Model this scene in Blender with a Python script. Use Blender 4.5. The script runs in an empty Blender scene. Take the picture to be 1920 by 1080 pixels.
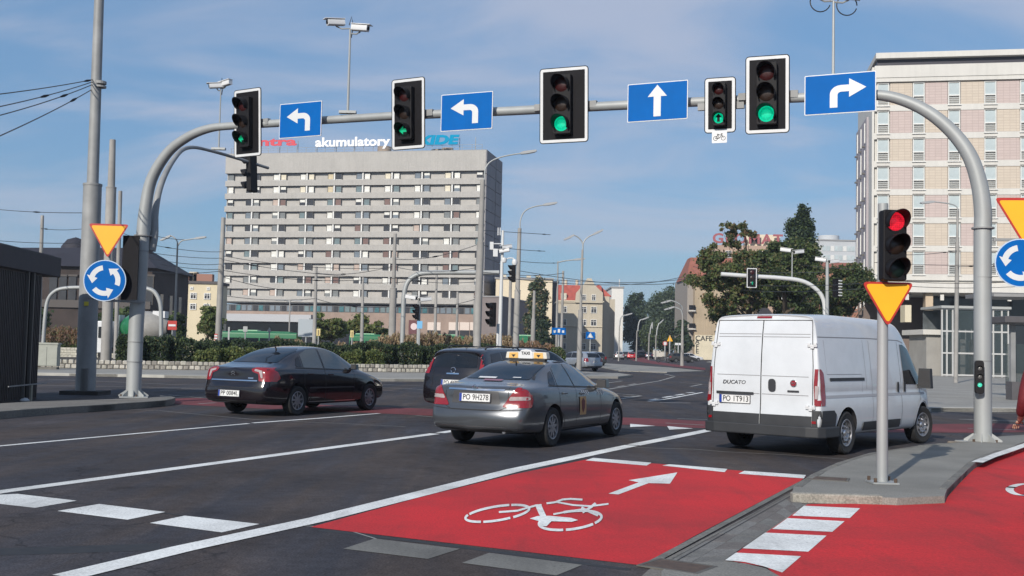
import bpy, bmesh, math, random
import numpy as np
from mathutils import Vector, Matrix
from mathutils.bvhtree import BVHTree

random.seed(7)
rng = np.random.default_rng(11)
scene = bpy.context.scene
COL = scene.collection
R = math.radians
PI = math.pi

# ------------------------------------------------------------------ camera
FPX, HORY, ROLL, CAMH = 2050.0, 654.0, 1.25, 1.58
pitch = math.atan((HORY - 540) / FPX)
cF = Vector((0, math.cos(pitch), math.sin(pitch)))
cR0 = Vector((1, 0, 0))
cU0 = cR0.cross(cF)
cR = math.cos(R(ROLL)) * cR0 + math.sin(R(ROLL)) * cU0
cU = cR.cross(cF)
CAM = Vector((0, 0, CAMH))
cam_d = bpy.data.cameras.new('camera')
cam = bpy.data.objects.new('camera', cam_d)
COL.objects.link(cam)
mw = Matrix((cR, cU, -cF)).transposed().to_4x4()
mw.translation = CAM
cam.matrix_world = mw
cam_d.sensor_width = 36.0
cam_d.lens = FPX / 1920 * 36.0
cam_d.clip_start = 0.1
cam_d.clip_end = 6000
scene.camera = cam

# ------------------------------------------------------------------ light
SUN_EL, SUN_AZ = R(27.0), math.atan2(1.87, 3.75)     # light travels towards +x +y
tr = Vector((math.sin(SUN_AZ) * math.cos(SUN_EL), math.cos(SUN_AZ) * math.cos(SUN_EL), -math.sin(SUN_EL)))
sd = bpy.data.lights.new('sun', 'SUN')
sd.energy = 4.6
sd.angle = R(0.53)
sd.color = (1.0, 0.93, 0.83)
sun = bpy.data.objects.new('sun', sd)
COL.objects.link(sun)
sun.rotation_euler = tr.to_track_quat('-Z', 'Y').to_euler()
sun.location = (-20, -40, 40)

world = bpy.data.worlds.new('World')
scene.world = world
world.use_nodes = True
wn, wl = world.node_tree.nodes, world.node_tree.links
wn.clear()
wo = wn.new('ShaderNodeOutputWorld')
bg = wn.new('ShaderNodeBackground')
sky = wn.new('ShaderNodeTexSky')
sky.sky_type = 'NISHITA'
sky.sun_disc = False
sky.sun_elevation = SUN_EL
sky.sun_rotation = SUN_AZ + PI
sky.air_density = 1.15
sky.dust_density = 0.25
sky.ozone_density = 1.6
tc = wn.new('ShaderNodeTexCoord')
sep = wn.new('ShaderNodeSeparateXYZ')
wl.new(tc.outputs['Generated'], sep.inputs[0])
def wm(op, a, b=None, c=None):
    n = wn.new('ShaderNodeMath'); n.operation = op
    for i, v in enumerate((a, b, c)):
        if v is None: continue
        if isinstance(v, (int, float)): n.inputs[i].default_value = v
        else: wl.new(v, n.inputs[i])
    return n.outputs[0]
zc = wm('ADD', wm('MAXIMUM', sep.outputs['Z'], 0.0), 0.22)
comb = wn.new('ShaderNodeCombineXYZ')
wl.new(wm('DIVIDE', sep.outputs['X'], zc), comb.inputs[0])
wl.new(wm('MULTIPLY', wm('DIVIDE', sep.outputs['Y'], zc), 1.0), comb.inputs[1])
mp = wn.new('ShaderNodeMapping')
mp.inputs['Rotation'].default_value = (0, 0, R(28))
mp.inputs['Scale'].default_value = (0.8, 1.5, 1)
wl.new(comb.outputs[0], mp.inputs[0])
nz = wn.new('ShaderNodeTexNoise')
nz.inputs['Scale'].default_value = 1.5
nz.inputs['Detail'].default_value = 7
nz.inputs['Roughness'].default_value = 0.52
nz.inputs['Distortion'].default_value = 0.5
wl.new(mp.outputs[0], nz.inputs['Vector'])
cr = wn.new('ShaderNodeValToRGB')
cr.color_ramp.interpolation = 'EASE'
cr.color_ramp.elements[0].position = 0.37
cr.color_ramp.elements[0].color = (0, 0, 0, 1)
cr.color_ramp.elements[1].position = 0.63
cr.color_ramp.elements[1].color = (0.62, 0.62, 0.62, 1)
wl.new(nz.outputs['Fac'], cr.inputs[0])
hz = wm('MULTIPLY', cr.outputs[0], wm('MINIMUM', wm('MULTIPLY', wm('MAXIMUM', sep.outputs['Z'], 0.0), 7.0), 1.0))
mixc = wn.new('ShaderNodeMix'); mixc.data_type = 'RGBA'
wl.new(hz, mixc.inputs['Factor'])
tint = wn.new('ShaderNodeMix'); tint.data_type = 'RGBA'; tint.blend_type = 'MULTIPLY'
tint.inputs['Factor'].default_value = 1.0
SKYTINT = (0.80, 0.96, 1.10, 1)
tint.inputs['B'].default_value = SKYTINT
wl.new(sky.outputs[0], tint.inputs['A'])
veil = wn.new('ShaderNodeMix'); veil.data_type = 'RGBA'      # thin even high haze over the whole sky
veil.inputs['Factor'].default_value = 0.62
veil.inputs['B'].default_value = (1.75, 3.4, 6.0, 1)
wl.new(tint.outputs['Result'], veil.inputs['A'])
wl.new(veil.outputs['Result'], mixc.inputs['A'])
mixc.inputs['B'].default_value = (5.6, 5.8, 6.9, 1)
wl.new(mixc.outputs['Result'], bg.inputs['Color'])
bg.inputs['Strength'].default_value = 0.098
wl.new(bg.outputs[0], wo.inputs[0])

scene.render.engine = 'CYCLES'
scene.view_settings.view_transform = 'Standard'
scene.view_settings.look = 'None'
scene.view_settings.exposure = 0.0
scene.view_settings.gamma = 1.0
scene.view_settings.use_curve_mapping = False

# ------------------------------------------------------------------ photo rays to places
def ray(px, py):
    return cF * FPX + cR * (px - 960) + cU * (540 - py)
def G(px, py, z=0.0):
    d = ray(px, py); t = (z - CAMH) / d.z
    return CAM + d * t
def A(px, py, Y):
    d = ray(px, py)
    return CAM + d * (Y / d.y)
def onplane(px, py, p, q):
    """where the ray meets the vertical plane through p and q"""
    n = Vector((q.y - p.y, -(q.x - p.x), 0)); d = ray(px, py)
    return CAM + d * ((p - CAM).dot(n) / d.dot(n))

# ------------------------------------------------------------------ materials
MATS = {}
def M(name, col=(0.5, 0.5, 0.5), rough=0.6, metal=0.0, var=0.0, vscale=3.0, bump=0.0, bscale=40.0,
      emit=None, estr=1.0, coat=0.0, spec=0.5, trans=0.0, detail=4.0, streak=0.0, world_space=False, col2=None, alpha=None, speck=0.0):
    if name in MATS: return MATS[name]
    m = bpy.data.materials.new(name); m.use_nodes = True
    nt = m.node_tree; N, L = nt.nodes, nt.links
    b = N['Principled BSDF']
    b.inputs['Base Color'].default_value = (*col, 1)
    b.inputs['Roughness'].default_value = rough
    b.inputs['Metallic'].default_value = metal
    b.inputs['Specular IOR Level'].default_value = spec
    b.inputs['Coat Weight'].default_value = coat
    b.inputs['Coat Roughness'].default_value = 0.04
    if trans: b.inputs['Transmission Weight'].default_value = trans
    if emit:
        b.inputs['Emission Color'].default_value = (*emit, 1)
        b.inputs['Emission Strength'].default_value = estr
    need = var > 0 or bump > 0 or streak > 0 or speck > 0
    if need:
        if world_space:
            g = N.new('ShaderNodeNewGeometry'); co = g.outputs['Position']
        else:
            t = N.new('ShaderNodeTexCoord'); co = t.outputs['Object']
    last = None
    if var > 0:
        n = N.new('ShaderNodeTexNoise'); n.inputs['Scale'].default_value = vscale
        n.inputs['Detail'].default_value = detail; n.inputs['Roughness'].default_value = 0.6
        L.new(co, n.inputs['Vector'])
        rmp = N.new('ShaderNodeMapRange')
        rmp.inputs['From Min'].default_value = 0.3; rmp.inputs['From Max'].default_value = 0.7
        L.new(n.outputs['Fac'], rmp.inputs['Value'])
        mx = N.new('ShaderNodeMix'); mx.data_type = 'RGBA'
        c2 = col2 if col2 else tuple(min(1, c * (1 + var)) for c in col)
        c1 = col if col2 else tuple(c * (1 - var) for c in col)
        mx.inputs['A'].default_value = (*c1, 1); mx.inputs['B'].default_value = (*c2, 1)
        L.new(rmp.outputs[0], mx.inputs['Factor'])
        last = mx.outputs['Result']
        rr = N.new('ShaderNodeMapRange')
        rr.inputs['To Min'].default_value = max(0.02, rough - 0.12 * var * 2); rr.inputs['To Max'].default_value = min(1, rough + 0.12 * var * 2)
        L.new(n.outputs['Fac'], rr.inputs['Value']); L.new(rr.outputs[0], b.inputs['Roughness'])
    if speck > 0:
        n = N.new('ShaderNodeTexNoise'); n.inputs['Scale'].default_value = bscale
        n.inputs['Detail'].default_value = 2
        L.new(co, n.inputs['Vector'])
        rmp = N.new('ShaderNodeMapRange'); rmp.inputs['From Min'].default_value = 0.35; rmp.inputs['From Max'].default_value = 0.65
        rmp.inputs['To Min'].default_value = 1 - speck; rmp.inputs['To Max'].default_value = 1 + speck
        L.new(n.outputs['Fac'], rmp.inputs['Value'])
        mx = N.new('ShaderNodeMix'); mx.data_type = 'RGBA'; mx.blend_type = 'MULTIPLY'; mx.inputs['Factor'].default_value = 1
        cc = N.new('ShaderNodeCombineXYZ')
        for i in range(3): L.new(rmp.outputs[0], cc.inputs[i])
        if last is None: mx.inputs['A'].default_value = (*col, 1)
        else: L.new(last, mx.inputs['A'])
        L.new(cc.outputs[0], mx.inputs['B']); last = mx.outputs['Result']
    if streak > 0:
        mpn = N.new('ShaderNodeMapping'); mpn.inputs['Scale'].default_value = (2.2, 2.2, 0.16)
        L.new(co, mpn.inputs[0])
        n = N.new('ShaderNodeTexNoise'); n.inputs['Scale'].default_value = 1.6; n.inputs['Detail'].default_value = 5
        L.new(mpn.outputs[0], n.inputs['Vector'])
        rmp = N.new('ShaderNodeMapRange'); rmp.inputs['From Min'].default_value = 0.4; rmp.inputs['From Max'].default_value = 0.75
        rmp.inputs['To Min'].default_value = 1.0; rmp.inputs['To Max'].default_value = 1 - streak
        L.new(n.outputs['Fac'], rmp.inputs['Value'])
        mx = N.new('ShaderNodeMix'); mx.data_type = 'RGBA'; mx.blend_type = 'MULTIPLY'; mx.inputs['Factor'].default_value = 1
        if last is None: mx.inputs['A'].default_value = (*col, 1)
        else: L.new(last, mx.inputs['A'])
        cc = N.new('ShaderNodeCombineXYZ')
        for i in range(3): L.new(rmp.outputs[0], cc.inputs[i])
        L.new(cc.outputs[0], mx.inputs['B']); last = mx.outputs['Result']
    if last is not None: L.new(last, b.inputs['Base Color'])
    if bump > 0:
        n = N.new('ShaderNodeTexNoise'); n.inputs['Scale'].default_value = bscale; n.inputs['Detail'].default_value = 3
        L.new(co, n.inputs['Vector'])
        bp = N.new('ShaderNodeBump'); bp.inputs['Strength'].default_value = bump; bp.inputs['Distance'].default_value = 0.02
        L.new(n.outputs['Fac'], bp.inputs['Height']); L.new(bp.outputs[0], b.inputs['Normal'])
    MATS[name] = m
    return m

def asphalt_mat(name, base, warm, patch=0.35, stain=None):
    m = bpy.data.materials.new(name); m.use_nodes = True
    N, L = m.node_tree.nodes, m.node_tree.links
    b = N['Principled BSDF']; b.inputs['Specular IOR Level'].default_value = 0.22
    g = N.new('ShaderNodeNewGeometry'); co = g.outputs['Position']
    def noise(scale, det=4, vec=None, rough=0.6):
        n = N.new('ShaderNodeTexNoise'); n.inputs['Scale'].default_value = scale; n.inputs['Detail'].default_value = det
        n.inputs['Roughness'].default_value = rough
        L.new(vec or co, n.inputs['Vector']); return n.outputs['Fac']
    def mr(v, a, b_, c, d):
        n = N.new('ShaderNodeMapRange'); n.inputs['From Min'].default_value = a; n.inputs['From Max'].default_value = b_
        n.inputs['To Min'].default_value = c; n.inputs['To Max'].default_value = d; L.new(v, n.inputs['Value']); return n.outputs[0]
    def mul(a, v):
        mx = N.new('ShaderNodeMix'); mx.data_type = 'RGBA'; mx.blend_type = 'MULTIPLY'; mx.inputs['Factor'].default_value = 1
        L.new(a, mx.inputs['A']); cc = N.new('ShaderNodeCombineXYZ')
        for i in range(3): L.new(v, cc.inputs[i])
        L.new(cc.outputs[0], mx.inputs['B']); return mx.outputs['Result']
    mpn = N.new('ShaderNodeMapping'); mpn.inputs['Rotation'].default_value = (0, 0, R(40)); mpn.inputs['Scale'].default_value = (1.1, 0.12, 1)
    L.new(co, mpn.inputs[0])
    lane = noise(0.9, 5, mpn.outputs[0])
    mx = N.new('ShaderNodeMix'); mx.data_type = 'RGBA'
    mx.inputs['A'].default_value = (*base, 1); mx.inputs['B'].default_value = (*warm, 1)
    L.new(mr(lane, 0.40, 0.60, 0, 1), mx.inputs['Factor'])
    c = mul(mx.outputs['Result'], mr(noise(0.35, 5), 0.3, 0.7, 1 - patch, 1 + patch))
    c = mul(c, mr(noise(55, 2), 0.35, 0.65, 0.60, 1.5))
    c = mul(c, mr(noise(9, 4), 0.35, 0.68, 0.86, 1.2))
    c = mul(c, mr(noise(1.3, 5), 0.58, 0.70, 1.0, 0.66))
    c = mul(c, mr(noise(2.2, 5, mpn.outputs[0]), 0.52, 0.72, 1.0, 1.38))
    c = mul(c, mr(noise(6.5, 2), 0.70, 0.74, 1.0, 0.6))
    v = N.new('ShaderNodeTexVoronoi'); v.feature = 'DISTANCE_TO_EDGE'; v.inputs['Scale'].default_value = 0.16
    nd = N.new('ShaderNodeMix'); nd.data_type = 'VECTOR'; 
    n2 = N.new('ShaderNodeTexNoise'); n2.inputs['Scale'].default_value = 1.5; n2.inputs['Detail'].default_value = 4
    L.new(co, n2.inputs['Vector'])
    va = N.new('ShaderNodeVectorMath'); va.operation = 'ADD'
    L.new(co, va.inputs[0]); L.new(n2.outputs['Color'], va.inputs[1]); L.new(va.outputs[0], v.inputs['Vector'])
    c = mul(c, mr(v.outputs['Distance'], 0.0, 0.003, 0.45, 1.0))
    L.new(c, b.inputs['Base Color'])
    L.new(mr(noise(2.0, 4), 0.3, 0.7, 0.72, 0.92), b.inputs['Roughness'])
    bp = N.new('ShaderNodeBump'); bp.inputs['Strength'].default_value = 0.35; bp.inputs['Distance'].default_value = 0.006
    L.new(noise(110, 3), bp.inputs['Height']); L.new(bp.outputs[0], b.inputs['Normal'])
    MATS[name] = m
    return m

def worn_paint(name, col, under, wear=0.5, dirt=0.15):
    """road paint with small chips showing the asphalt, dust and tyre smears"""
    m = bpy.data.materials.new(name); m.use_nodes = True
    N, L = m.node_tree.nodes, m.node_tree.links
    b = N['Principled BSDF']; b.inputs['Roughness'].default_value = 0.8; b.inputs['Specular IOR Level'].default_value = 0.15
    g = N.new('ShaderNodeNewGeometry'); co = g.outputs['Position']
    def noise(scale, det=4, vec=None):
        n = N.new('ShaderNodeTexNoise'); n.inputs['Scale'].default_value = scale; n.inputs['Detail'].default_value = det
        n.inputs['Roughness'].default_value = 0.65
        L.new(vec or co, n.inputs['Vector']); return n.outputs['Fac']
    def mr(v, a, b_, c, d):
        n = N.new('ShaderNodeMapRange'); n.inputs['From Min'].default_value = a; n.inputs['From Max'].default_value = b_
        n.inputs['To Min'].default_value = c; n.inputs['To Max'].default_value = d; L.new(v, n.inputs['Value']); return n.outputs[0]
    mpn = N.new('ShaderNodeMapping'); mpn.inputs['Rotation'].default_value = (0, 0, R(32)); mpn.inputs['Scale'].default_value = (1.3, 0.2, 1)
    L.new(co, mpn.inputs[0])
    mx = N.new('ShaderNodeMix'); mx.data_type = 'RGBA'
    mx.inputs['A'].default_value = (*[c * (1 + dirt) for c in col], 1); mx.inputs['B'].default_value = (*[(c * .55 + u_ * .45) * (1 - dirt * .5) for c, u_ in zip(col, under)], 1)
    av = N.new('ShaderNodeMath'); av.operation = 'ADD'; av.use_clamp = True
    L.new(mr(noise(0.55, 6), 0.40, 0.70, 0, .8), av.inputs[0]); L.new(mr(noise(1.6, 5, mpn.outputs[0]), 0.52, 0.75, 0, .55), av.inputs[1])
    L.new(av.outputs[0], mx.inputs['Factor'])
    sp = N.new('ShaderNodeMix'); sp.data_type = 'RGBA'; sp.blend_type = 'MULTIPLY'; sp.inputs['Factor'].default_value = 1
    cc = N.new('ShaderNodeCombineXYZ'); g1 = mr(noise(48, 3), 0.35, 0.65, 0.84, 1.14)
    for i in range(3): L.new(g1, cc.inputs[i])
    L.new(mx.outputs['Result'], sp.inputs['A']); L.new(cc.outputs[0], sp.inputs['B'])
    m2 = N.new('ShaderNodeMix'); m2.data_type = 'RGBA'
    L.new(sp.outputs['Result'], m2.inputs['A']); m2.inputs['B'].default_value = (*under, 1)
    n1 = N.new('ShaderNodeMath'); n1.operation = 'MULTIPLY'
    L.new(mr(noise(38, 5), 0.58, 0.66, 0, 1), n1.inputs[0]); L.new(mr(noise(1.7, 3), 0.42, 0.7, 0, wear), n1.inputs[1])
    L.new(n1.outputs[0], m2.inputs['Factor'])
    L.new(m2.outputs['Result'], b.inputs['Base Color'])
    bp = N.new('ShaderNodeBump'); bp.inputs['Strength'].default_value = 0.2; bp.inputs['Distance'].default_value = 0.004
    L.new(noise(90, 3), bp.inputs['Height']); L.new(bp.outputs[0], b.inputs['Normal'])
    MATS[name] = m
    return m

# ------------------------------------------------------------------ mesh builder
class MB:
    def __init__(s): s.v = []; s.f = []; s.m = []; s.cur = 0
    def mi(s, i): s.cur = i; return s
    def add(s, vs, fs):
        o = len(s.v); s.v += [tuple(v) for v in vs]
        for f in fs: s.f.append(tuple(o + i for i in f)); s.m.append(s.cur)
        return s
    def box(s, c, d, rz=0.0, mat=None, taper=1.0):
        x, y, z = (k / 2 for k in d); vs = []
        for sz in (-1, 1):
            t = taper if sz > 0 else 1
            for sx, sy in ((-1, -1), (1, -1), (1, 1), (-1, 1)):
                vs.append(Vector((sx * x * t, sy * y * t, sz * z)))
        m = mat if mat is not None else Matrix.Rotation(rz, 3, 'Z')
        vs = [m @ v + Vector(c) for v in vs]
        return s.add(vs, [(3, 2, 1, 0), (4, 5, 6, 7), (0, 1, 5, 4), (1, 2, 6, 5), (2, 3, 7, 6), (3, 0, 4, 7)])
    def tube(s, pts, rad, n=10, caps=True):
        pts = [Vector(p) for p in pts]
        if isinstance(rad, (int, float)): rad = [rad] * len(pts)
        vs = []; up = None
        for i, p in enumerate(pts):
            d = (pts[min(i + 1, len(pts) - 1)] - pts[max(i - 1, 0)]).normalized()
            if up is None: up = Vector((0, 0, 1)) if abs(d.z) < 0.9 else Vector((0, 1, 0))
            a = d.cross(up)
            if a.length < 1e-4: up = Vector((1, 0, 0)); a = d.cross(up)
            a.normalize(); b = a.cross(d).normalized(); up = b
            for k in range(n):
                t = 2 * PI * k / n
                vs.append(p + (a * math.cos(t) + b * math.sin(t)) * rad[i])
        fs = []
        for i in range(len(pts) - 1):
            for k in range(n):
                k2 = (k + 1) % n
                fs.append((i * n + k, i * n + k2, (i + 1) * n + k2, (i + 1) * n + k))
        if caps:
            fs.append(tuple(range(n))[::-1]); fs.append(tuple((len(pts) - 1) * n + k for k in range(n)))
        return s.add(vs, fs)
    def cyl(s, c, r, h, n=16, axis='Z', r2=None, r_y=1.0):
        c = Vector(c); ax = {'X': Vector((1, 0, 0)), 'Y': Vector((0, 1, 0)), 'Z': Vector((0, 0, 1))}[axis]
        return s.tube([c - ax * h / 2, c + ax * h / 2], [r, r if r2 is None else r2], n)
    def prism(s, poly, z0, z1):
        n = len(poly)
        ar = sum(poly[i][0] * poly[(i + 1) % n][1] - poly[(i + 1) % n][0] * poly[i][1] for i in range(n))
        if ar < 0: poly = poly[::-1]
        vs = [(p[0], p[1], z0) for p in poly] + [(p[0], p[1], z1) for p in poly]
        fs = [tuple(range(n))[::-1], tuple(range(n, 2 * n))]
        for i in range(n):
            j = (i + 1) % n; fs.append((i, j, n + j, n + i))
        return s.add(vs, fs)
    def plate(s, poly, o, ux, uy, th):
        """2-D outline poly in the plane (ux, uy) at o, thickness th along ux x uy"""
        o, ux, uy = Vector(o), Vector(ux), Vector(uy); nrm = ux.cross(uy).normalized()
        n = len(poly)
        ar = sum(poly[i][0] * poly[(i + 1) % n][1] - poly[(i + 1) % n][0] * poly[i][1] for i in range(n))
        if ar < 0: poly = poly[::-1]
        a = [o + ux * p[0] + uy * p[1] for p in poly]
        vs = a + [v + nrm * th for v in a]
        fs = [tuple(range(n))[::-1], tuple(range(n, 2 * n))]
        for i in range(n):
            j = (i + 1) % n; fs.append((i, j, n + j, n + i))
        return s.add(vs, fs)
    def sheet(s, poly, z):
        n = len(poly)
        ar = sum(poly[i][0] * poly[(i + 1) % n][1] - poly[(i + 1) % n][0] * poly[i][1] for i in range(n))
        if ar < 0: poly = poly[::-1]
        return s.add([(p[0], p[1], z) for p in poly], [tuple(range(n))])
    def ribbon(s, pts, w, z):
        pts = [Vector((p[0], p[1], 0)) for p in pts]; vs = []
        if isinstance(w, (int, float)): w = [w] * len(pts)
        for i, p in enumerate(pts):
            d = (pts[min(i + 1, len(pts) - 1)] - pts[max(i - 1, 0)]).normalized()
            nn = Vector((-d.y, d.x, 0)) * (w[i] / 2)
            vs += [(p.x + nn.x, p.y + nn.y, z), (p.x - nn.x, p.y - nn.y, z)]
        return s.add(vs, [(2 * i, 2 * i + 1, 2 * i + 3, 2 * i + 2) for i in range(len(pts) - 1)])
    def lathe(s, prof, c, axis='Z', n=24, closed=False):
        c = Vector(c); vs = []; P = len(prof)
        for k in range(n):
            t = 2 * PI * k / n
            for r, h in prof:
                if axis == 'Z': v = Vector((r * math.cos(t), r * math.sin(t), h))
                elif axis == 'Y': v = Vector((r * math.cos(t), h, r * math.sin(t)))
                else: v = Vector((h, r * math.cos(t), r * math.sin(t)))
                vs.append(c + v)
        fs = []
        for k in range(n):
            k2 = (k + 1) % n
            for i in range(P - (0 if closed else 1)):
                j = (i + 1) % P
                fs.append((k * P + i, k2 * P + i, k2 * P + j, k * P + j))
        return s.add(vs, fs)
    def mesh(s, name, mats, smooth=False, recalc=True):
        me = bpy.data.meshes.new(name)
        me.from_pydata(s.v, [], s.f)
        if not isinstance(mats, (list, tuple)): mats = [mats]
        for m in mats: me.materials.append(m)
        if len(mats) > 1: me.polygons.foreach_set('material_index', s.m)
        if recalc:
            bm = bmesh.new(); bm.from_mesh(me); bmesh.ops.recalc_face_normals(bm, faces=bm.faces); bm.to_mesh(me); bm.free()
        if smooth:
            me.polygons.foreach_set('use_smooth', [True] * len(me.polygons))
            me.set_sharp_from_angle(angle=R(smooth if not isinstance(smooth, bool) else 38))
        me.update()
        return me
    def build(s, name, mats, parent=None, smooth=False, bevel=0.0, recalc=True):
        ob = bpy.data.objects.new(name, s.mesh(name, mats, smooth, recalc))
        COL.objects.link(ob)
        if parent: ob.parent = parent
        if bevel:
            bv = ob.modifiers.new('bevel', 'BEVEL'); bv.width = bevel; bv.segments = 2; bv.limit_method = 'ANGLE'; bv.angle_limit = R(40)
        return ob

def inst(name, mesh, parent=None, loc=(0, 0, 0), rz=0.0, scale=None, rot=None):
    o = bpy.data.objects.new(name, mesh); COL.objects.link(o)
    if parent: o.parent = parent
    o.location = loc
    o.rotation_euler = rot if rot else (0, 0, rz)
    if scale: o.scale = scale
    return o
def tag(o, label=None, cat=None, group=None, kind=None):
    if label: o['label'] = label
    if cat: o['category'] = cat
    if group: o['group'] = group
    if kind: o['kind'] = kind
    return o
def thing(name, loc=(0, 0, 0), rz=0.0, label=None, cat=None, group=None, rot=None):
    o = bpy.data.objects.new(name, None); COL.objects.link(o)
    o.location = loc; o.rotation_euler = rot if rot else (0, 0, rz); o.empty_display_size = 0.3
    return tag(o, label, cat, group)
def struct(o): o['kind'] = 'structure'; return o
def stuff(o): o['kind'] = 'stuff'; return o
def copy_tree(o, parent=None, suffix=None):
    c = o.copy(); COL.objects.link(c)
    c.parent = parent
    for ch in list(o.children): copy_tree(ch, c)
    return c

def textmesh(txt, size, depth=0.004, bold=0.0, align='CENTER', res=3, shear=0.0, spacing=1.0):
    cu = bpy.data.curves.new('lettering', 'FONT'); cu.body = txt; cu.size = size; cu.extrude = depth / 2
    cu.align_x = align; cu.align_y = 'CENTER'; cu.offset = bold; cu.resolution_u = res; cu.shear = shear; cu.space_character = spacing
    ob = bpy.data.objects.new('lettering_tmp', cu); COL.objects.link(ob)
    bpy.context.view_layer.update()
    me = bpy.data.meshes.new_from_object(ob.evaluated_get(bpy.context.evaluated_depsgraph_get()))
    bpy.data.objects.remove(ob)
    return me
def text(txt, size, mat, parent, loc, rot, depth=0.004, bold=0.0, name='lettering', align='CENTER', sx=1.0, shear=0.0, spacing=1.0):
    me = textmesh(txt, size, depth, bold, align, shear=shear, spacing=spacing); me.name = name
    me.materials.clear(); me.materials.append(mat)
    o = inst(name, me, parent, loc, rot=rot)
    o.scale = (sx, 1, 1)
    return o

def chaikin(poly, n=1, closed=True):
    for _ in range(n):
        out = []
        m = len(poly)
        for i in range(m if closed else m - 1):
            a, b = poly[i], poly[(i + 1) % m]
            out.append((a[0] * .75 + b[0] * .25, a[1] * .75 + b[1] * .25)); out.append((a[0] * .25 + b[0] * .75, a[1] * .25 + b[1] * .75))
        if not closed: out = [poly[0]] + out + [poly[-1]]
        poly = out
    return poly
def rrect(w, h, r, n=4, cx=0, cy=0):
    out = []
    for qx, qy, a0 in ((1, 1, 0), (-1, 1, 90), (-1, -1, 180), (1, -1, 270)):
        for k in range(n + 1):
            a = R(a0 + 90 * k / n)
            out.append((cx + qx * (w / 2 - r) + r * math.cos(a), cy + qy * (h / 2 - r) + r * math.sin(a)))
    return out

# leaf clouds --------------------------------------------------------
def leafmesh(name, P, size, mats, w, elong=1.0, up=0.0, jitter=0.35, mi=None):
    """P (n,3) numpy points; one small leaf quad at each with a random turn; w = material weights"""
    n = len(P)
    a = rng.normal(size=(n, 3)); a[:, 2] += up * 2; a /= np.linalg.norm(a, axis=1)[:, None]
    b = rng.normal(size=(n, 3)); b -= (b * a).sum(1)[:, None] * a; b /= np.linalg.norm(b, axis=1)[:, None]
    s = size * (1 + jitter * rng.uniform(-1, 1, size=n))[:, None]
    a = a * s * 0.5 * elong; b = b * s * 0.5
    c = np.cross(a, b); c = c / np.linalg.norm(c, axis=1)[:, None] * s * 0.12
    V = np.stack([P - a, P + b * .8 + c, P + a, P - b * .8 + c], axis=1).reshape(-1, 3)
    me = bpy.data.meshes.new(name)
    me.vertices.add(4 * n); me.vertices.foreach_set('co', V.astype(np.float32).ravel())
    me.loops.add(4 * n); me.loops.foreach_set('vertex_index', np.arange(4 * n, dtype=np.int32))
    me.polygons.add(n); me.polygons.foreach_set('loop_start', np.arange(0, 4 * n, 4, dtype=np.int32))
    me.polygons.foreach_set('loop_total', np.full(n, 4, dtype=np.int32))
    for m in mats: me.materials.append(m)
    me.polygons.foreach_set('material_index', (rng.choice(len(mats), size=n, p=np.array(w) / sum(w)) if mi is None else mi).astype(np.int32))
    me.update(calc_edges=True)
    return me
def leaf_mat(name, col, trans=0.25):
    if name in MATS: return MATS[name]
    m = bpy.data.materials.new(name); m.use_nodes = True
    N, L = m.node_tree.nodes, m.node_tree.links
    b = N['Principled BSDF']; b.inputs['Roughness'].default_value = 0.6; b.inputs['Specular IOR Level'].default_value = 0.3
    g = N.new('ShaderNodeNewGeometry')
    n = N.new('ShaderNodeTexNoise'); n.inputs['Scale'].default_value = 1.1; n.inputs['Detail'].default_value = 3
    L.new(g.outputs['Position'], n.inputs['Vector'])
    mx = N.new('ShaderNodeMix'); mx.data_type = 'RGBA'
    mx.inputs['A'].default_value = (*[c * 0.7 for c in col], 1); mx.inputs['B'].default_value = (*[c * 1.35 for c in col], 1)
    L.new(n.outputs['Fac'], mx.inputs['Factor']); L.new(mx.outputs['Result'], b.inputs['Base Color'])
    t = N.new('ShaderNodeBsdfTranslucent'); L.new(mx.outputs['Result'], t.inputs['Color'])
    ms = N.new('ShaderNodeMixShader'); ms.inputs[0].default_value = trans
    L.new(b.outputs[0], ms.inputs[1]); L.new(t.outputs[0], ms.inputs[2]); L.new(ms.outputs[0], N['Material Output'].inputs[0])
    MATS[name] = m
    return m
# ================================================================== GROUND
ASPH = asphalt_mat('asphalt', (0.040, 0.040, 0.048), (0.056, 0.045, 0.041), patch=.30)
WHITE = worn_paint('road_paint_white', (0.70, 0.71, 0.69), (0.13, 0.13, 0.125), wear=1.0)
WHITE_OLD = worn_paint('road_paint_faded', (0.30, 0.30, 0.285), (0.07, 0.07, 0.07), wear=0.95)
GREYP = worn_paint('road_paint_blacked_out', (0.17, 0.168, 0.155), (0.07, 0.07, 0.07), wear=0.9)
REDL = worn_paint('red_cycle_surface', (0.47, 0.028, 0.032), (0.19, 0.06, 0.06), wear=0.8, dirt=0.22)
REDF = worn_paint('red_cycle_surface_worn', (0.16, 0.045, 0.05), (0.07, 0.05, 0.05), wear=0.9, dirt=0.2)
TAR = M('tar_seam', (0.022, 0.022, 0.024), 0.7, var=0.3, vscale=8, world_space=True)
PAVE = M('concrete_pavement', (0.205, 0.20, 0.18), 0.85, var=0.18, vscale=0.9, bump=0.3, bscale=60, world_space=True, speck=0.2)
PAVE_D = M('dark_pavement', (0.17, 0.158, 0.14), 0.85, var=0.2, vscale=1.2, bump=0.3, bscale=50, world_space=True, speck=0.2)
PAVE_L = M('light_pavement', (0.27, 0.26, 0.235), 0.85, var=0.15, vscale=0.6, bump=0.2, bscale=30, world_space=True, speck=0.15)
SLAB = [M('paving_slab_%s' % n, c, 0.85, var=0.15, vscale=5, bump=0.3, bscale=70, world_space=True, speck=0.22) for n, c in
        (('a', (0.15, 0.146, 0.135)), ('b', (0.135, 0.122, 0.112)), ('c', (0.17, 0.165, 0.155)))]
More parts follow.
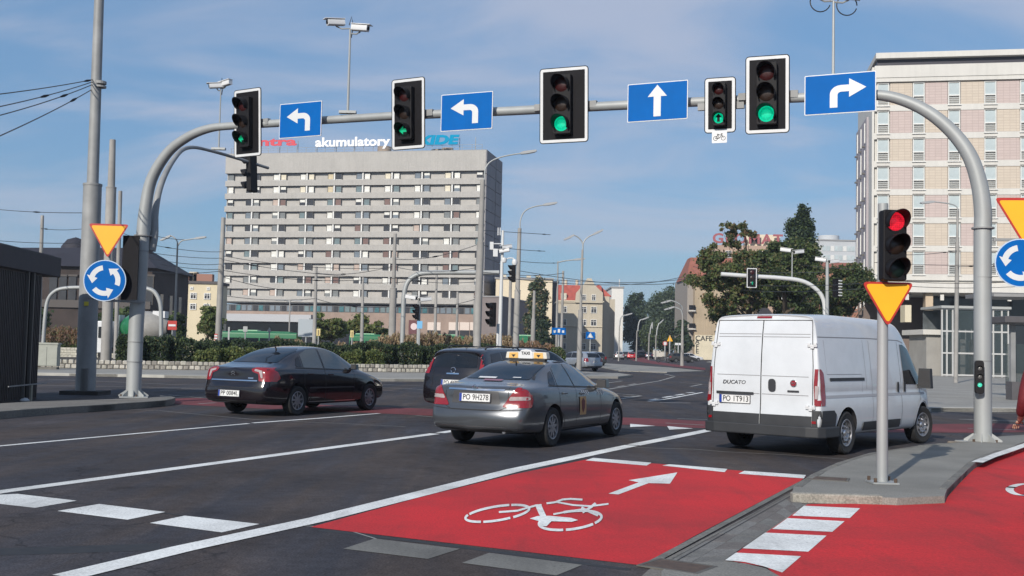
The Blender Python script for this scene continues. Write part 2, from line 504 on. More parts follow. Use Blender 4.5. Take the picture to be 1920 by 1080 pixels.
KERB = M('kerb_concrete', (0.26, 0.245, 0.21), 0.85, var=0.22, vscale=3, bump=0.4, bscale=45, world_space=True, speck=0.25)
KERB_D = M('kerb_grey', (0.15, 0.145, 0.13), 0.85, var=0.22, vscale=3, bump=0.4, bscale=45, world_space=True, speck=0.25)
EARTH = M('soil', (0.06, 0.048, 0.033), 0.95, var=0.4, vscale=2, world_space=True)
IRON = M('rusty_iron', (0.085, 0.055, 0.038), 0.7, var=0.3, vscale=14, world_space=True)

g = MB(); g.add([(-1500, -80, 0), (1500, -80, 0), (1500, 1480, 0), (-1500, 1480, 0)], [(0, 1, 2, 3)])
struct(g.build('road', ASPH))

def z6(x, y): return (x / 2.743, 760 + y / 2.743)
def z7(x, y): return (600 + x / 2.743, 780 + y / 2.743)
def z8(x, y): return (1240 + x / 2.8235, 780 + y / 2.8235)
def z9(x, y): return (1020 + x / 5.684, 630 + y / 5.684)
def pg(pts, z=0.0, conv=None): return [tuple(G(*(conv(*p) if conv else p), z)[:2]) for p in pts]
def mark(pts, z, mat, conv=None, name='road_marking', parent=None):
    o = MB().sheet(pg(pts, z, conv), z).build(name, mat); struct(o); return o
def line(pts, w, z, mat, conv=None, name='lane_line'):
    p = pg(pts, z, conv); o = MB().ribbon(p, w, z).build(name, mat); struct(o); return o

# lane lines
line([(123, 1081), (343, 1028), (600, 972.5), (790, 925), (965, 881), (1184, 835)], 0.235, 0.0062, WHITE)
line([(1188, 834.2), (1256, 821), (1331, 806)], 0.25, 0.0062, WHITE)
line([(-30, 927), (0, 922), (300, 882), (600, 842), (816, 813)], [0.2, 0.2, 0.2, 0.21, 0.21], 0.0038, WHITE)
line([(825, 811.5), (858, 806.5)], 0.2, 0.0038, WHITE)
line([(-30, 839), (0, 836), (230, 815), (466, 794)], 0.11, 0.0038, WHITE)
line([(474, 793), (600, 784), (735, 773)], 0.12, 0.0038, WHITE)
# red waiting box for cyclists
mark([(583, 988), (800, 929), (965, 889), (1102, 861), (1242, 870), (1511, 893), (1502, 901), (1300, 1006), (1205, 1060), (930, 1028)], 0.0025, REDL, name='cycle_lane')
for d in ([(1365, 228), (1405, 215), (1705, 240), (1680, 255)],): mark(d, 0.0058, WHITE, z7)
for d in ([(5, 262), (42, 255), (350, 280), (335, 297)], [(408, 305), (440, 290), (765, 312), (755, 330)]): mark(d, 0.0058, WHITE, z8)
mark([(1483, 399), (1640, 341), (1588, 330), (1838, 290), (1800, 348), (1690, 345), (1535, 403)], 0.0058, WHITE, z7, name='cycle_lane_arrow')

bk = MB()
def stroke(pts, w=12.5, closed=False):
    """one painted stroke of the stretched bicycle sign"""
    P_ = [Vector((p[0], p[1])) for p in pts]; a, b = [], []; n = len(P_)
    for i, p in enumerate(P_):
        if closed: d = P_[(i + 1) % n] - P_[i - 1]
        else: d = P_[min(i + 1, n - 1)] - P_[max(i - 1, 0)]
        d.normalize(); nn = Vector((-d.y, d.x)) * w / 2
        a.append(G(*z7(p.x + nn.x, p.y + nn.y), .0078)); b.append(G(*z7(p.x - nn.x, p.y - nn.y), .0078))
    dz = 0.0002 * (len(bk.f) % 9); m = n if closed else n - 1
    vs = [(q.x, q.y, .0078 + dz) for q in a] + [(q.x, q.y, .0078 + dz) for q in b]
    bk.add(vs, [(k, (k + 1) % n, n + (k + 1) % n, n + k) for k in range(m)])
def ell(cx, cy, rx, ry, rot, a0, a1, n=22):
    out = []
    for k in range(n + 1):
        a = R(a0 + (a1 - a0) * k / n); x, y = rx * math.cos(a), ry * math.sin(a); c_, s_ = math.cos(R(rot)), math.sin(R(rot))
        out.append((cx + x * c_ - y * s_, cy + x * s_ + y * c_))
    return out
for a0, a1 in ((-62, 62), (68, 118), (123, 205), (211, 294)): stroke(ell(912, 501, 166, 36, -9, a0, a1), 12)
for a0, a1 in ((-100, 40), (45, 100), (105, 200)): stroke(ell(1287, 537, 162, 46, -7, a0, a1), 13)
stroke([(920, 494), (965, 491), (1015, 487), (1060, 474), (1110, 460), (1140, 458)], 10)
stroke([(1122, 458), (1134, 486), (1150, 520)], 30)
stroke([(1165, 450), (1210, 444), (1248, 430), (1290, 427), (1350, 431)], 10)
stroke([(1215, 442), (1300, 458), (1390, 464), (1484, 452)], 9)
stroke([(1418, 449), (1395, 468), (1350, 496)], 13)
stroke([(1200, 506), (1270, 493), (1352, 480)], 9)
stroke([(1345, 470), (1385, 492), (1430, 512)], 11)
bk.sheet(pg([(1078, 527), (1120, 514), (1180, 513), (1290, 523), (1328, 535), (1295, 544), (1190, 541), (1165, 567), (1128, 566), (1128, 541)], 0.0098, z7), 0.0098)
struct(bk.build('cycle_symbol', WHITE))

# give-way dashes on the left, blacked out ones in the middle
for d in ([(-60, 462), (90, 455), (395, 490), (180, 527), (-60, 500)], [(295, 543), (510, 507), (850, 548), (655, 588)], [(770, 605), (950, 567), (1335, 610), (1140, 653)]):
    mark(d, 0.0035, WHITE, z6)
for d in ([(120, 682), (280, 630), (720, 683), (555, 735)], [(730, 755), (870, 703), (1350, 765), (1215, 820)]):
    mark(d, 0.0035, GREYP, z7)
# seams and repairs in the asphalt
line([(340, 1011), (600, 994), (800, 1017), (1000, 1044), (1180, 1068)][1:], 0.08, 0.0012, TAR, name='tar_seam')
line([(160, 763.5), (300, 770), (470, 786), (700, 797), (760, 800)], 0.035, 0.0022, WHITE_OLD, name='road_seam')
line([(1190, 839), (1300, 842), (1360, 847), (1480, 853), (1600, 862), (1640, 864)], 0.03, 0.0022, WHITE_OLD, name='road_seam')
line([(560, 985), (640, 990), (705, 1010)], 0.02, 0.0015, WHITE_OLD, name='road_seam')
line([(0, 915), (120, 940), (250, 954), (340, 966), (500, 984)], 0.03, 0.0022, TAR, name='tar_seam')
line([(-20, 1035), (120, 1031), (300, 1025)], 0.30, 0.0012, TAR, name='tar_seam')

# red cycle path crossing the mouth of the junction, with its edge lines
band = [(300, 748), (420, 756), (560, 763), (770, 771), (960, 780), (1170, 789), (1330, 796), (1560, 802), (1750, 803), (1960, 801)]
line(band, 2.5, 0.004, REDF, name='cycle_path')
for pts in ([(780, 779), (830, 783), (900, 786)], [(1270, 785), (1300, 786), (1330, 787)], [(1248, 793), (1320, 797)], [(1815, 803), (1905, 806)], [(1798, 786), (1920, 791)], [(316, 740.5), (380, 746)], [(372, 757), (405, 755)]):
    line(pts, 0.1, 0.009, WHITE_OLD)
for d in ([(918, 935), (1190, 958), (918, 970)], [(1312, 960), (1590, 985), (1335, 998)]): mark(d, 0.009, WHITE, z9)
line([(1115, 696), (1300, 672), (1500, 636), (1690, 600)], 0.13, 0.0038, WHITE, z9)
for d in ([(1130, 682), (1210, 670)], [(1275, 655), (1370, 640)], [(1400, 632), (1490, 618)], [(1520, 606), (1600, 600)]): line(d, 0.17, 0.0038, WHITE, z9)
for d in ([(580, 468), (830, 478)], [(830, 480), (660, 502)], [(690, 566), (960, 522), (1230, 478), (1380, 436)], [(780, 540), (860, 528)], [(900, 520), (980, 508)], [(1395, 432), (1290, 405), (1150, 388)],
          [(760, 612), (1030, 634)], [(1030, 637), (820, 668)], [(850, 645), (960, 640)], [(1230, 708), (1560, 714)], [(1450, 497), (1680, 512)], [(1680, 515), (1560, 538)], [(830, 365), (930, 370)], [(1180, 378), (1700, 388)]):
    line(d, 0.15, 0.0038, WHITE_OLD, z9)
for d in ([(67, 710), (240, 717), (330, 721), (385, 722)], [(67, 722), (380, 728)], [(700, 720), (800, 724)], [(705, 726), (800, 731)], [(340, 729), (390, 730)], [(300, 732), (330, 733)], [(1800, 786), (1910, 789)], [(1745, 769), (1910, 771)], [(1745, 773), (1990, 776)]):
    line(d, 0.12, 0.0038, WHITE_OLD)

# far red cycle lane that bends into the side street
mark([(900, 238), (960, 214), (1190, 214), (1110, 238), (1135, 262), (1400, 303), (1720, 340), (1720, 362), (1400, 328), (1100, 288), (950, 264)], 0.004, REDF, z9, name='cycle_lane')

# kerbs: a run of separate stones -------------------------------------
def along(pts, step):
    pts = [Vector((p[0], p[1], 0)) for p in pts]
    out = [pts[0]]; acc = 0.0
    for a, b in zip(pts, pts[1:]):
        L = (b - a).length; t = step - acc
        while t <= L:
            out.append(a + (b - a) * (t / L)); t += step
        acc = (acc + L) % step
    return out
def kerb(pts, z, w, mat, parent, step=1.0, inside=1, h0=-0.02):
    st = along(pts, step)
    for a, b in zip(st, st[1:]):
        d = (b - a).normalized(); nn = Vector((-d.y, d.x, 0)) * inside * w
        e = d * 0.007
        mb = MB(); dz = random.uniform(-0.004, 0.004)
        mb.prism([tuple((a + e)[:2]), tuple((b - e)[:2]), tuple((b - e + nn)[:2]), tuple((a + e + nn)[:2])], h0, z + 0.004 + dz)
        mb.build('kerb_stone', mat, parent, bevel=0.018)
def slabbed(name, poly, z, mat, h0=-0.05):
    return struct(MB().prism(poly, h0, z).build(name, mat))

# left pavement nose
lpts = pg([(-260, 791), (0, 771.3), (65, 766), (153, 761), (262, 754), (312, 750)], 0.15)
nose = pg([(312, 750), (324, 747.5), (329, 745), (320, 742.5), (300, 741)], 0.15)
back = pg([(300, 743.5), (210, 748), (60, 752.5), (0, 756), (-260, 771)], 0.15)
lp = slabbed('pavement', lpts + nose + back, 0.146, PAVE_D)
kerb(lpts + chaikin(nose, 1, False), 0.15, 0.16, KERB_D, lp, 1.0, 1)
# right-hand refuge under the red signal
fr = pg([z8(690, 408), z8(780, 408), z8(1250, 426), z8(1500, 416)], 0.10)
rt = pg([z8(1512, 405), z8(1650, 268), z8(1690, 243), z8(1830, 185), z8(1960, 130)], 0.05)
lf = pg([z8(700, 400), z8(790, 335), z8(930, 268), z8(1100, 215), z8(1400, 168), z8(1640, 150), z8(1760, 125), z8(1950, 112)], 0.03)
top = MB()
isl_poly = fr + rt + lf[::-1]
rp = slabbed('pavement', isl_poly, 0.085, PAVE)
kerb(fr, 0.10, 0.14, KERB, rp, 0.98, 1)
kerb(rt[:4], 0.088, 0.10, KERB_D, rp, 0.9, 1)
kerb(lf[:6], 0.087, 0.10, KERB_D, rp, 0.9, -1)
line([z8(1672, 244), z8(1740, 215), z8(1830, 186), z8(1960, 140)], 0.16, 0.094, WHITE)
# paving strip between the red areas
slabbed('pavement', pg([(1180, 1100), (1228, 1058), (1488, 922), (1484, 944), (1520, 944), (1360, 1048), (1440, 1070), (1470, 1110)], 0.004), 0.0035, PAVE_D)
ps = None
a0, a1 = Vector(G(1218, 1068)), Vector(G(1489, 926)); b0, b1 = Vector(G(1352, 1056)), Vector(G(1506, 948))
base = thing('paving_strip', ((a0 + b1) / 2)[:2] + (0,)) if False else None
strip = bpy.data.objects.get('pavement.002') or rp
for i in range(11):
    for j in range(2):
        t0, t1, s0, s1 = i / 11, (i + 1) / 11, j / 2, (j + 1) / 2
        def q(t, s):
            p = a0.lerp(a1, t).lerp(b0.lerp(b1, t), s); return p
        c = [q(t0, s0), q(t1, s0), q(t1, s1), q(t0, s1)]; m = sum(c, Vector()) / 4
        c = [tuple((m + (p - m) * 0.985)[:2]) for p in c]
        MB().prism(c, -0.02, 0.0055 + random.uniform(-.001, .001)).build('paving_slab', random.choice(SLAB), strip)
ga, gb = G(1207, 1064), G(1501, 906)
for off, w, mat in ((0.0, 0.07, KERB_D), (0.10, 0.014, KERB_D), (.16, .010, TAR)):
    MBo = MB().ribbon([(ga.x + off, ga.y), (gb.x + off, gb.y), (G(1560, 877).x + off, G(1560, 877).y), (G(1640, 852).x + off, G(1640, 852).y)], w, 0.0085); struct(MBo.build('gutter', mat))
# covers
def cover(px, py, rz, label, z):
    p = G(px, py, z); t = thing('manhole_cover', (p.x, p.y, z), rz, label, 'manhole cover')
    m = MB().box((0, 0, 0.001), (0.42, 0.30, 0.010)); m.build('lid', IRON, t)
    f = MB()
    for sx in (-1, 1): f.box((sx * 0.228, 0, 0.002), (0.03, 0.36, 0.010))
    for sy in (-1, 1): f.box((0, sy * 0.167, 0.002), (0.42, 0.03, 0.010))
    f.build('frame', M('cover_frame', (.10, .095, .085), .8, var=.2), t)
cover(1270, 1062, R(-35), 'rusty brown rectangular iron cover in the grey paving at the bottom edge of the picture', 0.008)
cover(1553, 898, R(-20), 'small brown iron cover beside the kerb left of the red signal post', 0.087)

# right hand red cycle track
mark([z8(775, 466), z8(1250, 462), z8(1508, 436), z8(1650, 275), z8(1690, 250), z8(1830, 196), z8(2100, 100), (2100, 1120), (1470, 1095), z8(560, 800), z8(340, 762)], 0.0075, REDL, name='cycle_track')
for d in ([(755, 475), (1052, 488), (998, 540), (693, 527)], [(668, 540), (970, 557), (905, 613), (587, 598)], [(550, 617), (875, 633), (778, 718), (430, 700)], [(395, 723), (740, 742), (640, 828), (540, 795), (440, 772), (337, 763)]):
    mark(d, 0.0110, WHITE, z8)
ring = chaikin([z8(1835, 388), z8(1870, 366), z8(1930, 357), z8(2010, 362), z8(2045, 388), z8(2010, 415), z8(1930, 422), z8(1870, 414)], 2)
pr = pg(ring, 0.012); o = MB().ribbon(pr + [pr[0], pr[1]], 0.09, 0.012).build('cycle_symbol', WHITE); struct(o)
slabbed('pavement', pg([z8(0, 815), z8(60, 775), z8(210, 768), z8(330, 765), z8(440, 774), z8(550, 800), z8(660, 860), z8(0, 860)], 0.02), 0.013, PAVE)

# roundabout island, right plaza, small islands -----------------------
isl_front = pg([(-160, 696), (67, 698.5), (300, 703), (500, 707), (700, 710), (850, 711), (1000, 708), (1080, 705), (1128, 701)], 0.12)
isl_rest = [(6.3, 73), (5.4, 76), (2, 79), (-4, 88), (-8, 110), (-10, 140), (-75, 150), (-75, 48)]
ri = slabbed('pavement', isl_front + isl_rest, 0.116, PAVE_L)
kerb(isl_front, 0.12, 0.3, M('kerb_pale', (0.42, 0.41, 0.37), 0.85, var=0.15, vscale=2, world_space=True), ri, 2.0, 1)
slabbed('planting_bed', [(-23.5, 56.2), (-13, 60), (-5, 64), (0, 65.4), (3.6, 68), (3, 76), (-5, 84), (-30, 80), (-45, 70), (-45, 57)], 0.30, EARTH)
plz = pg([(1745, 764), (1850, 765), (2060, 767)], 0.12)
pz = slabbed('pavement', [(13.2, 36.5)] + plz + [(60, 34), (130, 40), (130, 230), (50, 230), (34, 190), (24.5, 116), (16, 60)], 0.116, PAVE_L)
kerb(plz, 0.12, 0.3, MATS['kerb_pale'], pz, 2.0, 1)
slabbed('traffic_island', [(8.5, 86), (12, 84), (16.5, 93), (16, 110), (12, 132), (9.5, 150), (8.5, 120)], 0.06, PAVE_L)
slabbed('traffic_island', [(4.2, 62), (6.2, 63), (7.6, 68), (7.2, 73), (5.4, 74), (4, 68)], 0.125, PAVE_L)

# low stone wall ------------------------------------------------------
STONE = [M('wall_stone_%s' % n, c, 0.9, var=0.25, vscale=6, bump=0.5, bscale=20, world_space=True) for n, c in
         (('a', (0.42, 0.40, 0.34)), ('b', (0.33, 0.31, 0.27)), ('c', (0.50, 0.47, 0.41)), ('d', (0.27, 0.25, 0.22)))]
MORTAR = M('mortar', (0.13, 0.12, 0.105), 0.95, world_space=True, var=0.2)
def stone_mesh(w, h, d, seed):
    r = random.Random(seed); bm = bmesh.new(); bmesh.ops.create_cube(bm, size=1)
    bmesh.ops.bevel(bm, geom=bm.edges[:], offset=0.16, segments=1, affect='EDGES')
    for v in bm.verts:
        v.co = Vector((v.co.x * w, v.co.y * d, v.co.z * h)) + Vector([r.uniform(-.012, .012) for _ in range(3)])
    me = bpy.data.meshes.new('stone'); bm.to_mesh(me); bm.free(); me.materials.append(STONE[seed % 4]); return me
smesh = [stone_mesh(random.uniform(.23, .30), .21, .22, k) for k in range(12)]
wpath = [(-23.4, 54.6), (-13, 58.6), (-5.0, 62.8), (-1.2, 64.2), (1.5, 66)]
wt = thing('stone_wall', (wpath[0][0], wpath[0][1], 0.116), 0, 'low wall of two courses of pale rough stones along the front of the planting bed', 'wall')
mb = MB()
for a, b in zip(wpath, wpath[1:]):
    a, b = Vector((*a, 0)), Vector((*b, 0)); d = (b - a).normalized(); nn = Vector((-d.y, d.x, 0)) * .10; n0 = Vector((-d.y, d.x, 0)) * -.085
    w0 = wt.location.copy(); w0.z = 0
    mb.prism([tuple((a + n0 - w0)[:2]), tuple((b + n0 - w0)[:2]), tuple((b + nn - w0)[:2]), tuple((a + nn - w0)[:2])], 0, .42)
mb.build('mortar_core', MORTAR, wt)
pos = along(wpath, 0.285)
for row in (0, 1):
    for i, (a, b) in enumerate(zip(pos, pos[1:])):
        d = (b - a).normalized(); p = (a + b) / 2 + (d * 0.14 if row else Vector()) - Vector((wt.location.x, wt.location.y, 0))
        o = inst('stone', random.choice(smesh), wt, (p.x, p.y, 0.11 + row * 0.225 + random.uniform(-.008, .008)), math.atan2(d.y, d.x) + random.uniform(-.04, .04),
                 scale=(random.uniform(.92, 1.06), 1, random.uniform(.94, 1.05)))
# ================================================================== SIGNALS, SIGNS, POLES
GALV = M('galvanised_steel', (0.34, 0.355, 0.355), 0.55, 0.2, var=0.09, vscale=0.9, world_space=True, streak=.10)
GALV2 = M('weathered_grey_paint', (0.27, 0.275, 0.275), 0.6, 0.1, var=0.18, vscale=1.5, world_space=True, streak=.18)
CONC_P = M('pole_concrete', (0.30, 0.29, 0.275), 0.8, var=0.14, vscale=1.2, world_space=True, streak=0.2)
BLK = M('signal_black', (0.0075, 0.007, 0.009), 0.7, var=0.2, vscale=4, spec=.2)
BLK2 = M('signal_housing', (0.008, 0.0075, 0.009), 0.6, spec=.25)
SWHITE = M('sign_white', (0.60, 0.61, 0.62), 0.45, var=0.05, vscale=3)
SBLUE = M('sign_blue', (0.0, 0.105, 0.38), 0.6, spec=.1, var=0.08, vscale=2)
SYEL = M('sign_yellow', (0.80, 0.41, 0.008), 0.5, var=0.04, vscale=2)
SRED = M('sign_red', (0.42, 0.028, 0.02), 0.4)
def led(name, col, emit, strength):
    m = M(name, col, 0.3, emit=emit, estr=strength); N, L = m.node_tree.nodes, m.node_tree.links
    t_ = N.new('ShaderNodeTexCoord'); v = N.new('ShaderNodeTexVoronoi'); v.inputs['Scale'].default_value = 42; v.inputs['Randomness'].default_value = .25
    L.new(t_.outputs['Object'], v.inputs['Vector']); r_ = N.new('ShaderNodeMapRange'); r_.inputs['From Max'].default_value = .7; r_.inputs['To Min'].default_value = strength * 1.25; r_.inputs['To Max'].default_value = strength * .35
    L.new(v.outputs['Distance'], r_.inputs['Value']); L.new(r_.outputs[0], N['Principled BSDF'].inputs['Emission Strength']); return m
LG = led('lens_green_lit', (0.0, 0.25, 0.16), (0.0, 0.72, 0.36), 1.0)
LGD = M('lens_green_arrow', (0.0, 0.10, 0.06), 0.3, emit=(0.0, 0.42, 0.20), estr=0.55)
LR = led('lens_red_lit', (0.35, 0.01, 0.02), (0.9, 0.015, 0.04), 1.0)
LOFF_R = M('lens_red_unlit', (0.035, 0.004, 0.004), 0.35)
LOFF_Y = M('lens_amber_unlit', (0.022, 0.012, 0.008), 0.35)
LOFF_G = M('lens_green_unlit', (0.004, 0.014, 0.011), 0.35)
CABLE = M('black_cable', (0.015, 0.015, 0.017), 0.6)
CAMW = M('camera_white', (0.6, 0.61, 0.62), 0.35)

def signal_head(t, lit, w=0.34, h=1.02, arrow=None, board=None, visors=True, depth=0.16):
    """front faces local -Y; centre of the head at the origin of t"""
    b = MB(); b.plate(rrect(w, h, 0.03), (0, depth / 2, 0), (1, 0, 0), (0, 0, 1), depth)
    b.build('housing', BLK2, t, bevel=0.012)
    if board:
        bw, bh = board
        MB().plate(rrect(bw, bh, 0.07), (0, depth / 2 + 0.004, 0), (1, 0, 0), (0, 0, 1), 0.014).build('backboard', BLK, t)
        o = rrect(bw - 0.035, bh - 0.035, 0.055, 5); i_ = rrect(bw - 0.155, bh - 0.155, 0.012, 5); n = len(o)
        y = depth / 2 - 0.0125
        MB().add([(p[0], y, p[1]) for p in o] + [(p[0], y, p[1]) for p in i_], [(k, (k + 1) % n, n + (k + 1) % n, n + k) for k in range(n)]).build('white_border', SWHITE, t)
    r = min(w * 0.40, h / 3 * 0.40)
    for k, zc in enumerate((h / 3, 0, -h / 3)):
        m = ((LR if lit == 0 else LOFF_R), LOFF_Y, (LG if lit == 2 else (LGD if lit == 3 else LOFF_G)))[k]
        if arrow and k == 2: m = LOFF_G
        l = MB(); l.lathe([(0.0005, -0.035), (r * .5, -0.03), (r * .85, -0.015), (r, 0.0)], (0, -depth / 2 - 0.002, zc), 'Y', 20)
        lens = l.build('lens', m, t, smooth=True)
        if arrow and k == 2:
            s = r * 0.85
            ar = {'left': [(-1, 0), (-.1, .75), (-.1, .32), (.8, .32), (.8, -.32), (-.1, -.32), (-.1, -.75)],
                  'up': [(0, 1), (-.7, .15), (-.3, .15), (-.3, -.8), (.3, -.8), (.3, .15), (.7, .15)]}[arrow[0]]
            MB().plate([(p[0] * s, p[1] * s) for p in ar], (0, -depth / 2 - 0.036, zc), (1, 0, 0), (0, 0, 1), 0.006).build('arrow', arrow[1], lens)
        if visors:
            n = 16; vs = []; L_ = r * 2.0; rr = r * 1.12
            for a_, ln in ((0, 1), (1, 1)):
                for q in range(n + 1):
                    th = R(-35) + (PI + R(70)) * q / n
                    y0 = -depth / 2; cut = max(0.0, (math.sin(th) + 0.6) / 1.6)
                    y1 = y0 - L_ * (0.35 + 0.65 * cut)
                    rad = rr if a_ == 0 else rr * 0.93
                    vs += [(rad * math.cos(th), y0, zc + rad * math.sin(th)), (rad * math.cos(th), y1, zc + rad * math.sin(th))]
            fs = []
            m_ = 2 * (n + 1)
            for q in range(n):
                a0 = 2 * q
                fs.append((a0, a0 + 1, a0 + 3, a0 + 2)); fs.append((m_ + a0, m_ + a0 + 2, m_ + a0 + 3, m_ + a0 + 1))
                fs.append((a0 + 1, m_ + a0 + 1, m_ + a0 + 3, a0 + 3))
            fs += [(0, m_, m_ + 1, 1), (2 * n, 2 * n + 1, m_ + 2 * n + 1, m_ + 2 * n)]
            MB().add(vs, fs).build('visor', BLK2, t, smooth=True, recalc=False)

# the gantry
gR_, gL_ = G(1843, 832, 0.04), G(250, 745, 0.15)
def gp(px, py): return onplane(px, py, gL_, gR_)
GT = thing('signal_gantry', gL_, 0, 'big grey steel arch gantry spanning the road and carrying the overhead signals and blue signs', 'gantry')
def rel(p, o): return Vector(p) - Vector(o)
def catmull(pts, n=6):
    out = []
    P_ = [pts[0]] + list(pts) + [pts[-1]]
    for i in range(1, len(P_) - 2):
        for k in range(n):
            t = k / n; a, b, c, d = P_[i - 1], P_[i], P_[i + 1], P_[i + 2]
            out.append(0.5 * ((2 * b) + (c - a) * t + (2 * a - 5 * b + 4 * c - d) * t * t + (3 * b - a - 3 * c + d) * t ** 3))
    out.append(P_[-2]); return out
Lbase = gL_
Lp = [Vector((gL_.x, gL_.y, 0.15)), Vector((gL_.x, gL_.y, 2.0)), gp(262, 520), gp(268, 440), gp(272, 395), gp(284, 337), gp(314, 287), gp(352, 257), gp(392, 241), gp(435, 236), gp(520, 231)]
Lx = Lp[0].x
mbp = MB(); pts = catmull([rel(p, gL_) for p in Lp], 5)
mbp.tube(pts, [0.185 - 0.09 * min(1, max(0, (k / len(pts) - 0.15) / 0.7)) for k in range(len(pts))], 18)
mbp.build('left_arch', GALV, GT, smooth=True)
Bp = [gp(518, 231), gp(735, 217.5), gp(960, 208), gp(1185, 196.5), gp(1400, 187), gp(1560, 181)]
MB().tube([rel(p, gL_) for p in Bp], [0.093, 0.098, 0.10, 0.10, 0.098, 0.095], 16).build('beam', GALV, GT, smooth=True)
Rp = [gp(1558, 181), gp(1640, 178), gp(1690, 187), gp(1740, 210), gp(1785, 247), gp(1818, 292), gp(1836, 345), gp(1843, 400), Vector((gR_.x, gR_.y, 3.6)), Vector((gR_.x, gR_.y, 0.05))]
pts = catmull([rel(p, gL_) for p in Rp], 5)
mbp = MB(); mbp.tube(pts, [0.09 + 0.065 * min(1, k / len(pts) / 0.75) for k in range(len(pts))], 20)
mbp.build('right_arch', GALV, GT, smooth=True)
def flange(p, r, h=0.03, n=22, par=None, name='flange', mat=None):
    q = rel(p, gL_); MB().cyl(q, r, h, n).build(name, mat or GALV2, par or GT, smooth=True)
flange(gp(1843, 428), 0.20, 0.028); flange(Vector((gR_.x, gR_.y, 1.55)), 0.162, 0.015); flange(gp(1843, 520), 0.158, 0.012)
flange(gp(268, 442), 0.22, 0.03); flange(Vector((gL_.x, gL_.y, 1.55)), 0.195, 0.02); flange(Vector((gL_.x, gL_.y, 1.05)), 0.2, 0.015); flange(gp(265, 471), 0.19, 0.02)
for base, rr, zz in ((gR_, 0.155, 0.05), (gL_, 0.19, 0.15)):
    b = MB(); q = rel(Vector((base.x, base.y, zz)), gL_)
    b.box(q + Vector((0, 0, 0.015)), (0.68, 0.68, 0.035), R(20))
    b.build('base_plate', GALV, GT, bevel=0.006)
    for k in range(8):
        a = k * PI / 4 + R(20); d = Vector((math.cos(a), math.sin(a), 0))
        m = Matrix.Rotation(a, 3, 'Z')
        g_ = MB(); nn = Vector((-d.y, d.x, 0))
        p0 = q + Vector((0, 0, 0.032))
        g_.plate([(rr * .9, 0), (rr + .17, 0), (rr + .17, .03), (rr * .9, .16)], p0 - nn * .007, d, (0, 0, 1), 0.014)
        g_.build('gusset', GALV, GT)
        if k % 2 == 0: MB().cyl(q + d * (rr + 0.11) + nn * 0.06 + Vector((0, 0, 0.055)), 0.024, 0.05, 6).build('bolt', IRON, GT)
MB().box(rel((gR_.x + 0.03, gR_.y, -0.02), gL_), (0.95, 0.85, 0.16), R(20)).build('plinth', M('plinth_concrete', (0.2, 0.17, 0.14), 0.9, var=0.3, vscale=5, world_space=True), GT, bevel=0.02)
# second arm, going away from the camera
Ys = [gL_.y + 0.15, gL_.y + .2, gL_.y + .35, gL_.y + .7, gL_.y + 1.5, gL_.y + 2.6, gL_.y + 4.0, gL_.y + 6.0]
ap = [A(*p, y) for p, y in zip([(283, 470), (289, 440), (291, 395), (302, 345), (325, 300), (352, 277), (400, 284), (503, 315)], Ys)]
pts = catmull([rel(p, gL_) for p in ap], 5)
MB().tube(pts, [0.12 - 0.075 * min(1, k / len(pts) / 0.8) for k in range(len(pts))], 14).build('side_arm', GALV2, GT, smooth=True)
MB().tube([rel(gp(262, 470), gL_), rel(ap[0], gL_)], 0.06, 8).build('arm_bracket', GALV2, GT, smooth=True)
gdir = Vector((gR_.x - gL_.x, gR_.y - gL_.y, 0)).normalized()

def hung(px, py, fwd, yaw, z0=None):
    p = gp(px, py); p = p + Vector((-gdir.y * -1, -gdir.x, 0)).normalized() * 0  # keep on the beam plane
    n = Vector((math.sin(yaw), -math.cos(yaw), 0))
    return p + n * fwd
YAW = {}
specs = [
    (460, 229.5, 0.90, 1.66, 0.36, 1.22, 3, 'left', -31, 'far left overhead signal with faint green left arrow, on the curve of the arch'),
    (762, 212.5, 0.90, 1.62, 0.36, 1.20, 3, 'left', -28, 'overhead signal with bright green left arrow between the two left-turn signs'),
    (1055, 196, 1.10, 1.62, 0.40, 1.26, 2, None, -22, 'wide overhead signal showing full green left of the straight-ahead sign'),
    (1349, 196, 0.63, 1.12, 0.26, 0.86, 2, 'upd', -20, 'smallest overhead signal for cyclists above the small white bicycle plate'),
    (1438, 176, 0.86, 1.55, 0.40, 1.22, 2, None, -20, 'rightmost overhead signal showing full green beside the small cyclist signal'),
]
for px, py, bw, bh, hw, hh, lit, arr, yaw, lab in specs:
    ya = R(yaw); p = gp(px, py)
    nrm = Vector((math.sin(ya), -math.cos(ya), 0)); loc = p + nrm * 0.30
    # keep it centred on the same sight line
    d = (p - CAM); loc = CAM + d * ((loc - CAM).length / d.length)
    sc = (loc - CAM).length / d.length
    t = thing('traffic_light', loc, ya, lab, 'traffic light', 'signals hanging from the gantry')
    t.rotation_euler = (R(3), 0, ya)
    if arr == 'upd': a_ = ('up', BLK)
    elif arr: a_ = (arr, M('arrow_green_lit', (0, .3, .15), .3, emit=(0.0, 0.6, 0.24), estr=0.9 if px > 600 else 0.35))
    else: a_ = None
    signal_head(t, 2 if arr is None or arr == 'upd' else 3, hw, hh, a_, (bw, bh))
    if arr == 'upd':
        for c in t.children:
            if c.name.startswith('lens') and c.children: c.data.materials[0] = LG
    MB().box((0.0, 0.19, 0), (bw + 0.30, 0.10, 0.14)).build('bracket', GALV2, t)
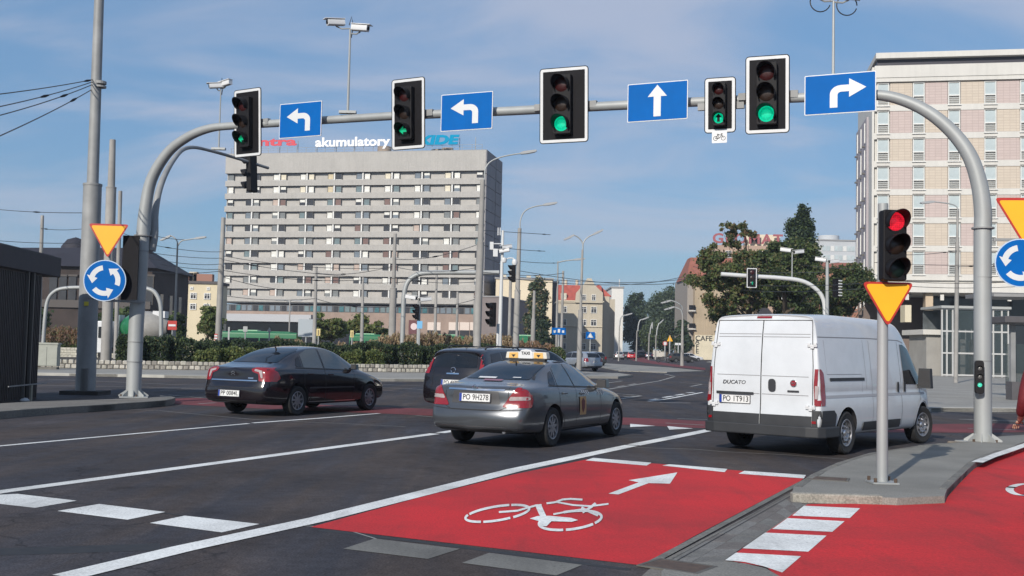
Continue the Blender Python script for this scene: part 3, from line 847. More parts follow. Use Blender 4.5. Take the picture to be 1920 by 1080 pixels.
# bicycle plate
loc = gp(1349, 256.5); loc = CAM + (loc - CAM) * 0.985
t = thing('bicycle_plate', loc, R(-20), 'small white plate with a black bicycle under the smallest overhead signal', 'sign')
MB().plate(rrect(0.30, 0.25, 0.015), (0, 0, 0), (1, 0, 0), (0, 0, 1), 0.006).build('plate', SWHITE, t)
mb = MB()
def ringp(mb, cx, cz, r, w, y, n=18):
    vs = []
    for k in range(n):
        a = 2 * PI * k / n
        vs += [(cx + r * math.cos(a), y, cz + r * math.sin(a)), (cx + (r - w) * math.cos(a), y, cz + (r - w) * math.sin(a))]
    mb.add(vs, [(2 * k, 2 * k + 1, (2 * k + 3) % (2 * n), (2 * k + 2) % (2 * n)) for k in range(n)])
def seg(mb, a, b, w, y):
    a, b = Vector((a[0], 0, a[1])), Vector((b[0], 0, b[1])); d = (b - a).normalized(); nn = Vector((-d.z, 0, d.x)) * w / 2
    mb.add([a + nn + Vector((0, y, 0)), a - nn + Vector((0, y, 0)), b - nn + Vector((0, y, 0)), b + nn + Vector((0, y, 0))], [(0, 1, 2, 3)])
def bike2d(mb, s, y):
    ringp(mb, -.62 * s, -.25 * s, .36 * s, .07 * s, y); ringp(mb, .62 * s, -.25 * s, .36 * s, .07 * s, y)
    for k, (a, b) in enumerate((((-.62, -.25), (-.25, .3)), ((-.25, .3), (.42, .3)), ((.62, -.25), (.35, .48)), ((-.05, -.25), (.42, .3)), ((-.05, -.25), (-.25, .3)), ((-.62, -.25), (-.05, -.25)), ((-.38, .42), (-.12, .42)), ((.25, .5), (.5, .5)), ((-.25, .3), (-.25, .42)))):
        seg(mb, (a[0] * s, a[1] * s), (b[0] * s, b[1] * s), .075 * s, y - 0.0006 * (k + 1))
bike2d(mb, 0.125, -0.009)
mb.build('bicycle_pictogram', BLK, t)

ARW_S = [(-.075, -.36), (.075, -.36), (.075, .12), (.20, .12), (0, .40), (-.20, .12), (-.075, .12)]
def arrow_left():
    out = [(.30, -.28), (.30, .02)]
    for k in range(0, 7): a = R(0 + 15 * k); out.append((.10 + .20 * math.cos(a), .02 + .20 * math.sin(a)))
    out += [(-.05, .22), (-.05, .36), (-.36, .14), (-.05, -.06), (-.05, .07), (.08, .07)]
    for k in range(6, -1, -1): a = R(15 * k); out.append((.09 + .07 * math.cos(a), .0 + .07 * math.sin(a)))
    out += [(.16, -.28)]
    return out
AL = arrow_left(); AR = [(-x, y) for x, y in AL]
for px, py, w, h, kind, yaw, tilt, lab in ((564, 225, 1.20, 0.83, 'L', -25, 0, 'leftmost blue lane sign with white arrow bending left, beside the far left overhead signal'),
                                     (875.5, 209.5, 1.26, 0.83, 'L', -23, 0, 'second blue lane sign with white arrow bending left, right of the green-arrow signal'),
                                     (1233, 190.5, 1.28, 0.80, 'S', -24, 0, 'blue lane sign with white arrow pointing straight up'),
                                     (1575, 175.5, 1.33, 0.78, 'R', -24, 0, 'blue lane sign with white arrow bending right, nearest the right-hand post')):
    ya = R(yaw); p = gp(px, py); loc = CAM + (p - CAM) * 0.988
    t = thing('lane_sign', loc, ya, lab, 'sign', 'blue lane signs on the gantry')
    MB().plate(rrect(w, h, 0.02), (0, 0, 0), (1, 0, 0), (0, 0, 1), 0.02).build('edge_frame', SWHITE, t)
    MB().plate(rrect(w - .035, h - .035, 0.015), (0, -0.0205, 0), (1, 0, 0), (0, 0, 1), 0.004).build('panel', SBLUE, t)
    po = {'L': AL, 'R': AR, 'S': ARW_S}[kind]
    ox = {'L': -0.02, 'R': 0.12, 'S': 0.0}[kind]
    MB().plate([(x * 1.02 + ox, y * .86 - (0.0 if kind == 'S' else .03)) for x, y in po], (0, -0.0247, 0), (1, 0, 0), (0, 0, 1), 0.004).build('arrow', SWHITE, t)
    for s in (-1, 1): MB().box((s * w * .3, 0.09, 0.0), (0.05, 0.17, 0.22)).build('clamp', GALV2, t)

# camera masts
def cctv(t, loc, rz, tilt=0.0, L_=0.42, name='camera'):
    c = inst(name, CAMM, t, loc, rot=(tilt, 0, rz)); return c
cb = MB(); cb.plate(rrect(.15, .14, .03), (0, -.21, 0), (-1, 0, 0), (0, 0, 1), .42); cb.mi(1).cyl((0, -.215, 0), .045, .02, 12, 'Y'); cb.mi(0).box((0, -.03, .085), (.18, .5, .015))
CAMM = cb.mesh('camera', [CAMW, BLK], True)
def mast(px0, py0, px1, py1, p0, cams, label, r=0.032, ring=False):
    top = A(px1, py1, p0.y)
    t = thing('camera_mast', p0, 0, label, 'camera mast')
    h = top.z - p0.z; dx = 0
    MB().tube([(0, 0, 0), (0, 0, h)], [r, r * .7], 8).build('mast_pole', GALV, t, smooth=True)
    MB().box((0, 0, 0.03), (0.40, 0.16, 0.06)).build('mount', GALV, t)
    for (dx, dz, rz) in cams:
        MB().tube([(0, 0, h + dz - .12), (dx * .6, 0, h + dz - .13), (dx, 0, h + dz - .07)], 0.018, 6).build('camera_bracket', GALV, t)
        cctv(t, (dx, -.05, h + dz), rz, R(8))
    if ring:
        n = 20; MB().tube([(0.26 + .20 * math.cos(R(k * 18)), .0, h - .08 + .20 * math.sin(R(k * 18))) for k in range(20)], .012, 5).build('cable_loop', CABLE, t)
        MB().tube([(-0.26 + .20 * math.cos(R(k * 18)), .0, h - .02 + .20 * math.sin(R(k * 18))) for k in range(20)], .012, 5).build('cable_loop', CABLE, t)
    else:
        MB().tube([(.03, 0, h - .2), (.07, 0, h + .1), (.02, 0, h + .3), (-.03, 0, h + .1)], .012, 5).build('cable_loop', CABLE, t)
    return t
p0 = gp(652, 213); mast(652, 213, 655, 55, p0, [(-.34, .14, R(-60)), (.24, .02, R(70))], 'camera mast standing on the gantry beam over the roof lettering')
p0 = gp(1562, 172); mast(1562, 165, 1563, 2, p0, [(.3, .10, R(80)), (-.3, .12, R(-80))], 'camera mast on the gantry beam above the right-turn sign, cut by the top edge', ring=True)
p0 = A(410, 281, ap[6].y + .2); mast(410, 281, 410, 165, p0, [(-.12, .05, R(-70)), (.14, .12, R(-120))], 'short camera mast on the left side arm with a tilted pair of silver cameras', r=.026)
# dark signal on the side arm, seen from the side
p = A(472, 325, ap[7].y - .6)
t = thing('traffic_light', p, R(-100), 'dark signal hanging tilted from the left side arm, seen from behind and showing no light', 'traffic light')
t.rotation_euler = (R(4), R(0), R(-112))
signal_head(t, 9, 0.36, 1.15)
MB().tube([(0, .02, .58), (0, .02, .95)], .03, 6).build('hanger', GALV2, t)

# posts with signs -----------------------------------------------------
def tri(w): return [(-w / 2, w * .866 / 2), (w / 2, w * .866 / 2), (0, -w * .866 / 2)]
def rtri(w, r=0.05): return chaikin(tri(w), 0) if r == 0 else round_poly(tri(w), r)
def round_poly(poly, r, n=4):
    out = []; m = len(poly)
    for i in range(m):
        p = Vector((*poly[i], 0)); a = (Vector((*poly[i - 1], 0)) - p).normalized(); b = (Vector((*poly[(i + 1) % m], 0)) - p).normalized()
        half = a.angle(b) / 2; d = r / math.tan(half); s, e = p + a * d, p + b * d
        for k in range(n + 1):
            t = k / n; q = s.lerp(p, t).lerp(p.lerp(e, t), t); out.append((q.x, q.y))
    return out
def yield_sign(loc, rz, w, label, tilt=0.0):
    t = thing('give_way_sign', loc, rz, label, 'sign'); t.rotation_euler = (0, tilt, rz)
    MB().plate(round_poly(tri(w), .045), (0, 0, 0), (1, 0, 0), (0, 0, 1), 0.012).build('red_border', SRED, t)
    MB().plate(round_poly([(x * .87, y * .87 + .006) for x, y in tri(w)], .035), (0, -0.0125, 0.004), (1, 0, 0), (0, 0, 1), 0.003).build('yellow_panel', SYEL, t)
    MB().box((0, .03, w * .2), (w * .5, .03, .04)).build('rear_rail', GALV2, t)
    return t
def round_sign(loc, rz, d, label):
    t = thing('roundabout_sign', loc, rz, label, 'sign')
    MB().cyl((0, 0, 0), d / 2, 0.012, 40, 'Y').build('white_rim', M('sign_pale_blue', (.45, .55, .68), .4), t)
    MB().cyl((0, -0.0085, 0), d / 2 * .955, 0.005, 40, 'Y').build('blue_disc', SBLUE, t)
    for k in range(3):
        a0 = R(100 + 120 * k); s = d / 2; out = []
        # arrow runs counter-clockwise along the ring
        for j in range(9): a = a0 + R(62) * j / 8; out.append((.74 * s * math.cos(a), .74 * s * math.sin(a)))
        a = a0 + R(62); out += [(.88 * s * math.cos(a), .88 * s * math.sin(a)), (.60 * s * math.cos(a + R(32)), .60 * s * math.sin(a + R(32))), (.36 * s * math.cos(a), .36 * s * math.sin(a))]
        for j in range(8, -1, -1): a = a0 + R(62) * j / 8; out.append((.50 * s * math.cos(a), .50 * s * math.sin(a)))
        MB().plate(out, (0, -0.0115, 0), (1, 0, 0), (0, 0, 1), 0.003).build('white_arrow', SWHITE, t)
    return t
def post(loc, h, r, label, r2=None, name='sign_post', mat=None, cat='post', base=True, group=None):
    t = thing(name, loc, 0, label, cat, group)
    MB().tube([(0, 0, 0), (0, 0, h)], [r, r2 or r], 16).build('pole', mat or GALV, t, smooth=True)
    if base:
        MB().box((0, 0, .012), (r * 4.6, r * 4.6, .02)).build('base_plate', GALV, t)
        for sx in (-1, 1):
            for sy in (-1, 1): MB().cyl((sx * r * 1.8, sy * r * 1.8, .045), .02, .05, 6).build('bolt', IRON, t)
    return t
pb = G(1654, 906, 0.087)
ptop = A(1659, 382, pb.y)
P1 = post(pb, ptop.z - pb.z, 0.066, 'grey steel post carrying the red signal and the right yellow give way sign', 0.060)
p = A(1659, 572, pb.y) + Vector((-.0, -.10, 0))
yield_sign(p, R(-2), 0.62, 'yellow give way sign on the post right in front of the white van')
p = A(1665, 463, pb.y) + Vector((0, -.16, 0))
t = thing('traffic_light', p, R(4), 'black signal with red lit on its own post in front of the tiled building', 'traffic light')
signal_head(t, 0, 0.285, 0.84, depth=.15)
MB().box((-.02, .15, 0), (.08, .14, .5)).build('bracket', GALV2, t)
# small repeater on the gantry post
p = G(1843, 832, .04); q = A(1836, 707, p.y - .24)
t = thing('traffic_light', q, R(-14), 'tiny three-lamp repeater signal with green lit on the right gantry post', 'traffic light')
MB().plate(rrect(.15, .60, .05), (0, .06, 0), (1, 0, 0), (0, 0, 1), .12).build('housing', BLK2, t, bevel=.008)
for k, m in enumerate((M('lens_clear', (.12, .12, .12), .2), MATS['lens_clear'], M('lens_green_small', (0.02, .3, .22), .3, emit=(.08, .62, .42), estr=.9))):
    MB().lathe([(.0005, -.015), (.03, -.01), (.04, 0)], (0.0, -.062, .16 - k * .15), 'Y', 14).build('lens', m, t, smooth=True)
    n = 8; MB().add([(.048 * math.cos(PI * j / n), -.06 - dy, .16 - k * .15 + .048 * math.sin(PI * j / n)) for dy in (0, .06) for j in range(n + 1)], [(j, j + 1, n + 2 + j, n + 1 + j) for j in range(n)]).build('visor', BLK2, t, recalc=False)
# signs at the right edge
pp = A(1913, 493, gR_.y - .6)
yield_sign(A(1921, 417, gR_.y - .6), R(-8), 1.02, 'large yellow give way sign cut by the right edge of the picture', tilt=R(0))
round_sign(pp, R(-8), 0.87, 'blue roundabout sign with three white arrows at the right edge of the picture')
t = thing('sign_bracket', (gR_.x, gR_.y - .15, A(1860, 556, gR_.y).z), 0, 'grey arm from the right gantry post holding the two signs at the right edge', 'bracket')
for dz in (0.0, .55, 1.0): MB().box((.42, -.36, dz), (.86, .05, .05), R(-6)).build('arm', GALV2, t)
MB().tube([(.72, -.40, -.1), (.72, -.40, 1.4)], .03, 8).build('upright', GALV2, t)
# signs on the left
lp_ = A(203, 560, gL_.y - .5)
yield_sign(A(203, 452, gL_.y - .8), R(4), 0.98, 'yellow give way sign above the left blue roundabout sign, before the thick pole')
round_sign(A(196.5, 526, gL_.y - .85), R(6), 1.02, 'blue roundabout sign with three white arrows in front of the thick left pole')
ztop = A(205, 470, gL_.y - .7)
t = thing('sign_bracket', (ztop.x, ztop.y, A(205, 565, ztop.y).z), 0, 'upright and cross arm behind the left pair of signs, clamped to the gantry post', 'bracket')
MB().tube([(0, 0, 0), (0, 0, 1.9)], .04, 8).build('upright', GALV, t, smooth=True)
MB().box((.36, .25, .02), (.95, .05, .06), R(35)).build('arm', GALV2, t)
MB().box((.5, .10, .85), (.40, .05, 1.6)).build('signal_back', BLK, t)

# poles table ----------------------------------------------------------
def lean_pole(name, bx, by, tx, ty, Y, wpx0, wpx1, label, cat='pole', group=None, mat=None, z0=None, collar=None, n=14):
    p = A(bx, by, Y); base = Vector((p.x, Y, 0.12 if z0 is None else z0))
    q = A(tx, ty, Y)
    t = thing(name, base, 0, label, cat, group)
    r0, r1 = wpx0 * Y / FPX / 2, wpx1 * Y / FPX / 2
    top = q - base
    # a vertical pole: keep a trace of the lean seen in the picture, at most one degree
    lx = max(-0.012, min(0.012, top.x / top.z)) * top.z
    if collar:
        zc = A(tx, collar, Y).z - base.z
        MB().tube([(0, 0, 0), (lx * zc / top.z, 0, zc)], [r0, r0 * .92], n).build('lower_shaft', mat or CONC_P, t, smooth=True)
        MB().tube([(lx * zc / top.z, 0, zc), (lx, 0, top.z)], [r1 * 1.25, r1], n).build('upper_shaft', mat or CONC_P, t, smooth=True)
        MB().cyl((lx * zc / top.z, 0, zc), r0 * .97, .06, n).build('collar', mat or CONC_P, t, smooth=True)
    else:
        MB().tube([(0, 0, 0), (lx, 0, top.z)], [r0, r1], n).build('shaft', mat or CONC_P, t, smooth=True)
    return t
t = lean_pole('catenary_pole', 160, 738, 188, -60, 31.7, 36, 17, 'thick two-part steel pole left of the gantry running out of the top of the picture', mat=GALV2, z0=0.0, collar=347, n=20)
base = t.location
MB().box((0, 0, 0.03), (1.1, 1.0, .16)).build('foundation', M('foundation_dark', (.04, .038, .036), .9, var=.3, world_space=True), t)
MB().tube([(.07, -.32, 0), (.07, -.32, .75)], .10, 12).build('cable_cover', M('cover_grey', (.12, .12, .115), .6), t, smooth=True)
zc = A(178, 155, 31.7).z - base.z
MB().cyl((.05, 0, zc), .17, .08, 16).build('clamp', GALV2, t); MB().cyl((.05, 0, zc - .12), .17, .05, 16).build('clamp', GALV2, t)
MB().plate(rrect(.13, .12, .01), (.03, -.29, A(160, 570, 31.7).z - base.z), (1, 0, 0), (0, 0, 1), .004).build('number_plate', M('plate_yellow', (.6, .5, .05), .5), t)
MB().cyl((0, 0, A(160, 559, 31.7).z - base.z), .285, .02, 20).build('band', GALV2, t)
# ================================================================== FAR POLES, LAMPS, WIRES
def px2r(w, Y): return max(w * Y / FPX / 2, 0.02)
lean_pole('catenary_pole', 199, 674, 211, 262, 60, 20, 11, 'grey two-part pole directly behind the left pair of signs', collar=352)
lean_pole('catenary_pole', 217, 660, 219, 358, 75, 8, 7, 'thin grey pole just right of the two-part pole behind the left signs')
lean_pole('catenary_pole', 72, 640, 76, 404, 70, 9, 6, 'thin grey pole rising behind the dark kiosk roof')
lean_pole('catenary_pole', 408, 648, 419, 408, 75, 12, 8, 'grey pole at the left edge of the tall slab building', collar=500)
lean_pole('catenary_pole', 589, 650, 593, 500, 90, 9, 5, 'grey pole in front of the slab building beside the blank grey board')
lean_pole('catenary_pole', 678, 650, 681, 518, 92, 8, 4, 'thin grey pole left of the tree canopy in front of the slab building')
lean_pole('catenary_pole', 734, 655, 741, 438, 75, 14, 6, 'tall grey pole in front of the middle of the slab building', collar=541)
lean_pole('catenary_pole', 815, 650, 819, 500, 95, 7, 4, 'thin grey pole right of the pedestrian signals')
lean_pole('catenary_pole', 856, 650, 858, 547, 98, 6, 4, 'shorter thin grey pole near the lit blinds of the slab building')
lean_pole('catenary_pole', 889, 655, 890, 560, 80, 5, 4, 'very thin pole hard against the thick lamp pole')
lean_pole('catenary_pole', 954, 655, 958, 500, 82, 7, 5, 'slim grey pole just left of the second lamp column')
lean_pole('catenary_pole', 998, 655, 1003, 545, 85, 9, 5, 'grey pole in front of the drooping tree', collar=600)
lean_pole('catenary_pole', 1052, 655, 1056, 508, 95, 6, 4, 'thin pole in front of the red-roofed house')
lean_pole('catenary_pole', 1043, 655, 1045, 540, 96, 4, 3, 'thinnest pole at the left side of the red-roofed house')

LAMPM = None
def lamphead():
    b = MB(); b.plate([(0, -.05), (.25, -.07), (.75, -.06), (.85, -.01), (.8, .05), (.2, .08), (0, .05)], (0, .11, 0), (1, 0, 0), (0, 0, 1), .22)
    b.mi(1).plate([(.28, -.085), (.72, -.078), (.72, -.06), (.28, -.065)], (0, .085, 0), (1, 0, 0), (0, 0, 1), .17)
    return b.mesh('lamp_head', [M('lamp_grey', (.33, .34, .35), .45), M('lamp_glass', (.6, .6, .58), .2)], True)
LAMPM = lamphead()
def street_lamp(bx, by, tx, ty, Y, w0, w1, arms, label, collar=None, base_z=None, mat=None):
    t = lean_pole('street_lamp', bx, by, tx, ty, Y, w0, w1, label, 'street lamp', 'street lamps', mat or CONC_P, collar=collar)
    b = t.location
    for a in arms:
        pts = [rel(A(px, py, Y), b) for px, py in a]
        MB().tube(catmull(pts, 4), px2r(3.0 if Y > 60 else 3.4, Y) * .8, 8).build('arm', mat or GALV, t, smooth=True)
        d = (pts[-1] - pts[-2]); d.normalize()
        hd = px2r(1, Y)
        L_ = 0.85
        o = inst('lamp_head', LAMPM, t, pts[-1] - d * 0.1, rot=(0, -math.asin(max(-1, min(1, d.z))) * (1 if d.x > 0 else -1), 0 if d.x > 0 else PI))
        s = max(1.0, 22 * Y / FPX / 0.85); s = min(s, 1.35); o.scale = (s, s, s)
    return t
street_lamp(893, 668, 908, 337, 56, 15, 9, [[(908, 340), (910, 318), (920, 303), (945, 293), (980, 287)]], 'thick tall street lamp against the right edge of the slab building', collar=455)
street_lamp(966, 662, 975, 428, 65, 12, 7, [[(975, 432), (976, 412), (984, 396), (1000, 388), (1022, 384)]], 'street lamp right of the slab building with one head bending right', collar=545)
street_lamp(1086, 662, 1093, 468, 80, 10, 4, [[(1093, 470), (1092, 455), (1084, 445), (1074, 440)], [(1093, 470), (1094, 455), (1102, 445), (1114, 439)]], 'street lamp with two arms spread like a Y in front of the red-roofed house', collar=582)
street_lamp(326, 665, 333, 455, 80, 6, 3, [[(333, 462), (332, 452), (326, 445), (318, 441)], [(333, 462), (340, 452), (355, 449), (368, 447)]], 'street lamp with two arms left of the slab building')
street_lamp(1792, 722, 1797, 395, 66, 8, 4, [[(1797, 400), (1794, 388), (1780, 382), (1748, 378)]], 'slim street lamp in front of the tiled building with its head bending left', collar=455)
street_lamp(1279, 668, 1280, 590, 120, 7, 3, [[(1280, 592), (1277, 582), (1268, 577), (1262, 575)], [(1280, 580), (1276, 572), (1266, 566), (1256, 563)]], 'street lamp with two heads pointing left near the cafe house')
for bx, tx, ty, hx, hy, Y, lab in ((1193, 1196, 620, 1208, 599, 170, 'first small far lamp from the left in front of the dark trees'), (1216, 1219, 625, 1226, 604, 200, 'second small far lamp in front of the dark trees'),
                               (1229, 1231, 628, 1240, 606, 210, 'third small far lamp in front of the dark trees'), (1160, 1162, 610, 1176, 591, 160, 'small far lamp against the pale tower house side')):
    street_lamp(bx, 662, tx, ty, Y, 3, 2, [[(tx, ty + 1), (tx + 1, ty - 10), (tx + 4, hy + 2), (hx - 3, hy)]], lab)
street_lamp(1045, 655, 1046, 490, 110, 3, 2.4, [[(1046, 492), (1060, 489), (1078, 487)]], 'thin lamp left of the Y-shaped lamp with one straight arm')
street_lamp(542, 650, 542, 565, 120, 3, 2.4, [[(542, 566), (536, 563), (532, 563)], [(542, 566), (546, 563), (549, 563)]], 'small T-shaped lamp in front of the foot of the slab building')

def portal(name, pts, Y, w, label, cat='mast arm', mat=None):
    p0 = A(*pts[0], Y); base = Vector((p0.x, Y, .1))
    t = thing(name, base, 0, label, cat)
    P_ = [Vector((0, 0, 0))] + [rel(A(*q, Y), base) for q in pts[1:]]
    MB().tube(catmull(P_, 5), px2r(w, Y), 10).build('bent_tube', mat or GALV, t, smooth=True)
    return t
portal('mast_arm', [(754, 650), (756, 590), (758, 550), (766, 527), (785, 514), (820, 511), (880, 511), (936, 511)], 70, 9, 'small bent mast arm in front of the right half of the slab building')
portal('mast_arm', [(80, 655), (84, 600), (90, 562), (105, 545), (125, 540), (150, 539)], 66, 7, 'pale bent mast arm left of the thick pole')
portal('mast_arm', [(303, 655), (302, 600), (300, 568), (290, 548), (275, 541), (262, 540)], 66, 8, 'pale bent mast arm right of the left gantry post')
tm = portal('mast_arm', [(1547, 660), (1547, 600), (1543, 560), (1525, 538), (1500, 526), (1460, 521), (1410, 518), (1352, 514)], 75, 8, 'white bent mast arm behind the van reaching left in front of the trees', mat=M('mast_white', (.55, .56, .56), .5))
p = A(1410, 521, 74.5); t = thing('traffic_light', p, 0, 'small far signal with white border and green arrow, on the mast arm behind the van', 'traffic light')
signal_head(t, 2, 0.36, 1.12, ('up', LGD), (0.72, 1.38), visors=False)
lean_pole('signal_post', 1551, 660, 1551, 492, 74, 8, 6, 'grey post beside the foot of the mast arm behind the van', mat=GALV)
def camset(px0, py0, py1, Y, label, n=2):
    p = A(px0, py0, Y); q = A(px0, py1, Y); t = thing('camera_mast', p, 0, label, 'camera mast')
    MB().tube([(0, 0, 0), (0, 0, q.z - p.z)], .04, 8).build('mast_pole', GALV, t)
    for k in range(n):
        s = (-1) ** k; o = cctv(t, (s * .45, 0, q.z - p.z + .1 * k), R(-70 * s), R(8)); o.scale = (1.7, 1.7, 1.7)
        MB().tube([(0, 0, q.z - p.z), (s * .45, 0, q.z - p.z - .05)], .03, 6).build('camera_bracket', GALV, t)
camset(1485, 521, 472, 75, 'camera mast with two cameras standing on the white mast arm behind the van')
camset(1551, 492, 490, 74, 'pair of cameras on top of the post behind the van')
t = thing('louvred_signal', A(1567, 540, 74), R(30), 'dark signal with five pale louvre stripes seen from the side behind the van', 'traffic light')
MB().box((0, 0, 0), (.32, .3, 1.25)).build('housing', BLK, t)
for k in range(6): MB().box((.24, -.1, -.5 + k * .2), (.28, .25, .07)).build('hood', SWHITE, t)

# equipment mast right of the slab building
t = lean_pole('equipment_mast', 936, 655, 943, 432, 57, 9, 5, 'pale mast hung with white boxes, cameras and cables right of the slab building', 'equipment mast', mat=M('mast_white', (.55, .56, .56), .5))
b = t.location
for px, py, w, h in ((921, 461, 9, 15), (929, 474, 9, 15)):
    q = rel(A(px, py, 56.7), b); MB().box(q, (w * 56 / FPX, .2, h * 56 / FPX)).build('white_box', CAMW, t, bevel=.01)
for px in (934, 938): q = rel(A(px, 434, 56.9), b); MB().tube([q + Vector((0, 0, -.2)), q + Vector((0, 0, .2))], .03, 6).build('antenna', CAMW, t)
q0 = rel(A(921, 457, 57), b); q1 = rel(A(940, 457, 57), b); MB().tube([q0, q1], .03, 6).build('arm', CAMW, t)
for px, py, rz in ((950, 463, -70), (946, 470, -100)):
    o = cctv(t, rel(A(px, py, 56.8), b), R(rz), R(10)); o.scale = (1.3, 1.3, 1.3)
q = rel(A(945, 488, 57), b); MB().lathe([(0.001, .16), (.14, .12), (.16, 0), (.12, -.12), (.001, -.14)], q, 'Z', 12).build('dome', CAMW, t, smooth=True)
MB().tube(catmull([rel(A(*p_, 57), b) for p_ in ((946, 487), (955, 484), (963, 485), (965, 490))], 4), .035, 6).build('arm', CAMW, t)
MB().lathe([(0.001, .2), (.12, .17), (.16, 0), (.1, -.14), (.001, -.16)], rel(A(965, 493, 57), b), 'Z', 12).build('dome_camera', CAMW, t, smooth=True)
t = thing('traffic_light', A(963, 513, 57), R(-75), 'narrow dark signal hanging below the dome camera', 'traffic light'); signal_head(t, 9, .3, .9)
t = thing('traffic_light', A(924, 590, 50), R(-60), 'large dark out-of-focus signal head behind the black cars, facing left', 'traffic light'); signal_head(t, 9, .36, 1.1); 
q = G(933, 668, .12); t = post(Vector((A(933, 655, 50.5).x, 50.5, .12)), 2.6, .07, 'white post carrying the dark signal right of the thick lamp', .07, mat=M('mast_white', (.55, .56, .56), .5), base=False, name='signal_post')
t = thing('traffic_light', A(782, 585, 68), R(-60), 'dark pedestrian signal in front of the brown ground floor, facing left', 'traffic light'); signal_head(t, 9, .3, .95)
lean_pole('signal_post', 784, 655, 786, 560, 68.3, 7, 6, 'post of the dark pedestrian signal in front of the brown ground floor', mat=GALV)
camset(784, 575, 561, 68.2, 'two small cameras above the dark pedestrian signal')

# wires ---------------------------------------------------------------
WIRE = M('wire', (.035, .035, .04), .5)
def wire(a, b, label, sag=0.25, r=0.014, name='overhead_wire', iso=None):
    p, q = A(*a), A(*b); o = p.copy(); n = 10; pts = []
    rr = []
    for k in range(n + 1):
        t = k / n; v = p.lerp(q, t); v.z -= sag * 4 * t * (1 - t); pts.append(v - o)
        Yk = v.y; rr.append(max(r, Yk / FPX * 0.55))
    if iso is None:
        ob = MB().tube(pts, rr, 5).build(name, WIRE); ob.location = o; tag(ob, label, 'wire', 'overhead tram wires')
    else:
        t = thing(name, o, 0, label, 'wire', 'overhead tram wires')
        MB().tube(pts, rr, 5).build('wire', WIRE, t)
        v = p.lerp(q, iso) - o; v2 = p.lerp(q, iso + .07) - o; v.z -= sag * 4 * iso * (1 - iso); v2.z -= sag * 4 * (iso + .07) * (.93 - iso)
        MB().tube([v, v.lerp(v2, .5), v2], [rr[0] * 1.5, rr[0] * 2.6, rr[0] * 1.5], 6).build('insulator', BLK, t)
wire((176, 149, 31.7), (-30, 180, 24), 'uppermost of the four span wires running left from the thick pole', 0.03, iso=.04)
wire((175, 153, 31.7), (-30, 206, 22), 'second of the four span wires running left from the thick pole', 0.05, iso=.5)
wire((175, 158, 31.7), (-30, 224, 23), 'third of the four span wires running left from the thick pole', 0.06, iso=.3)
wire((172, 168, 31.7), (-30, 268, 21), 'lowest and steepest span wire running left from the thick pole', 0.05, iso=.2)
W_ = [((-20, 391, 40), (166, 399, 31.7), .05, .5), ((76, 428, 70), (165, 428, 60), .1, .1), ((-20, 450, 60), (165, 455, 75), .1, None), ((232, 438, 55), (262, 447, 60), .02, .4), ((284, 441, 40), (345, 449, 75), .05, None),
      ((290, 460, 45), (415, 472, 74), .1, .1), ((270, 472, 50), (415, 484, 75), .1, None), ((280, 484, 50), (414, 495, 75), .15, None), ((300, 495, 60), (413, 505, 75), .1, None), ((270, 508, 60), (414, 508, 75), .15, .6),
      ((420, 480, 75), (740, 502, 75), .35, None), ((419, 487, 75), (905, 520, 60), .5, .1), ((419, 507, 75), (680, 525, 90), .3, .6), ((420, 520, 75), (590, 545, 88), .3, None), ((593, 512, 88), (740, 498, 75), .3, .35),
      ((741, 486, 75), (905, 455, 56), .3, .5), ((741, 500, 75), (904, 500, 56), .3, .7), ((741, 520, 75), (903, 528, 56), .2, .3), ((681, 530, 90), (818, 520, 94), .2, None), ((905, 432, 56), (1032, 440, 70), .0, .85), ((906, 460, 56), (1022, 471, 70), .05, .85),
      ((975, 490, 65), (1046, 493, 100), .05, .8), ((905, 516, 56), (1290, 516, 130), .8, .3), ((975, 508, 65), (1292, 527, 130), .6, None), ((905, 510, 56), (1056, 512, 95), .2, .5), ((975, 520, 65), (1300, 520, 150), .5, None), ((425, 555, 80), (590, 560, 88), .2, None), ((592, 560, 88), (740, 575, 76), .3, .5), ((742, 575, 75), (895, 560, 58), .3, .6),
      ((1290, 528, 130), (1640, 540, 60), .6, None), ((1290, 517, 130), (1640, 530, 60), .6, None), ((1700, 478, 60), (1795, 470, 66), .05, .7), ((1640, 492, 60), (1925, 495, 50), .1, None), ((1640, 523, 50), (1930, 527, 45), .15, None), ((1640, 531, 50), (1930, 536, 45), .15, None), ((1795, 500, 66), (1930, 485, 50), .1, .2), ((1340, 470, 120), (1600, 505, 80), .3, .5), ((1300, 500, 120), (1560, 510, 75), .3, None)]
places = ['left of the slab building', 'across the foot of the slab building', 'right of the slab building', 'in front of the tiled building and the trees']
cnt = {}
ORD = ['topmost', 'second highest', 'third highest', 'fourth highest', 'fifth highest', 'sixth highest', 'seventh highest', 'eighth highest', 'ninth highest', 'tenth highest', 'eleventh highest', 'twelfth highest', 'lowest', 'last', 'very last']
for a, b, s, iso in sorted(W_, key=lambda q: q[0][1] + q[1][1]):
    mx_ = (a[0] + b[0]) / 2; pl = places[0] if mx_ < 420 else places[1] if mx_ < 905 else places[2] if mx_ < 1290 else places[3]
    k_ = cnt.get(pl, 0); cnt[pl] = k_ + 1
    wire(a, b, '%s thin dark tram wire %s' % (ORD[k_], pl), s, .011, iso=iso)

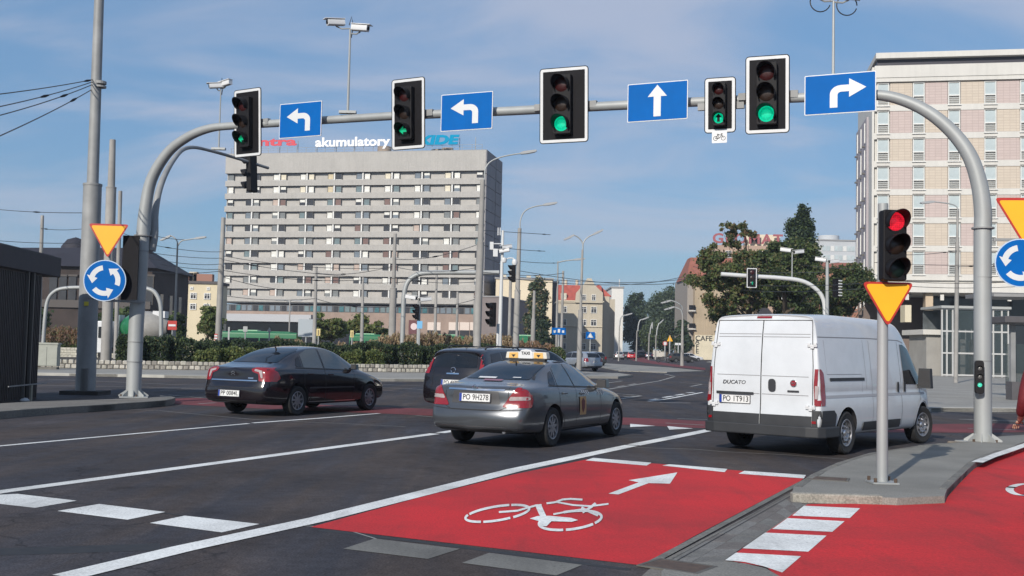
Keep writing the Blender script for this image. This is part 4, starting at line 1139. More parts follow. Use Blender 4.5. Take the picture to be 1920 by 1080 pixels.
# ================================================================== SLAB BUILDING
CONC = M('facade_concrete', (0.40, 0.385, 0.36), 0.85, var=0.06, vscale=0.3, streak=0.10, speck=0.05, bscale=3.0)
CONC2 = M('facade_concrete_recess', (0.42, 0.405, 0.38), 0.85, var=0.10, vscale=0.5, speck=0.08)
CONC_S = M('facade_shaded_end', (0.22, 0.215, 0.225), 0.85, var=0.12, vscale=0.3, streak=0.15)  # end wall's shade put into a darker, bluer concrete
SHADOW_AND_WALL = M('facade_shadow_and_wall', (0.10, 0.10, 0.105), 0.8)
TL, TR = A(425, 290, 240), A(912, 282, 228)
u = Vector((TR.x - TL.x, TR.y - TL.y, 0)); WID = u.length; u.normalize(); rzT = math.atan2(u.y, u.x)
TOPZ = (TL.z + TR.z) / 2
tw = thing('slab_building', (TL.x, TL.y, 0), rzT, 'tall pale concrete slab building with twelve rows of small windows and lettering on its roof', 'building')
DEP = 15.0
def zrow(y): return (653 - y) * 228 / FPX + CAMH
bandtop = zrow(318); pitchz = 25.35 * 228 / FPX
botz = zrow(574)
MB().box((WID / 2, DEP / 2 + .35, (TOPZ + botz) / 2 - .2), (WID - .1, DEP - .7, TOPZ - botz - .4)).build('wall', CONC2, tw)
MB().box((WID / 2, .1, (TOPZ + bandtop) / 2), (WID, .9, TOPZ - bandtop)).build('parapet', CONC, tw)
MB().box((WID / 2, DEP / 2, TOPZ + .08), (WID + .3, DEP + .6, .16)).build('roof', M('roof_grey', (.3, .3, .3), .9), tw)
sidep = []
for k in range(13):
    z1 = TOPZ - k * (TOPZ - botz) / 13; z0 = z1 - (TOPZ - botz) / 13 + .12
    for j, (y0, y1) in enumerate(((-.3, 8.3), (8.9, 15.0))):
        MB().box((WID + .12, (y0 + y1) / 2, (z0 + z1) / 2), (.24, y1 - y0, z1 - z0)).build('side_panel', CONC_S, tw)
NR = 10
wx = [170, 287, 337, 458, 505, 628, 680, 800, 850, 975, 1025, 1150, 1203, 1330, 1385, 1510, 1565, 1697]
us = [((x / 3.31 + 380) - 422) / 482 * WID for x in wx]
PANES = {}
def pane(nm, c, r=.12, mt=0): PANES[nm] = M('pane_' + nm, c, r, mt, var=.12, vscale=1.0); return PANES[nm]
pane('white_blind', (.66, .66, .62), .5); pane('cream_blind', (.60, .55, .43), .5); pane('blue_glass', (.17, .20, .23)); pane('grey_glass', (.19, .20, .20)); pane('dark_glass', (.045, .045, .05)); pane('teal_glass', (.16, .21, .22))
pane('pink_blind', (.42, .33, .28), .5); pane('brown_blind', (.13, .065, .055), .5); pane('ochre_blind', (.50, .42, .27), .5)
FRM = M('window_frame_dark', (.09, .085, .08), .5); FRW = M('window_frame_white', (.65, .65, .63), .5)
ww, wh = 1.32, 1.36
def ring_frame(w, h, t_, d, mat, y=0.0, extra=None):
    b = MB()
    b.box((-w / 2 + t_ / 2, y, 0), (t_, d, h)); b.box((w / 2 - t_ / 2, y, 0), (t_, d, h)); b.box((0, y, h / 2 - t_ / 2), (w - 2 * t_, d, t_)); b.box((0, y, -h / 2 + t_ / 2), (w - 2 * t_, d, t_))
    return b
fm = ring_frame(ww, wh, .07, .12, FRM); fm.mi(1).box((0, -.09, -wh / 2 - .04), (ww + .1, .16, .06)); fmesh = fm.mesh('window', [FRM, FRW])
pm = {}
for nm, m in PANES.items(): pm[nm] = MB().box((0, .03, 0), (ww - .14, .03, wh - .14)).mesh('pane', m)
half = MB().box((0, .005, .32), (ww - .14, .02, (wh - .14) * .48)).mesh('blind', PANES['white_blind'])
wr = random.Random(5)
pal = {0: ['cream_blind', 'cream_blind', 'white_blind', 'white_blind', 'grey_glass', 'ochre_blind', 'blue_glass', 'dark_glass'], 1: ['white_blind', 'white_blind', 'cream_blind', 'blue_glass', 'ochre_blind', 'teal_glass', 'dark_glass']}
gen = ['blue_glass', 'blue_glass', 'grey_glass', 'grey_glass', 'dark_glass', 'dark_glass', 'dark_glass', 'teal_glass', 'white_blind', 'grey_glass', 'pink_blind', 'brown_blind', 'blue_glass']
for r_ in range(NR):
    ztop = bandtop - r_ * pitchz
    zb = ztop - 1.62
    # spandrel below the strip
    nz0 = ztop - pitchz
    MB().box((WID / 2, .13, (zb + nz0) / 2), (WID + .1, .42, zb - nz0)).build('spandrel', CONC, tw)
    MB().box((WID / 2, .34, ztop - .06), (WID - .2, .06, .12)).build('painted_shadow', SHADOW_AND_WALL, tw)  # dark strip paints in the shadow cast by the band above
    for i, uu in enumerate(us):
        if r_ == 0 and i in (1, 2): pass
        w_ = inst('window', fmesh, tw, (uu, .33, ztop - .12 - wh / 2 - .02))
        ch = wr.choice(pal.get(r_, gen)); inst('pane', pm[ch], w_)
        if ch in ('dark_glass', 'grey_glass', 'blue_glass') and wr.random() < .22: inst('blind', half, w_)
    for a, b_ in [(1, 2), (3, 4), (5, 6), (7, 8), (9, 10), (11, 12), (13, 14), (15, 16)]:
        MB().box(((us[a] + us[b_]) / 2, .18, ztop - .8), (.30, .30, 1.6)).build('fin', FRW, tw)
# roof plant, railing, lettering
def tw_at(px, py):  # local coordinates on the front plane
    p = onplane(px, py, TL, TR); return (Vector((p.x - TL.x, p.y - TL.y, 0)).length * (1 if p.x > TL.x else -1), p.z)
for px, w, h in ((707, 28, 16), (828, 22, 12), (815, 40, 8)):
    x, z = tw_at(px, 280); MB().cyl((x, 5, TOPZ + h * .06 + .1), w * .055, h * .12, 16).build('roof_drum', M('roof_drum', (.30, .24, .19), .9, var=.2, vscale=1), tw, smooth=True)
rl = MB(); rl.box((WID / 2, .3, TOPZ + 1.35), (WID - 2, .06, .06)); rl.box((WID / 2, .3, TOPZ + .8), (WID - 2, .05, .05))
for k in range(27): rl.box((1 + k * (WID - 2) / 26, .3, TOPZ + .75), (.07, .07, 1.3))
rl.build('roof_rail', GALV2, tw)
for px in (522, 556, 592, 628, 663, 860, 890): 
    x, z = tw_at(px, 265); MB().box((x, .9, TOPZ + 1.5), (.12, .12, 3.0)).build('letter_post', GALV2, tw)
for txt, x0, x1, yc, hpx, mat, bold in (('centra', 446, 557, 268, 20, M('letter_red', (.55, .015, .04), .5), .035), ('akumulatory', 592, 732, 268, 22, M('letter_white', (.82, .82, .82), .5), .03), ('EXIDE', 765, 862, 264.5, 21, M('letter_blue', (.0, .26, .46), .8, spec=.1), .055)):
    xa, z = tw_at(x0, yc); xb, _ = tw_at(x1, yc)
    tl = thing('roof_lettering', (0, 0, 0), 0, {'centra': 'red roof letters at the left end of the slab building', 'akumulatory': 'white roof letters reading akumulatory in the middle of the slab roof', 'EXIDE': 'blue roof letters at the right end of the slab building'}[txt], 'lettering')
    tl.location = tw.matrix_basis @ Vector(((xa + xb) / 2, -.2, z)) if False else (Vector((TL.x, TL.y, 0)) + u * (xa + xb) / 2 + Vector((u.y, -u.x, 0)) * .2 + Vector((0, 0, z)))
    tl.rotation_euler = (0, 0, rzT)
    size = hpx * 228 / FPX * 1.12
    me = textmesh(txt, size, .15, bold * size, spacing=1.0, shear=.15 if txt == 'EXIDE' else 0)
    xs = [v.co.x for v in me.vertices]; wd = max(xs) - min(xs); sx = (xb - xa) / wd; cx = (max(xs) + min(xs)) / 2
    me.materials.clear(); me.materials.append(mat); me.name = 'letters'
    o = inst('letters', me, tl, (-cx * sx, 0, 0), rot=(PI / 2, 0, 0)); o.scale = (sx, 1, 1)
# podium
BR = M('podium_brown', (.30, .225, .185), .85, var=.12, vscale=.6, speck=.15); TEAL = M('pane_teal_strip', (.06, .15, .17), .15, var=.4, vscale=.7)
pz1 = zrow(577); pz2 = zrow(590)
MB().box((WID / 2 - 1, 3, (pz1 + pz2) / 2), (WID + 1, 4, pz1 - pz2)).build('strip_wall', SHADOW_AND_WALL, tw)
for k in range(44):
    MB().box((.4 + k * (WID - 1.2) / 43.5 + .6, .92, (pz1 + pz2) / 2), (.98, .06, (pz1 - pz2) * .8)).build('strip_window', wr.choice([TEAL, PANES['teal_glass'], PANES['dark_glass'], TEAL, PANES['blue_glass']]), tw)
MB().box((WID / 2 - 1, 4, pz2 / 2), (WID + 1.5, 7, pz2)).build('podium', BR, tw)
MB().box((WID * .13, -2.2, zrow(604)), (WID * .52, 5.5, zrow(597) - zrow(611))).build('canopy', M('canopy_grey', (.40, .41, .43), .5), tw)
MB().box((WID * .25, .4, zrow(611) / 2), (WID * .75, .3, zrow(611) - .2)).build('dark_arcade', M('arcade_glass', (.012, .013, .02), .12), tw)
for px, w in ((845, 0), ):
    pass
for x0, x1 in ((800, 826), (840, 861), (861, 880), (880, 894)):
    xa, z1 = tw_at(x0, 604); xb, _ = tw_at(x1, 604); z0 = tw_at(x0, 619)[1]; zb = tw_at(x0, 640)[1]
    f = MB().box(((xa + xb) / 2, .45, (z1 + z0) / 2), (xb - xa - .15, .12, z1 - z0)).build('shop_blind', M('shop_blind', (.62, .53, .47), .6), tw)
    MB().box(((xa + xb) / 2, .45, (z0 + zb) / 2), (xb - xa - .15, .1, z0 - zb)).build('shop_window', PANES['dark_glass'], tw)
xa, z1 = tw_at(766, 600); xb, z0 = tw_at(785, 627)
MB().box(((xa + xb) / 2, .3, (z1 + z0) / 2), (xb - xa, .2, z1 - z0)).build('dark_red_board', M('board_maroon', (.10, .02, .025), .5), tw)
MB().cyl(((xa + xb) / 2, .17, z0 + (z1 - z0) * .55), 0.72, .05, 20, 'Y').build('round_emblem', M('emblem_pale', (.62, .5, .5), .5), tw)
# wing beyond the right corner
ax0, ax1 = A(941, 557, 200), A(996, 567, 223)
ad = math.hypot(ax1.x - ax0.x, ax1.y - ax0.y); an = thing('dark_annex', (ax0.x, ax0.y, 0), math.atan2(ax1.y - ax0.y, ax1.x - ax0.x), 'plain dark shaded block between the slab building and the drooping tree', 'building')
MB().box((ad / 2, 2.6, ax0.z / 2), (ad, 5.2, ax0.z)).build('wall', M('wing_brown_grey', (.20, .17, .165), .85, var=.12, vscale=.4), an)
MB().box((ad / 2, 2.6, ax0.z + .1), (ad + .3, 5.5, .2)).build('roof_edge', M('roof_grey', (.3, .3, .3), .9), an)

# ================================================================== TILED HOTEL-LIKE BUILDING
HL, HR = A(1640, 102, 116), A(1920, 92, 113.2)
uh = Vector((HR.x - HL.x, HR.y - HL.y, 0)); WH = uh.length; uh.normalize(); rzH = math.atan2(uh.y, uh.x)
hb = thing('tiled_building', (HL.x, HL.y, 0), rzH, 'tall modern building with white bands and a checkerboard of peach and pink tile panels', 'building')
HW = M('facade_white', (.57, .555, .52), .7, var=.05, vscale=.3, speck=.04, streak=.07)
def brick_mat(nm, col, mort):
    m = bpy.data.materials.new(nm); m.use_nodes = True; N, L = m.node_tree.nodes, m.node_tree.links; b = N['Principled BSDF']; b.inputs['Roughness'].default_value = .75
    t_ = N.new('ShaderNodeTexCoord'); mpn = N.new('ShaderNodeMapping'); mpn.inputs['Rotation'].default_value = (R(90), 0, 0); L.new(t_.outputs['Object'], mpn.inputs[0])
    br = N.new('ShaderNodeTexBrick'); br.offset = 0.0; br.inputs['Scale'].default_value = 1.0; br.inputs['Brick Width'].default_value = .62; br.inputs['Row Height'].default_value = .29; br.inputs['Mortar Size'].default_value = .022
    br.inputs['Color1'].default_value = (*col, 1); br.inputs['Color2'].default_value = (*[c * .93 for c in col], 1); br.inputs['Mortar'].default_value = (*mort, 1)
    L.new(mpn.outputs[0], br.inputs['Vector']); L.new(br.outputs['Color'], b.inputs['Base Color']); MATS[nm] = m; return m
PEACH = brick_mat('tile_peach', (.54, .468, .385), (.41, .34, .28)); PINK = brick_mat('tile_pink', (.50, .412, .385), (.38, .30, .28))
pyh = 53.3 * 116 / FPX; ztopH = (HL.z + HR.z) / 2
def zh(y): return (669 - y) * 116 / FPX + CAMH
WHX = 34.0; base8 = zh(548)
MB().box((WHX / 2, 7.7, (ztopH + base8) / 2 - .9), (WHX - .2, 14.6, ztopH - base8 - 1.8)).build('core', HW, hb)
MB().box((WHX / 2 + .1, 7.4, ztopH - .30), (WHX, 15.5, .60)).build('cornice', HW, hb)
MB().box((WHX / 2, 7.4, ztopH - .95), (WHX - .6, 14.2, .7)).build('roof_slot', M('slot_dark', (.03, .028, .04), .5), hb)
MB().box((WHX / 2, .1, (zh(118) + zh(141)) / 2), (WHX, .5, zh(118) - zh(141))).build('attic_band', HW, hb)
MB().box((WHX / 2, .14, (zh(141) + zh(149)) / 2), (WHX, .42, (zh(141) - zh(149)) - .02)).build('attic_band', HW, hb)
hwin = (22 * 116 / FPX, 24 * 116 / FPX)
colx = [(1645, 1667), (1713, 1733), (1779.5, 1800), (1848, 1867.5), (1915, 1936)]
def hx(px): p = onplane(px, 300, HL, HR); return Vector((p.x - HL.x, p.y - HL.y, 0)).length
cols_ = [(hx(a), hx(b)) for a, b in colx]
pitchx = (cols_[-1][0] - cols_[0][0]) / 4
for k in range(5, 8): cols_.append((cols_[0][0] + pitchx * k, cols_[0][1] + pitchx * k))
hw_, hh_ = cols_[1][1] - cols_[1][0], 24 * 116 / FPX
HG = M('hotel_glass', (.44, .50, .51), .12, var=.15, vscale=.5); HGR = M('hotel_grille', (.36, .37, .36), .6)
hf = ring_frame(hw_ + .12, hh_ + 1.15, .09, .12, FRW); hf.box((0, 0, -.2), (hw_, .1, .12)); hfm = hf.mesh('window', FRW)
hp = MB().box((0, .05, .48), (hw_ - .05, .03, hh_ - .1)).mesh('pane', HG)
hl_ = MB()
for k in range(4): hl_.box((0, .02, -.45 - k * .2), (hw_ - .06, .06, .10))
hlm = hl_.mesh('grille', HGR)
hsl = MB().box((0, -.12, -(hh_ + 1.15) / 2 - .03), (hw_ + .3, .3, .07)).mesh('sill', FRW)
hed = MB().box((0, -.08, (hh_ + 1.15) / 2 + .05), (hw_ + .2, .2, .06)).mesh('lintel', FRM)
for r_ in range(8):
    z1 = zh(151.5) - r_ * pyh; z0 = z1 - 41.5 * 116 / FPX
    if z0 < base8 + .1: break
    MB().box((WHX / 2, .20, z0 - (pyh - (z1 - z0)) / 2), (WHX, .28, pyh - (z1 - z0) - .02)).build('white_band', HW, hb)
    for c, (xa, xb) in enumerate(cols_):
        w_ = inst('window', hfm, hb, ((xa + xb) / 2, .18, (z1 + z0) / 2 - .02)); inst('pane', hp, w_); inst('grille', hlm, w_); inst('sill', hsl, w_); inst('lintel', hed, w_)
        if c < len(cols_) - 1:
            x1 = cols_[c + 1][0]
            MB().box(((xb + x1) / 2, .22, (z1 + z0) / 2), (x1 - xb - .24, .2, z1 - z0 - .02)).build('tile_panel', PEACH if (c + r_) % 2 == 0 else PINK, hb)
lastz = z1
MB().box((WHX / 2 + .05, .12, (zh(530) + zh(548)) / 2 + .0), (WHX + .3, .8, zh(531) - zh(548))).build('base_band', HW, hb)
# side of main block and lower wing behind it
HS = M('facade_shade_side', (.36, .33, .35), .8, var=.1, vscale=.4)  # flank's shade put into the colour as a darker mauve grey
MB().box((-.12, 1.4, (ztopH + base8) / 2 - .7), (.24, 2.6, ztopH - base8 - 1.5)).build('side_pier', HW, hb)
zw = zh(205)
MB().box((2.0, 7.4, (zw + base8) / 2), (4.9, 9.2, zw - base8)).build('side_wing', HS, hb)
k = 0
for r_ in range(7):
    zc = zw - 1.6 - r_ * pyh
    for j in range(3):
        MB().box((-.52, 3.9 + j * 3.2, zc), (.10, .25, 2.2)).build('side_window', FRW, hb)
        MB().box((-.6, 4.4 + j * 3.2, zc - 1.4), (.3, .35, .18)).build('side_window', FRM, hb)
# ground floor: recess, columns, concrete body
TAN = M('stone_tan', (.46, .37, .27), .8, var=.1, vscale=.7, speck=.08); GREYC = M('stone_grey', (.31, .30, .28), .85, var=.12, vscale=.7, speck=.1, streak=.1)
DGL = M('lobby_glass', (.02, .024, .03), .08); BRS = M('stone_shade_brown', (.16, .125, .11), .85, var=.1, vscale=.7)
MB().box((20, 6, base8 / 2), (28, .4, base8 - .1)).build('lobby_glazing', DGL, hb)
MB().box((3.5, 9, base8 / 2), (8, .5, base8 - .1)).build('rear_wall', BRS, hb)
xa = hx(1737); xb = hx(1751)
MB().box(((xa + xb) / 2, 1.2, base8 / 2), (xb - xa, 1.6, base8 - .05)).build('column', TAN, hb)
for px in (1700, 1765, 1830, 1890, 1950): x = hx(px); MB().box((x, -.35, base8 - .5), (.35, .25, .6)).build('spotlight', HW, hb)
hb2 = hb
# glass pavilion nearer the road
def block(name, px0, px1, pyt, Y, d, mat, label, cat='wall', zb=.1, rz=0.0):
    p, q = A(px0, pyt, Y), A(px1, pyt, Y); h = (p.z + q.z) / 2
    o = MB().box((0, d / 2, (h - zb) / 2), (q.x - p.x, d, h - zb)).build(name, mat, bevel=.02); o.location = ((p.x + q.x) / 2, Y, zb); return tag(o, label, cat)
block('concrete_wall', 1737, 1768, 628, 92, 4, GREYC, 'plain grey concrete wall block left of the glass pavilion')
block('wall_cap', 1731, 1777, 618, 91.6, 5, HW, 'white slab on top of the grey concrete wall block', 'slab', zb=A(1750, 628, 92).z + .01)
HGR2 = M('pavilion_frame', (.46, .46, .45), .5)
pv = thing('glass_pavilion', (A(1830, 700, 90).x, 90, .1), 0, 'white-framed glass pavilion in front of the tiled building', 'pavilion')
Yp = 90
def pl(px, py): q = A(px, py, Yp); return q.x - pv.location.x, q.z - .1
xl, zt = pl(1766, 578); xr, _ = pl(1890, 578); zb_ = pl(1830, 707)[1]
MB().box(((xl + xr) / 2, 4.3, (zt + zb_) / 2), (xr - xl - .1, .1, zt - zb_)).build('rear_glazing', M('pavilion_glass', (.09, .10, .105), .1, var=.5, vscale=.6), pv)
for px in (1766, 1775, 1786, 1794, 1829, 1862, 1878, 1890): x, _ = pl(px, 600); MB().box((x, 0, (zt + zb_) / 2), (.11, .14, zt - zb_)).build('mullion', HGR2, pv)
for py in (580, 622, 663, 704): _, z = pl(1830, py); MB().box(((xl + xr) / 2, -.02, z), (xr - xl, .12, .13)).build('transom', HGR2, pv)
gxs = [pl(px, 600)[0] for px in (1766, 1775, 1786, 1794, 1829, 1862, 1878, 1890)]; gzs = [pl(1830, py)[1] for py in (580, 622, 663, 704)]
cg = bpy.data.materials.new('clear_glass'); cg.use_nodes = True; cn = cg.node_tree; cb_ = cn.nodes['Principled BSDF']
cb_.inputs['Base Color'].default_value = (.06, .08, .085, 1); cb_.inputs['Roughness'].default_value = .05; cb_.inputs['Alpha'].default_value = .45; MATS['clear_glass'] = cg
for i in range(len(gxs) - 1):
    for j in range(3): MB().box(((gxs[i] + gxs[i + 1]) / 2, 0, (gzs[j] + gzs[j + 1]) / 2), (gxs[i + 1] - gxs[i] - .14, .02, gzs[j] - gzs[j + 1] - .16)).build('pane', cg, pv)
MB().box(((xl + xr) / 2, 2, zb_ / 2), (xr - xl + .3, 4.6, zb_)).build('plinth', GREYC, pv)
MB().box(((xl + xr) / 2, 2, zt + .12), (xr - xl + .3, 4.6, .2)).build('roof', HGR, pv)
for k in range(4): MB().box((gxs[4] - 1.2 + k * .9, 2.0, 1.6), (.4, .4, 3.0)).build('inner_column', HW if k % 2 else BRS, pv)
for k in range(5): MB().tube([(gxs[3] + .3 + k * .5, 2.6, .6), (gxs[3] + .3 + k * .5, 2.6, 4.0)], .05, 6).build('inner_rail', FRW, pv)
block('ticket_box', 1697, 1709, 572, 97, 1.2, M('box_cream', (.6, .54, .40), .6), 'cream box in the shade of the passage beside the tiled building', 'box', zb=A(1700, 604, 97).z)
# shelter at the right edge
DG = M('shelter_grey', (.085, .08, .085), .6, var=.1)
sh = thing('tram_shelter', (A(1915, 720, 40).x, 40, .12), 0, 'dark grey shelter with flat roof at the right edge behind the blue sign', 'shelter')
def sl(px, py): q = A(px, py, 40); return q.x - sh.location.x, q.z - .12
x0, z0 = sl(1876, 593); x1, z1 = sl(2010, 608); MB().box(((x0 + x1) / 2, .8, (z0 + z1) / 2), (x1 - x0, 2.4, z0 - z1)).build('roof', DG, sh, bevel=.02)
for px in (1905, 1985): x, z = sl(px, 608); MB().box((x, .3, z / 2), (.17, .17, z)).build('post', GALV2, sh)
x, z = sl(1913, 716); MB().box((x, .2, z / 2), (.65, .5, z)).build('base_block', DG, sh)
xs_, zs_ = sl(1945, 700); MB().box((xs_, .9, 1.2), (1.5, .05, 1.7)).build('rear_pane', MATS['clear_glass'], sh)
bp = A(1897, 720, 42); t = thing('warning_bollard', (bp.x, 42, .12), 0, 'small red and white striped post beside the shelter base', 'bollard')
for k, m in enumerate((SRED, SWHITE, SRED, SWHITE)): MB().cyl((0, 0, .17 + k * .18), .05, .18, 10).build('band', m, t)
# canopy roof over the pavilion entrance behind the sign (right edge)
block('entrance_canopy', 1856, 1960, 549, 55, 3.0, M('canopy_dark_grey', (.16, .16, .165), .5), 'flat grey entrance canopy behind the round sign at the right edge', 'canopy', zb=A(1880, 556, 55).z)

# ================================================================== RED-ROOFED HOUSE AND NEIGHBOURS
def house_windows(t, xs, zs, w, h, y, nm='window', frame=FRW, glass=None):
    f = ring_frame(w, h, .12, .1, frame); f.box((0, 0, 0), (.08, .08, h - .24)); f.box((0, 0, h * .18), (w - .24, .08, .08)); fm_ = f.mesh(nm, frame)
    g_ = MB().box((0, .06, 0), (w - .2, .03, h - .2)).mesh('pane', glass or PANES['dark_glass'])
    for x in xs:
        for z in zs: o = inst(nm, fm_, t, (x, y, z)); inst('pane', g_, o)
TANW = M('plaster_tan', (.48, .43, .34), .85, var=.08, vscale=.3, streak=.1); TANS = M('plaster_trim', (.55, .49, .38), .85)
RTILE = M('roof_tile_red', (.38, .085, .06), .75, var=.2, vscale=1.2, bump=.3, bscale=5)
YH = 250
def ah(px, py, Y=YH): return A(px, py, Y)
O = ah(1045, 660); O.z = 0
th = thing('tenement_house', (O.x, YH, 0), 0, 'old tan house with red tiled roof and a curved white gable in the middle distance', 'building')
def hl2(px, py): q = ah(px, py); return q.x - O.x, q.z
xr_, ze = hl2(1130, 567); zr = hl2(1100, 533)[1]
Dh = 16
MB().box((xr_ / 2, Dh / 2, ze / 2), (xr_, Dh, ze)).build('wall', TANW, th)
MB().box((xr_ / 2, Dh / 2 - .1, ze + .15), (xr_ + .6, Dh + .6, .3)).build('eaves', TANS, th)
xg0, xg1 = hl2(1078, 560)[0], hl2(1130, 560)[0]; xm = (xg0 + xg1) / 2; zg = hl2(1100, 522)[1]
mb = MB(); mb.add([(0, 0, ze + .3), (xr_, 0, ze + .3), (xr_, Dh, ze + .3), (0, Dh, ze + .3), (0, 4.5, zr), (xr_, 4.5, zr), (xr_, Dh - 4, zr), (0, Dh - 4, zr)], [(0, 1, 5, 4), (4, 5, 6, 7), (2, 3, 7, 6), (1, 2, 6, 5), (3, 0, 4, 7)]); mb.build('roof', RTILE, th)
gp_ = [(xg0, ze - .2), (xg0 + .2, ze + 2.0), (xg0 + 1.2, ze + 3.2), (xm - 1.3, zg - 1.5), (xm - .5, zg), (xm + .5, zg), (xm + 1.3, zg - 1.5), (xg1 - 1.2, ze + 3.2), (xg1, ze + 2.2), (xg1, ze - .2)]
MB().plate(gp_, (0, -.05, 0), (1, 0, 0), (0, 0, 1), .5).build('gable', TANW, th)
MB().box((xr_ / 2, -.1, ze - .1), (xr_ + .2, .35, .3)).build('cornice', TANS, th); MB().box((xr_ / 2, -.1, hl2(1100, 612)[1]), (xr_, .3, .22)).build('string_course', TANS, th)
z_ = [hl2(1100, y)[1] for y in (581, 605, 630, 650)]
house_windows(th, [hl2(px, 600)[0] for px in (1057, 1094, 1113)], z_, 1.35, 1.5, -.08)
house_windows(th, [hl2(px, 600)[0] for px in (1094, 1112)], [hl2(1100, 558)[1]], .95, 1.4, -.62)
x, z = hl2(1057, 557); MB().box((x, 1.2, z), (1.3, 2.0, 1.9)).build('dormer', TANS, th); house_windows(th, [x], [z], .8, 1.1, .18)
# shaded flank with bays
for k, (px, Yk, pt) in enumerate(((1140, 262, 560), (1150, 276, 562))):
    q = A(px, pt, Yk); MB().box((q.x - O.x - 1.0, Yk - YH, q.z / 2), (2.4, 5, q.z)).build('side_bay', TANW, th)
MB().box((xr_ + .9, 15, ze * .5 + .9), (2.0, 22, ze + 1.4)).build('rear_wing', TANW, th)
mb = MB(); mb.add([(xr_ - 1, 4, ze + 1.6), (xr_ + 2.4, 4, ze + 1.6), (xr_ + 2.4, 26, ze + 1.6), (xr_ - 1, 26, ze + 1.6), (xr_ - .5, 6, zr + .4), (xr_ - .5, 24, zr + .4)], [(0, 1, 4), (1, 2, 5, 4), (2, 3, 5), (3, 0, 4, 5)]); mb.build('wing_roof', RTILE, th)
for k in range(3): MB().cyl((2 + k * 2.6, 7, zr + .7), .35, 1.4, 8).build('chimney', TANS, th)
def plainblock(name, px0, px1, pyt, Y, d, mat, label, roof=None, rows=None, rz=0.0):
    p, q = A(px0, pyt, Y), A(px1, pyt, Y); h = (p.z + q.z) / 2; w = (q - p); w.z = 0
    t = thing(name, (p.x, p.y, 0), rz, label, 'building')
    MB().box((w.length / 2, d / 2, h / 2), (w.length, d, h)).build('wall', mat, t)
    if roof: MB().box((w.length / 2, d / 2, h + .2), (w.length + .5, d + .5, .4)).build('roof', roof, t)
    if rows:
        xs, zs, ww_, hh = rows; house_windows(t, [w.length * f for f in xs], [h * f for f in zs], ww_, hh, -.06)
    return t
RG = M('roof_grey', (.3, .3, .3), .9)
CRM = M('plaster_cream', (.66, .57, .42), .85, var=.06, vscale=.2)
t = plainblock('cream_block', 930, 1036, 524, 226.5, 12, CRM, 'windowless cream gable wall behind the drooping tree', RG)
for f in (.15, .4, .62, .8): MB().box((f * 11, 3, A(980, 520, 226.5).z), (.9, .9, 1.2)).build('chimney', TANS, t)
plainblock('dark_gap_block', 1036, 1047, 530, 275, 10, M('gap_dark', (.10, .095, .095), .9), 'narrow dark block filling the gap beside the red-roofed house', RG)  # block added for the dark gap, its darkness put into the colour
t = plainblock('white_tower_house', 1147, 1169, 540, 300, 22, M('plaster_white', (.68, .67, .64), .8), 'narrow white tower-like house right of the red-roofed house', RG)
MB().tube([(2.4, 3, A(1160, 540, 300).z), (2.4, 3, A(1160, 522, 300).z)], .14, 6).build('antenna', SWHITE, t)
t = plainblock('cream_house', 348, 408, 532, 170, 6, M('plaster_yellow', (.62, .54, .38), .85, var=.06, vscale=.4), 'small pale yellow house left of the slab building', M('roof_dark', (.10, .09, .09), .9), ((.2, .72), (.93, ), .5, .5))
hgt = A(380, 532, 170).z
house_windows(t, [(A(px, 600, 170).x - t.location.x) for px in (361, 387)], [A(370, 555, 170).z, A(370, 575, 170).z], 1.0, 1.0, -.08)
for k, (px, py, w) in enumerate(((352, 522, 1.2), (365, 518, 1.6), (374, 516, 1.2), (392, 520, 3.0))): q = A(px, py, 176); MB().box((q.x - t.location.x, 3, q.z - .8), (w, 1.2, 2.2)).build('chimney', M('chimney_brick', (.30, .16, .12), .9) if k % 2 else TANS, t)

# old dark station-like building on the left
OLD = M('old_brick_dark', (.045, .034, .031), .9, var=.3, vscale=.5, speck=.2); OLDR = M('old_roof', (.020, .019, .028), .75, var=.2, vscale=.4)  # dark brick, with the shade on the walls put into the colour too
YO = 115
t = thing('old_brick_hall', (A(0, 600, YO).x - 8, YO, 0), 0, 'old dark brick hall with big dark roof behind the kiosk and thick pole', 'building')
def ol(px, py, Y=YO): q = A(px, py, Y); return q.x - t.location.x, q.z
x1, ze_ = ol(286, 503)
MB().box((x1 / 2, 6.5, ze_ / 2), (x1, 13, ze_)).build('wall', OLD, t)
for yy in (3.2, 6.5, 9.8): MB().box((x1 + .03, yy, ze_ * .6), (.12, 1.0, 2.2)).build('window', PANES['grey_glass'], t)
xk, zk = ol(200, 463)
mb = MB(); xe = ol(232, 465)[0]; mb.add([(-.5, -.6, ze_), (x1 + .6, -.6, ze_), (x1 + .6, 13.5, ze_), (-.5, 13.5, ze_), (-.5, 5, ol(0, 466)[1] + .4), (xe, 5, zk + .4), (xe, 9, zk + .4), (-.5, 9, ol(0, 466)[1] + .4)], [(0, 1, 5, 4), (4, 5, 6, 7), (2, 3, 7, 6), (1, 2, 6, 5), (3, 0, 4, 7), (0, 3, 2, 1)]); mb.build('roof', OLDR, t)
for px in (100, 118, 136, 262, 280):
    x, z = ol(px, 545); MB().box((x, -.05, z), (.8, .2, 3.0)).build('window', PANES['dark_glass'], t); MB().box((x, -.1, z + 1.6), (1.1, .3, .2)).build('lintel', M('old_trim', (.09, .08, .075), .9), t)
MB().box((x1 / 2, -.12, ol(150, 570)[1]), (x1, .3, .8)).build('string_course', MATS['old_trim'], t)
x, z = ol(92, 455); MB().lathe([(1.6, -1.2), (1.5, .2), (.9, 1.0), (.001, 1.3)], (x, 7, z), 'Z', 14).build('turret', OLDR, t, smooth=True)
x, z = ol(228, 452); MB().lathe([(1.0, -1.6), (.9, .4), (.5, .9), (.001, 1.2)], (x, 7, z), 'Z', 12).build('turret', OLDR, t, smooth=True)
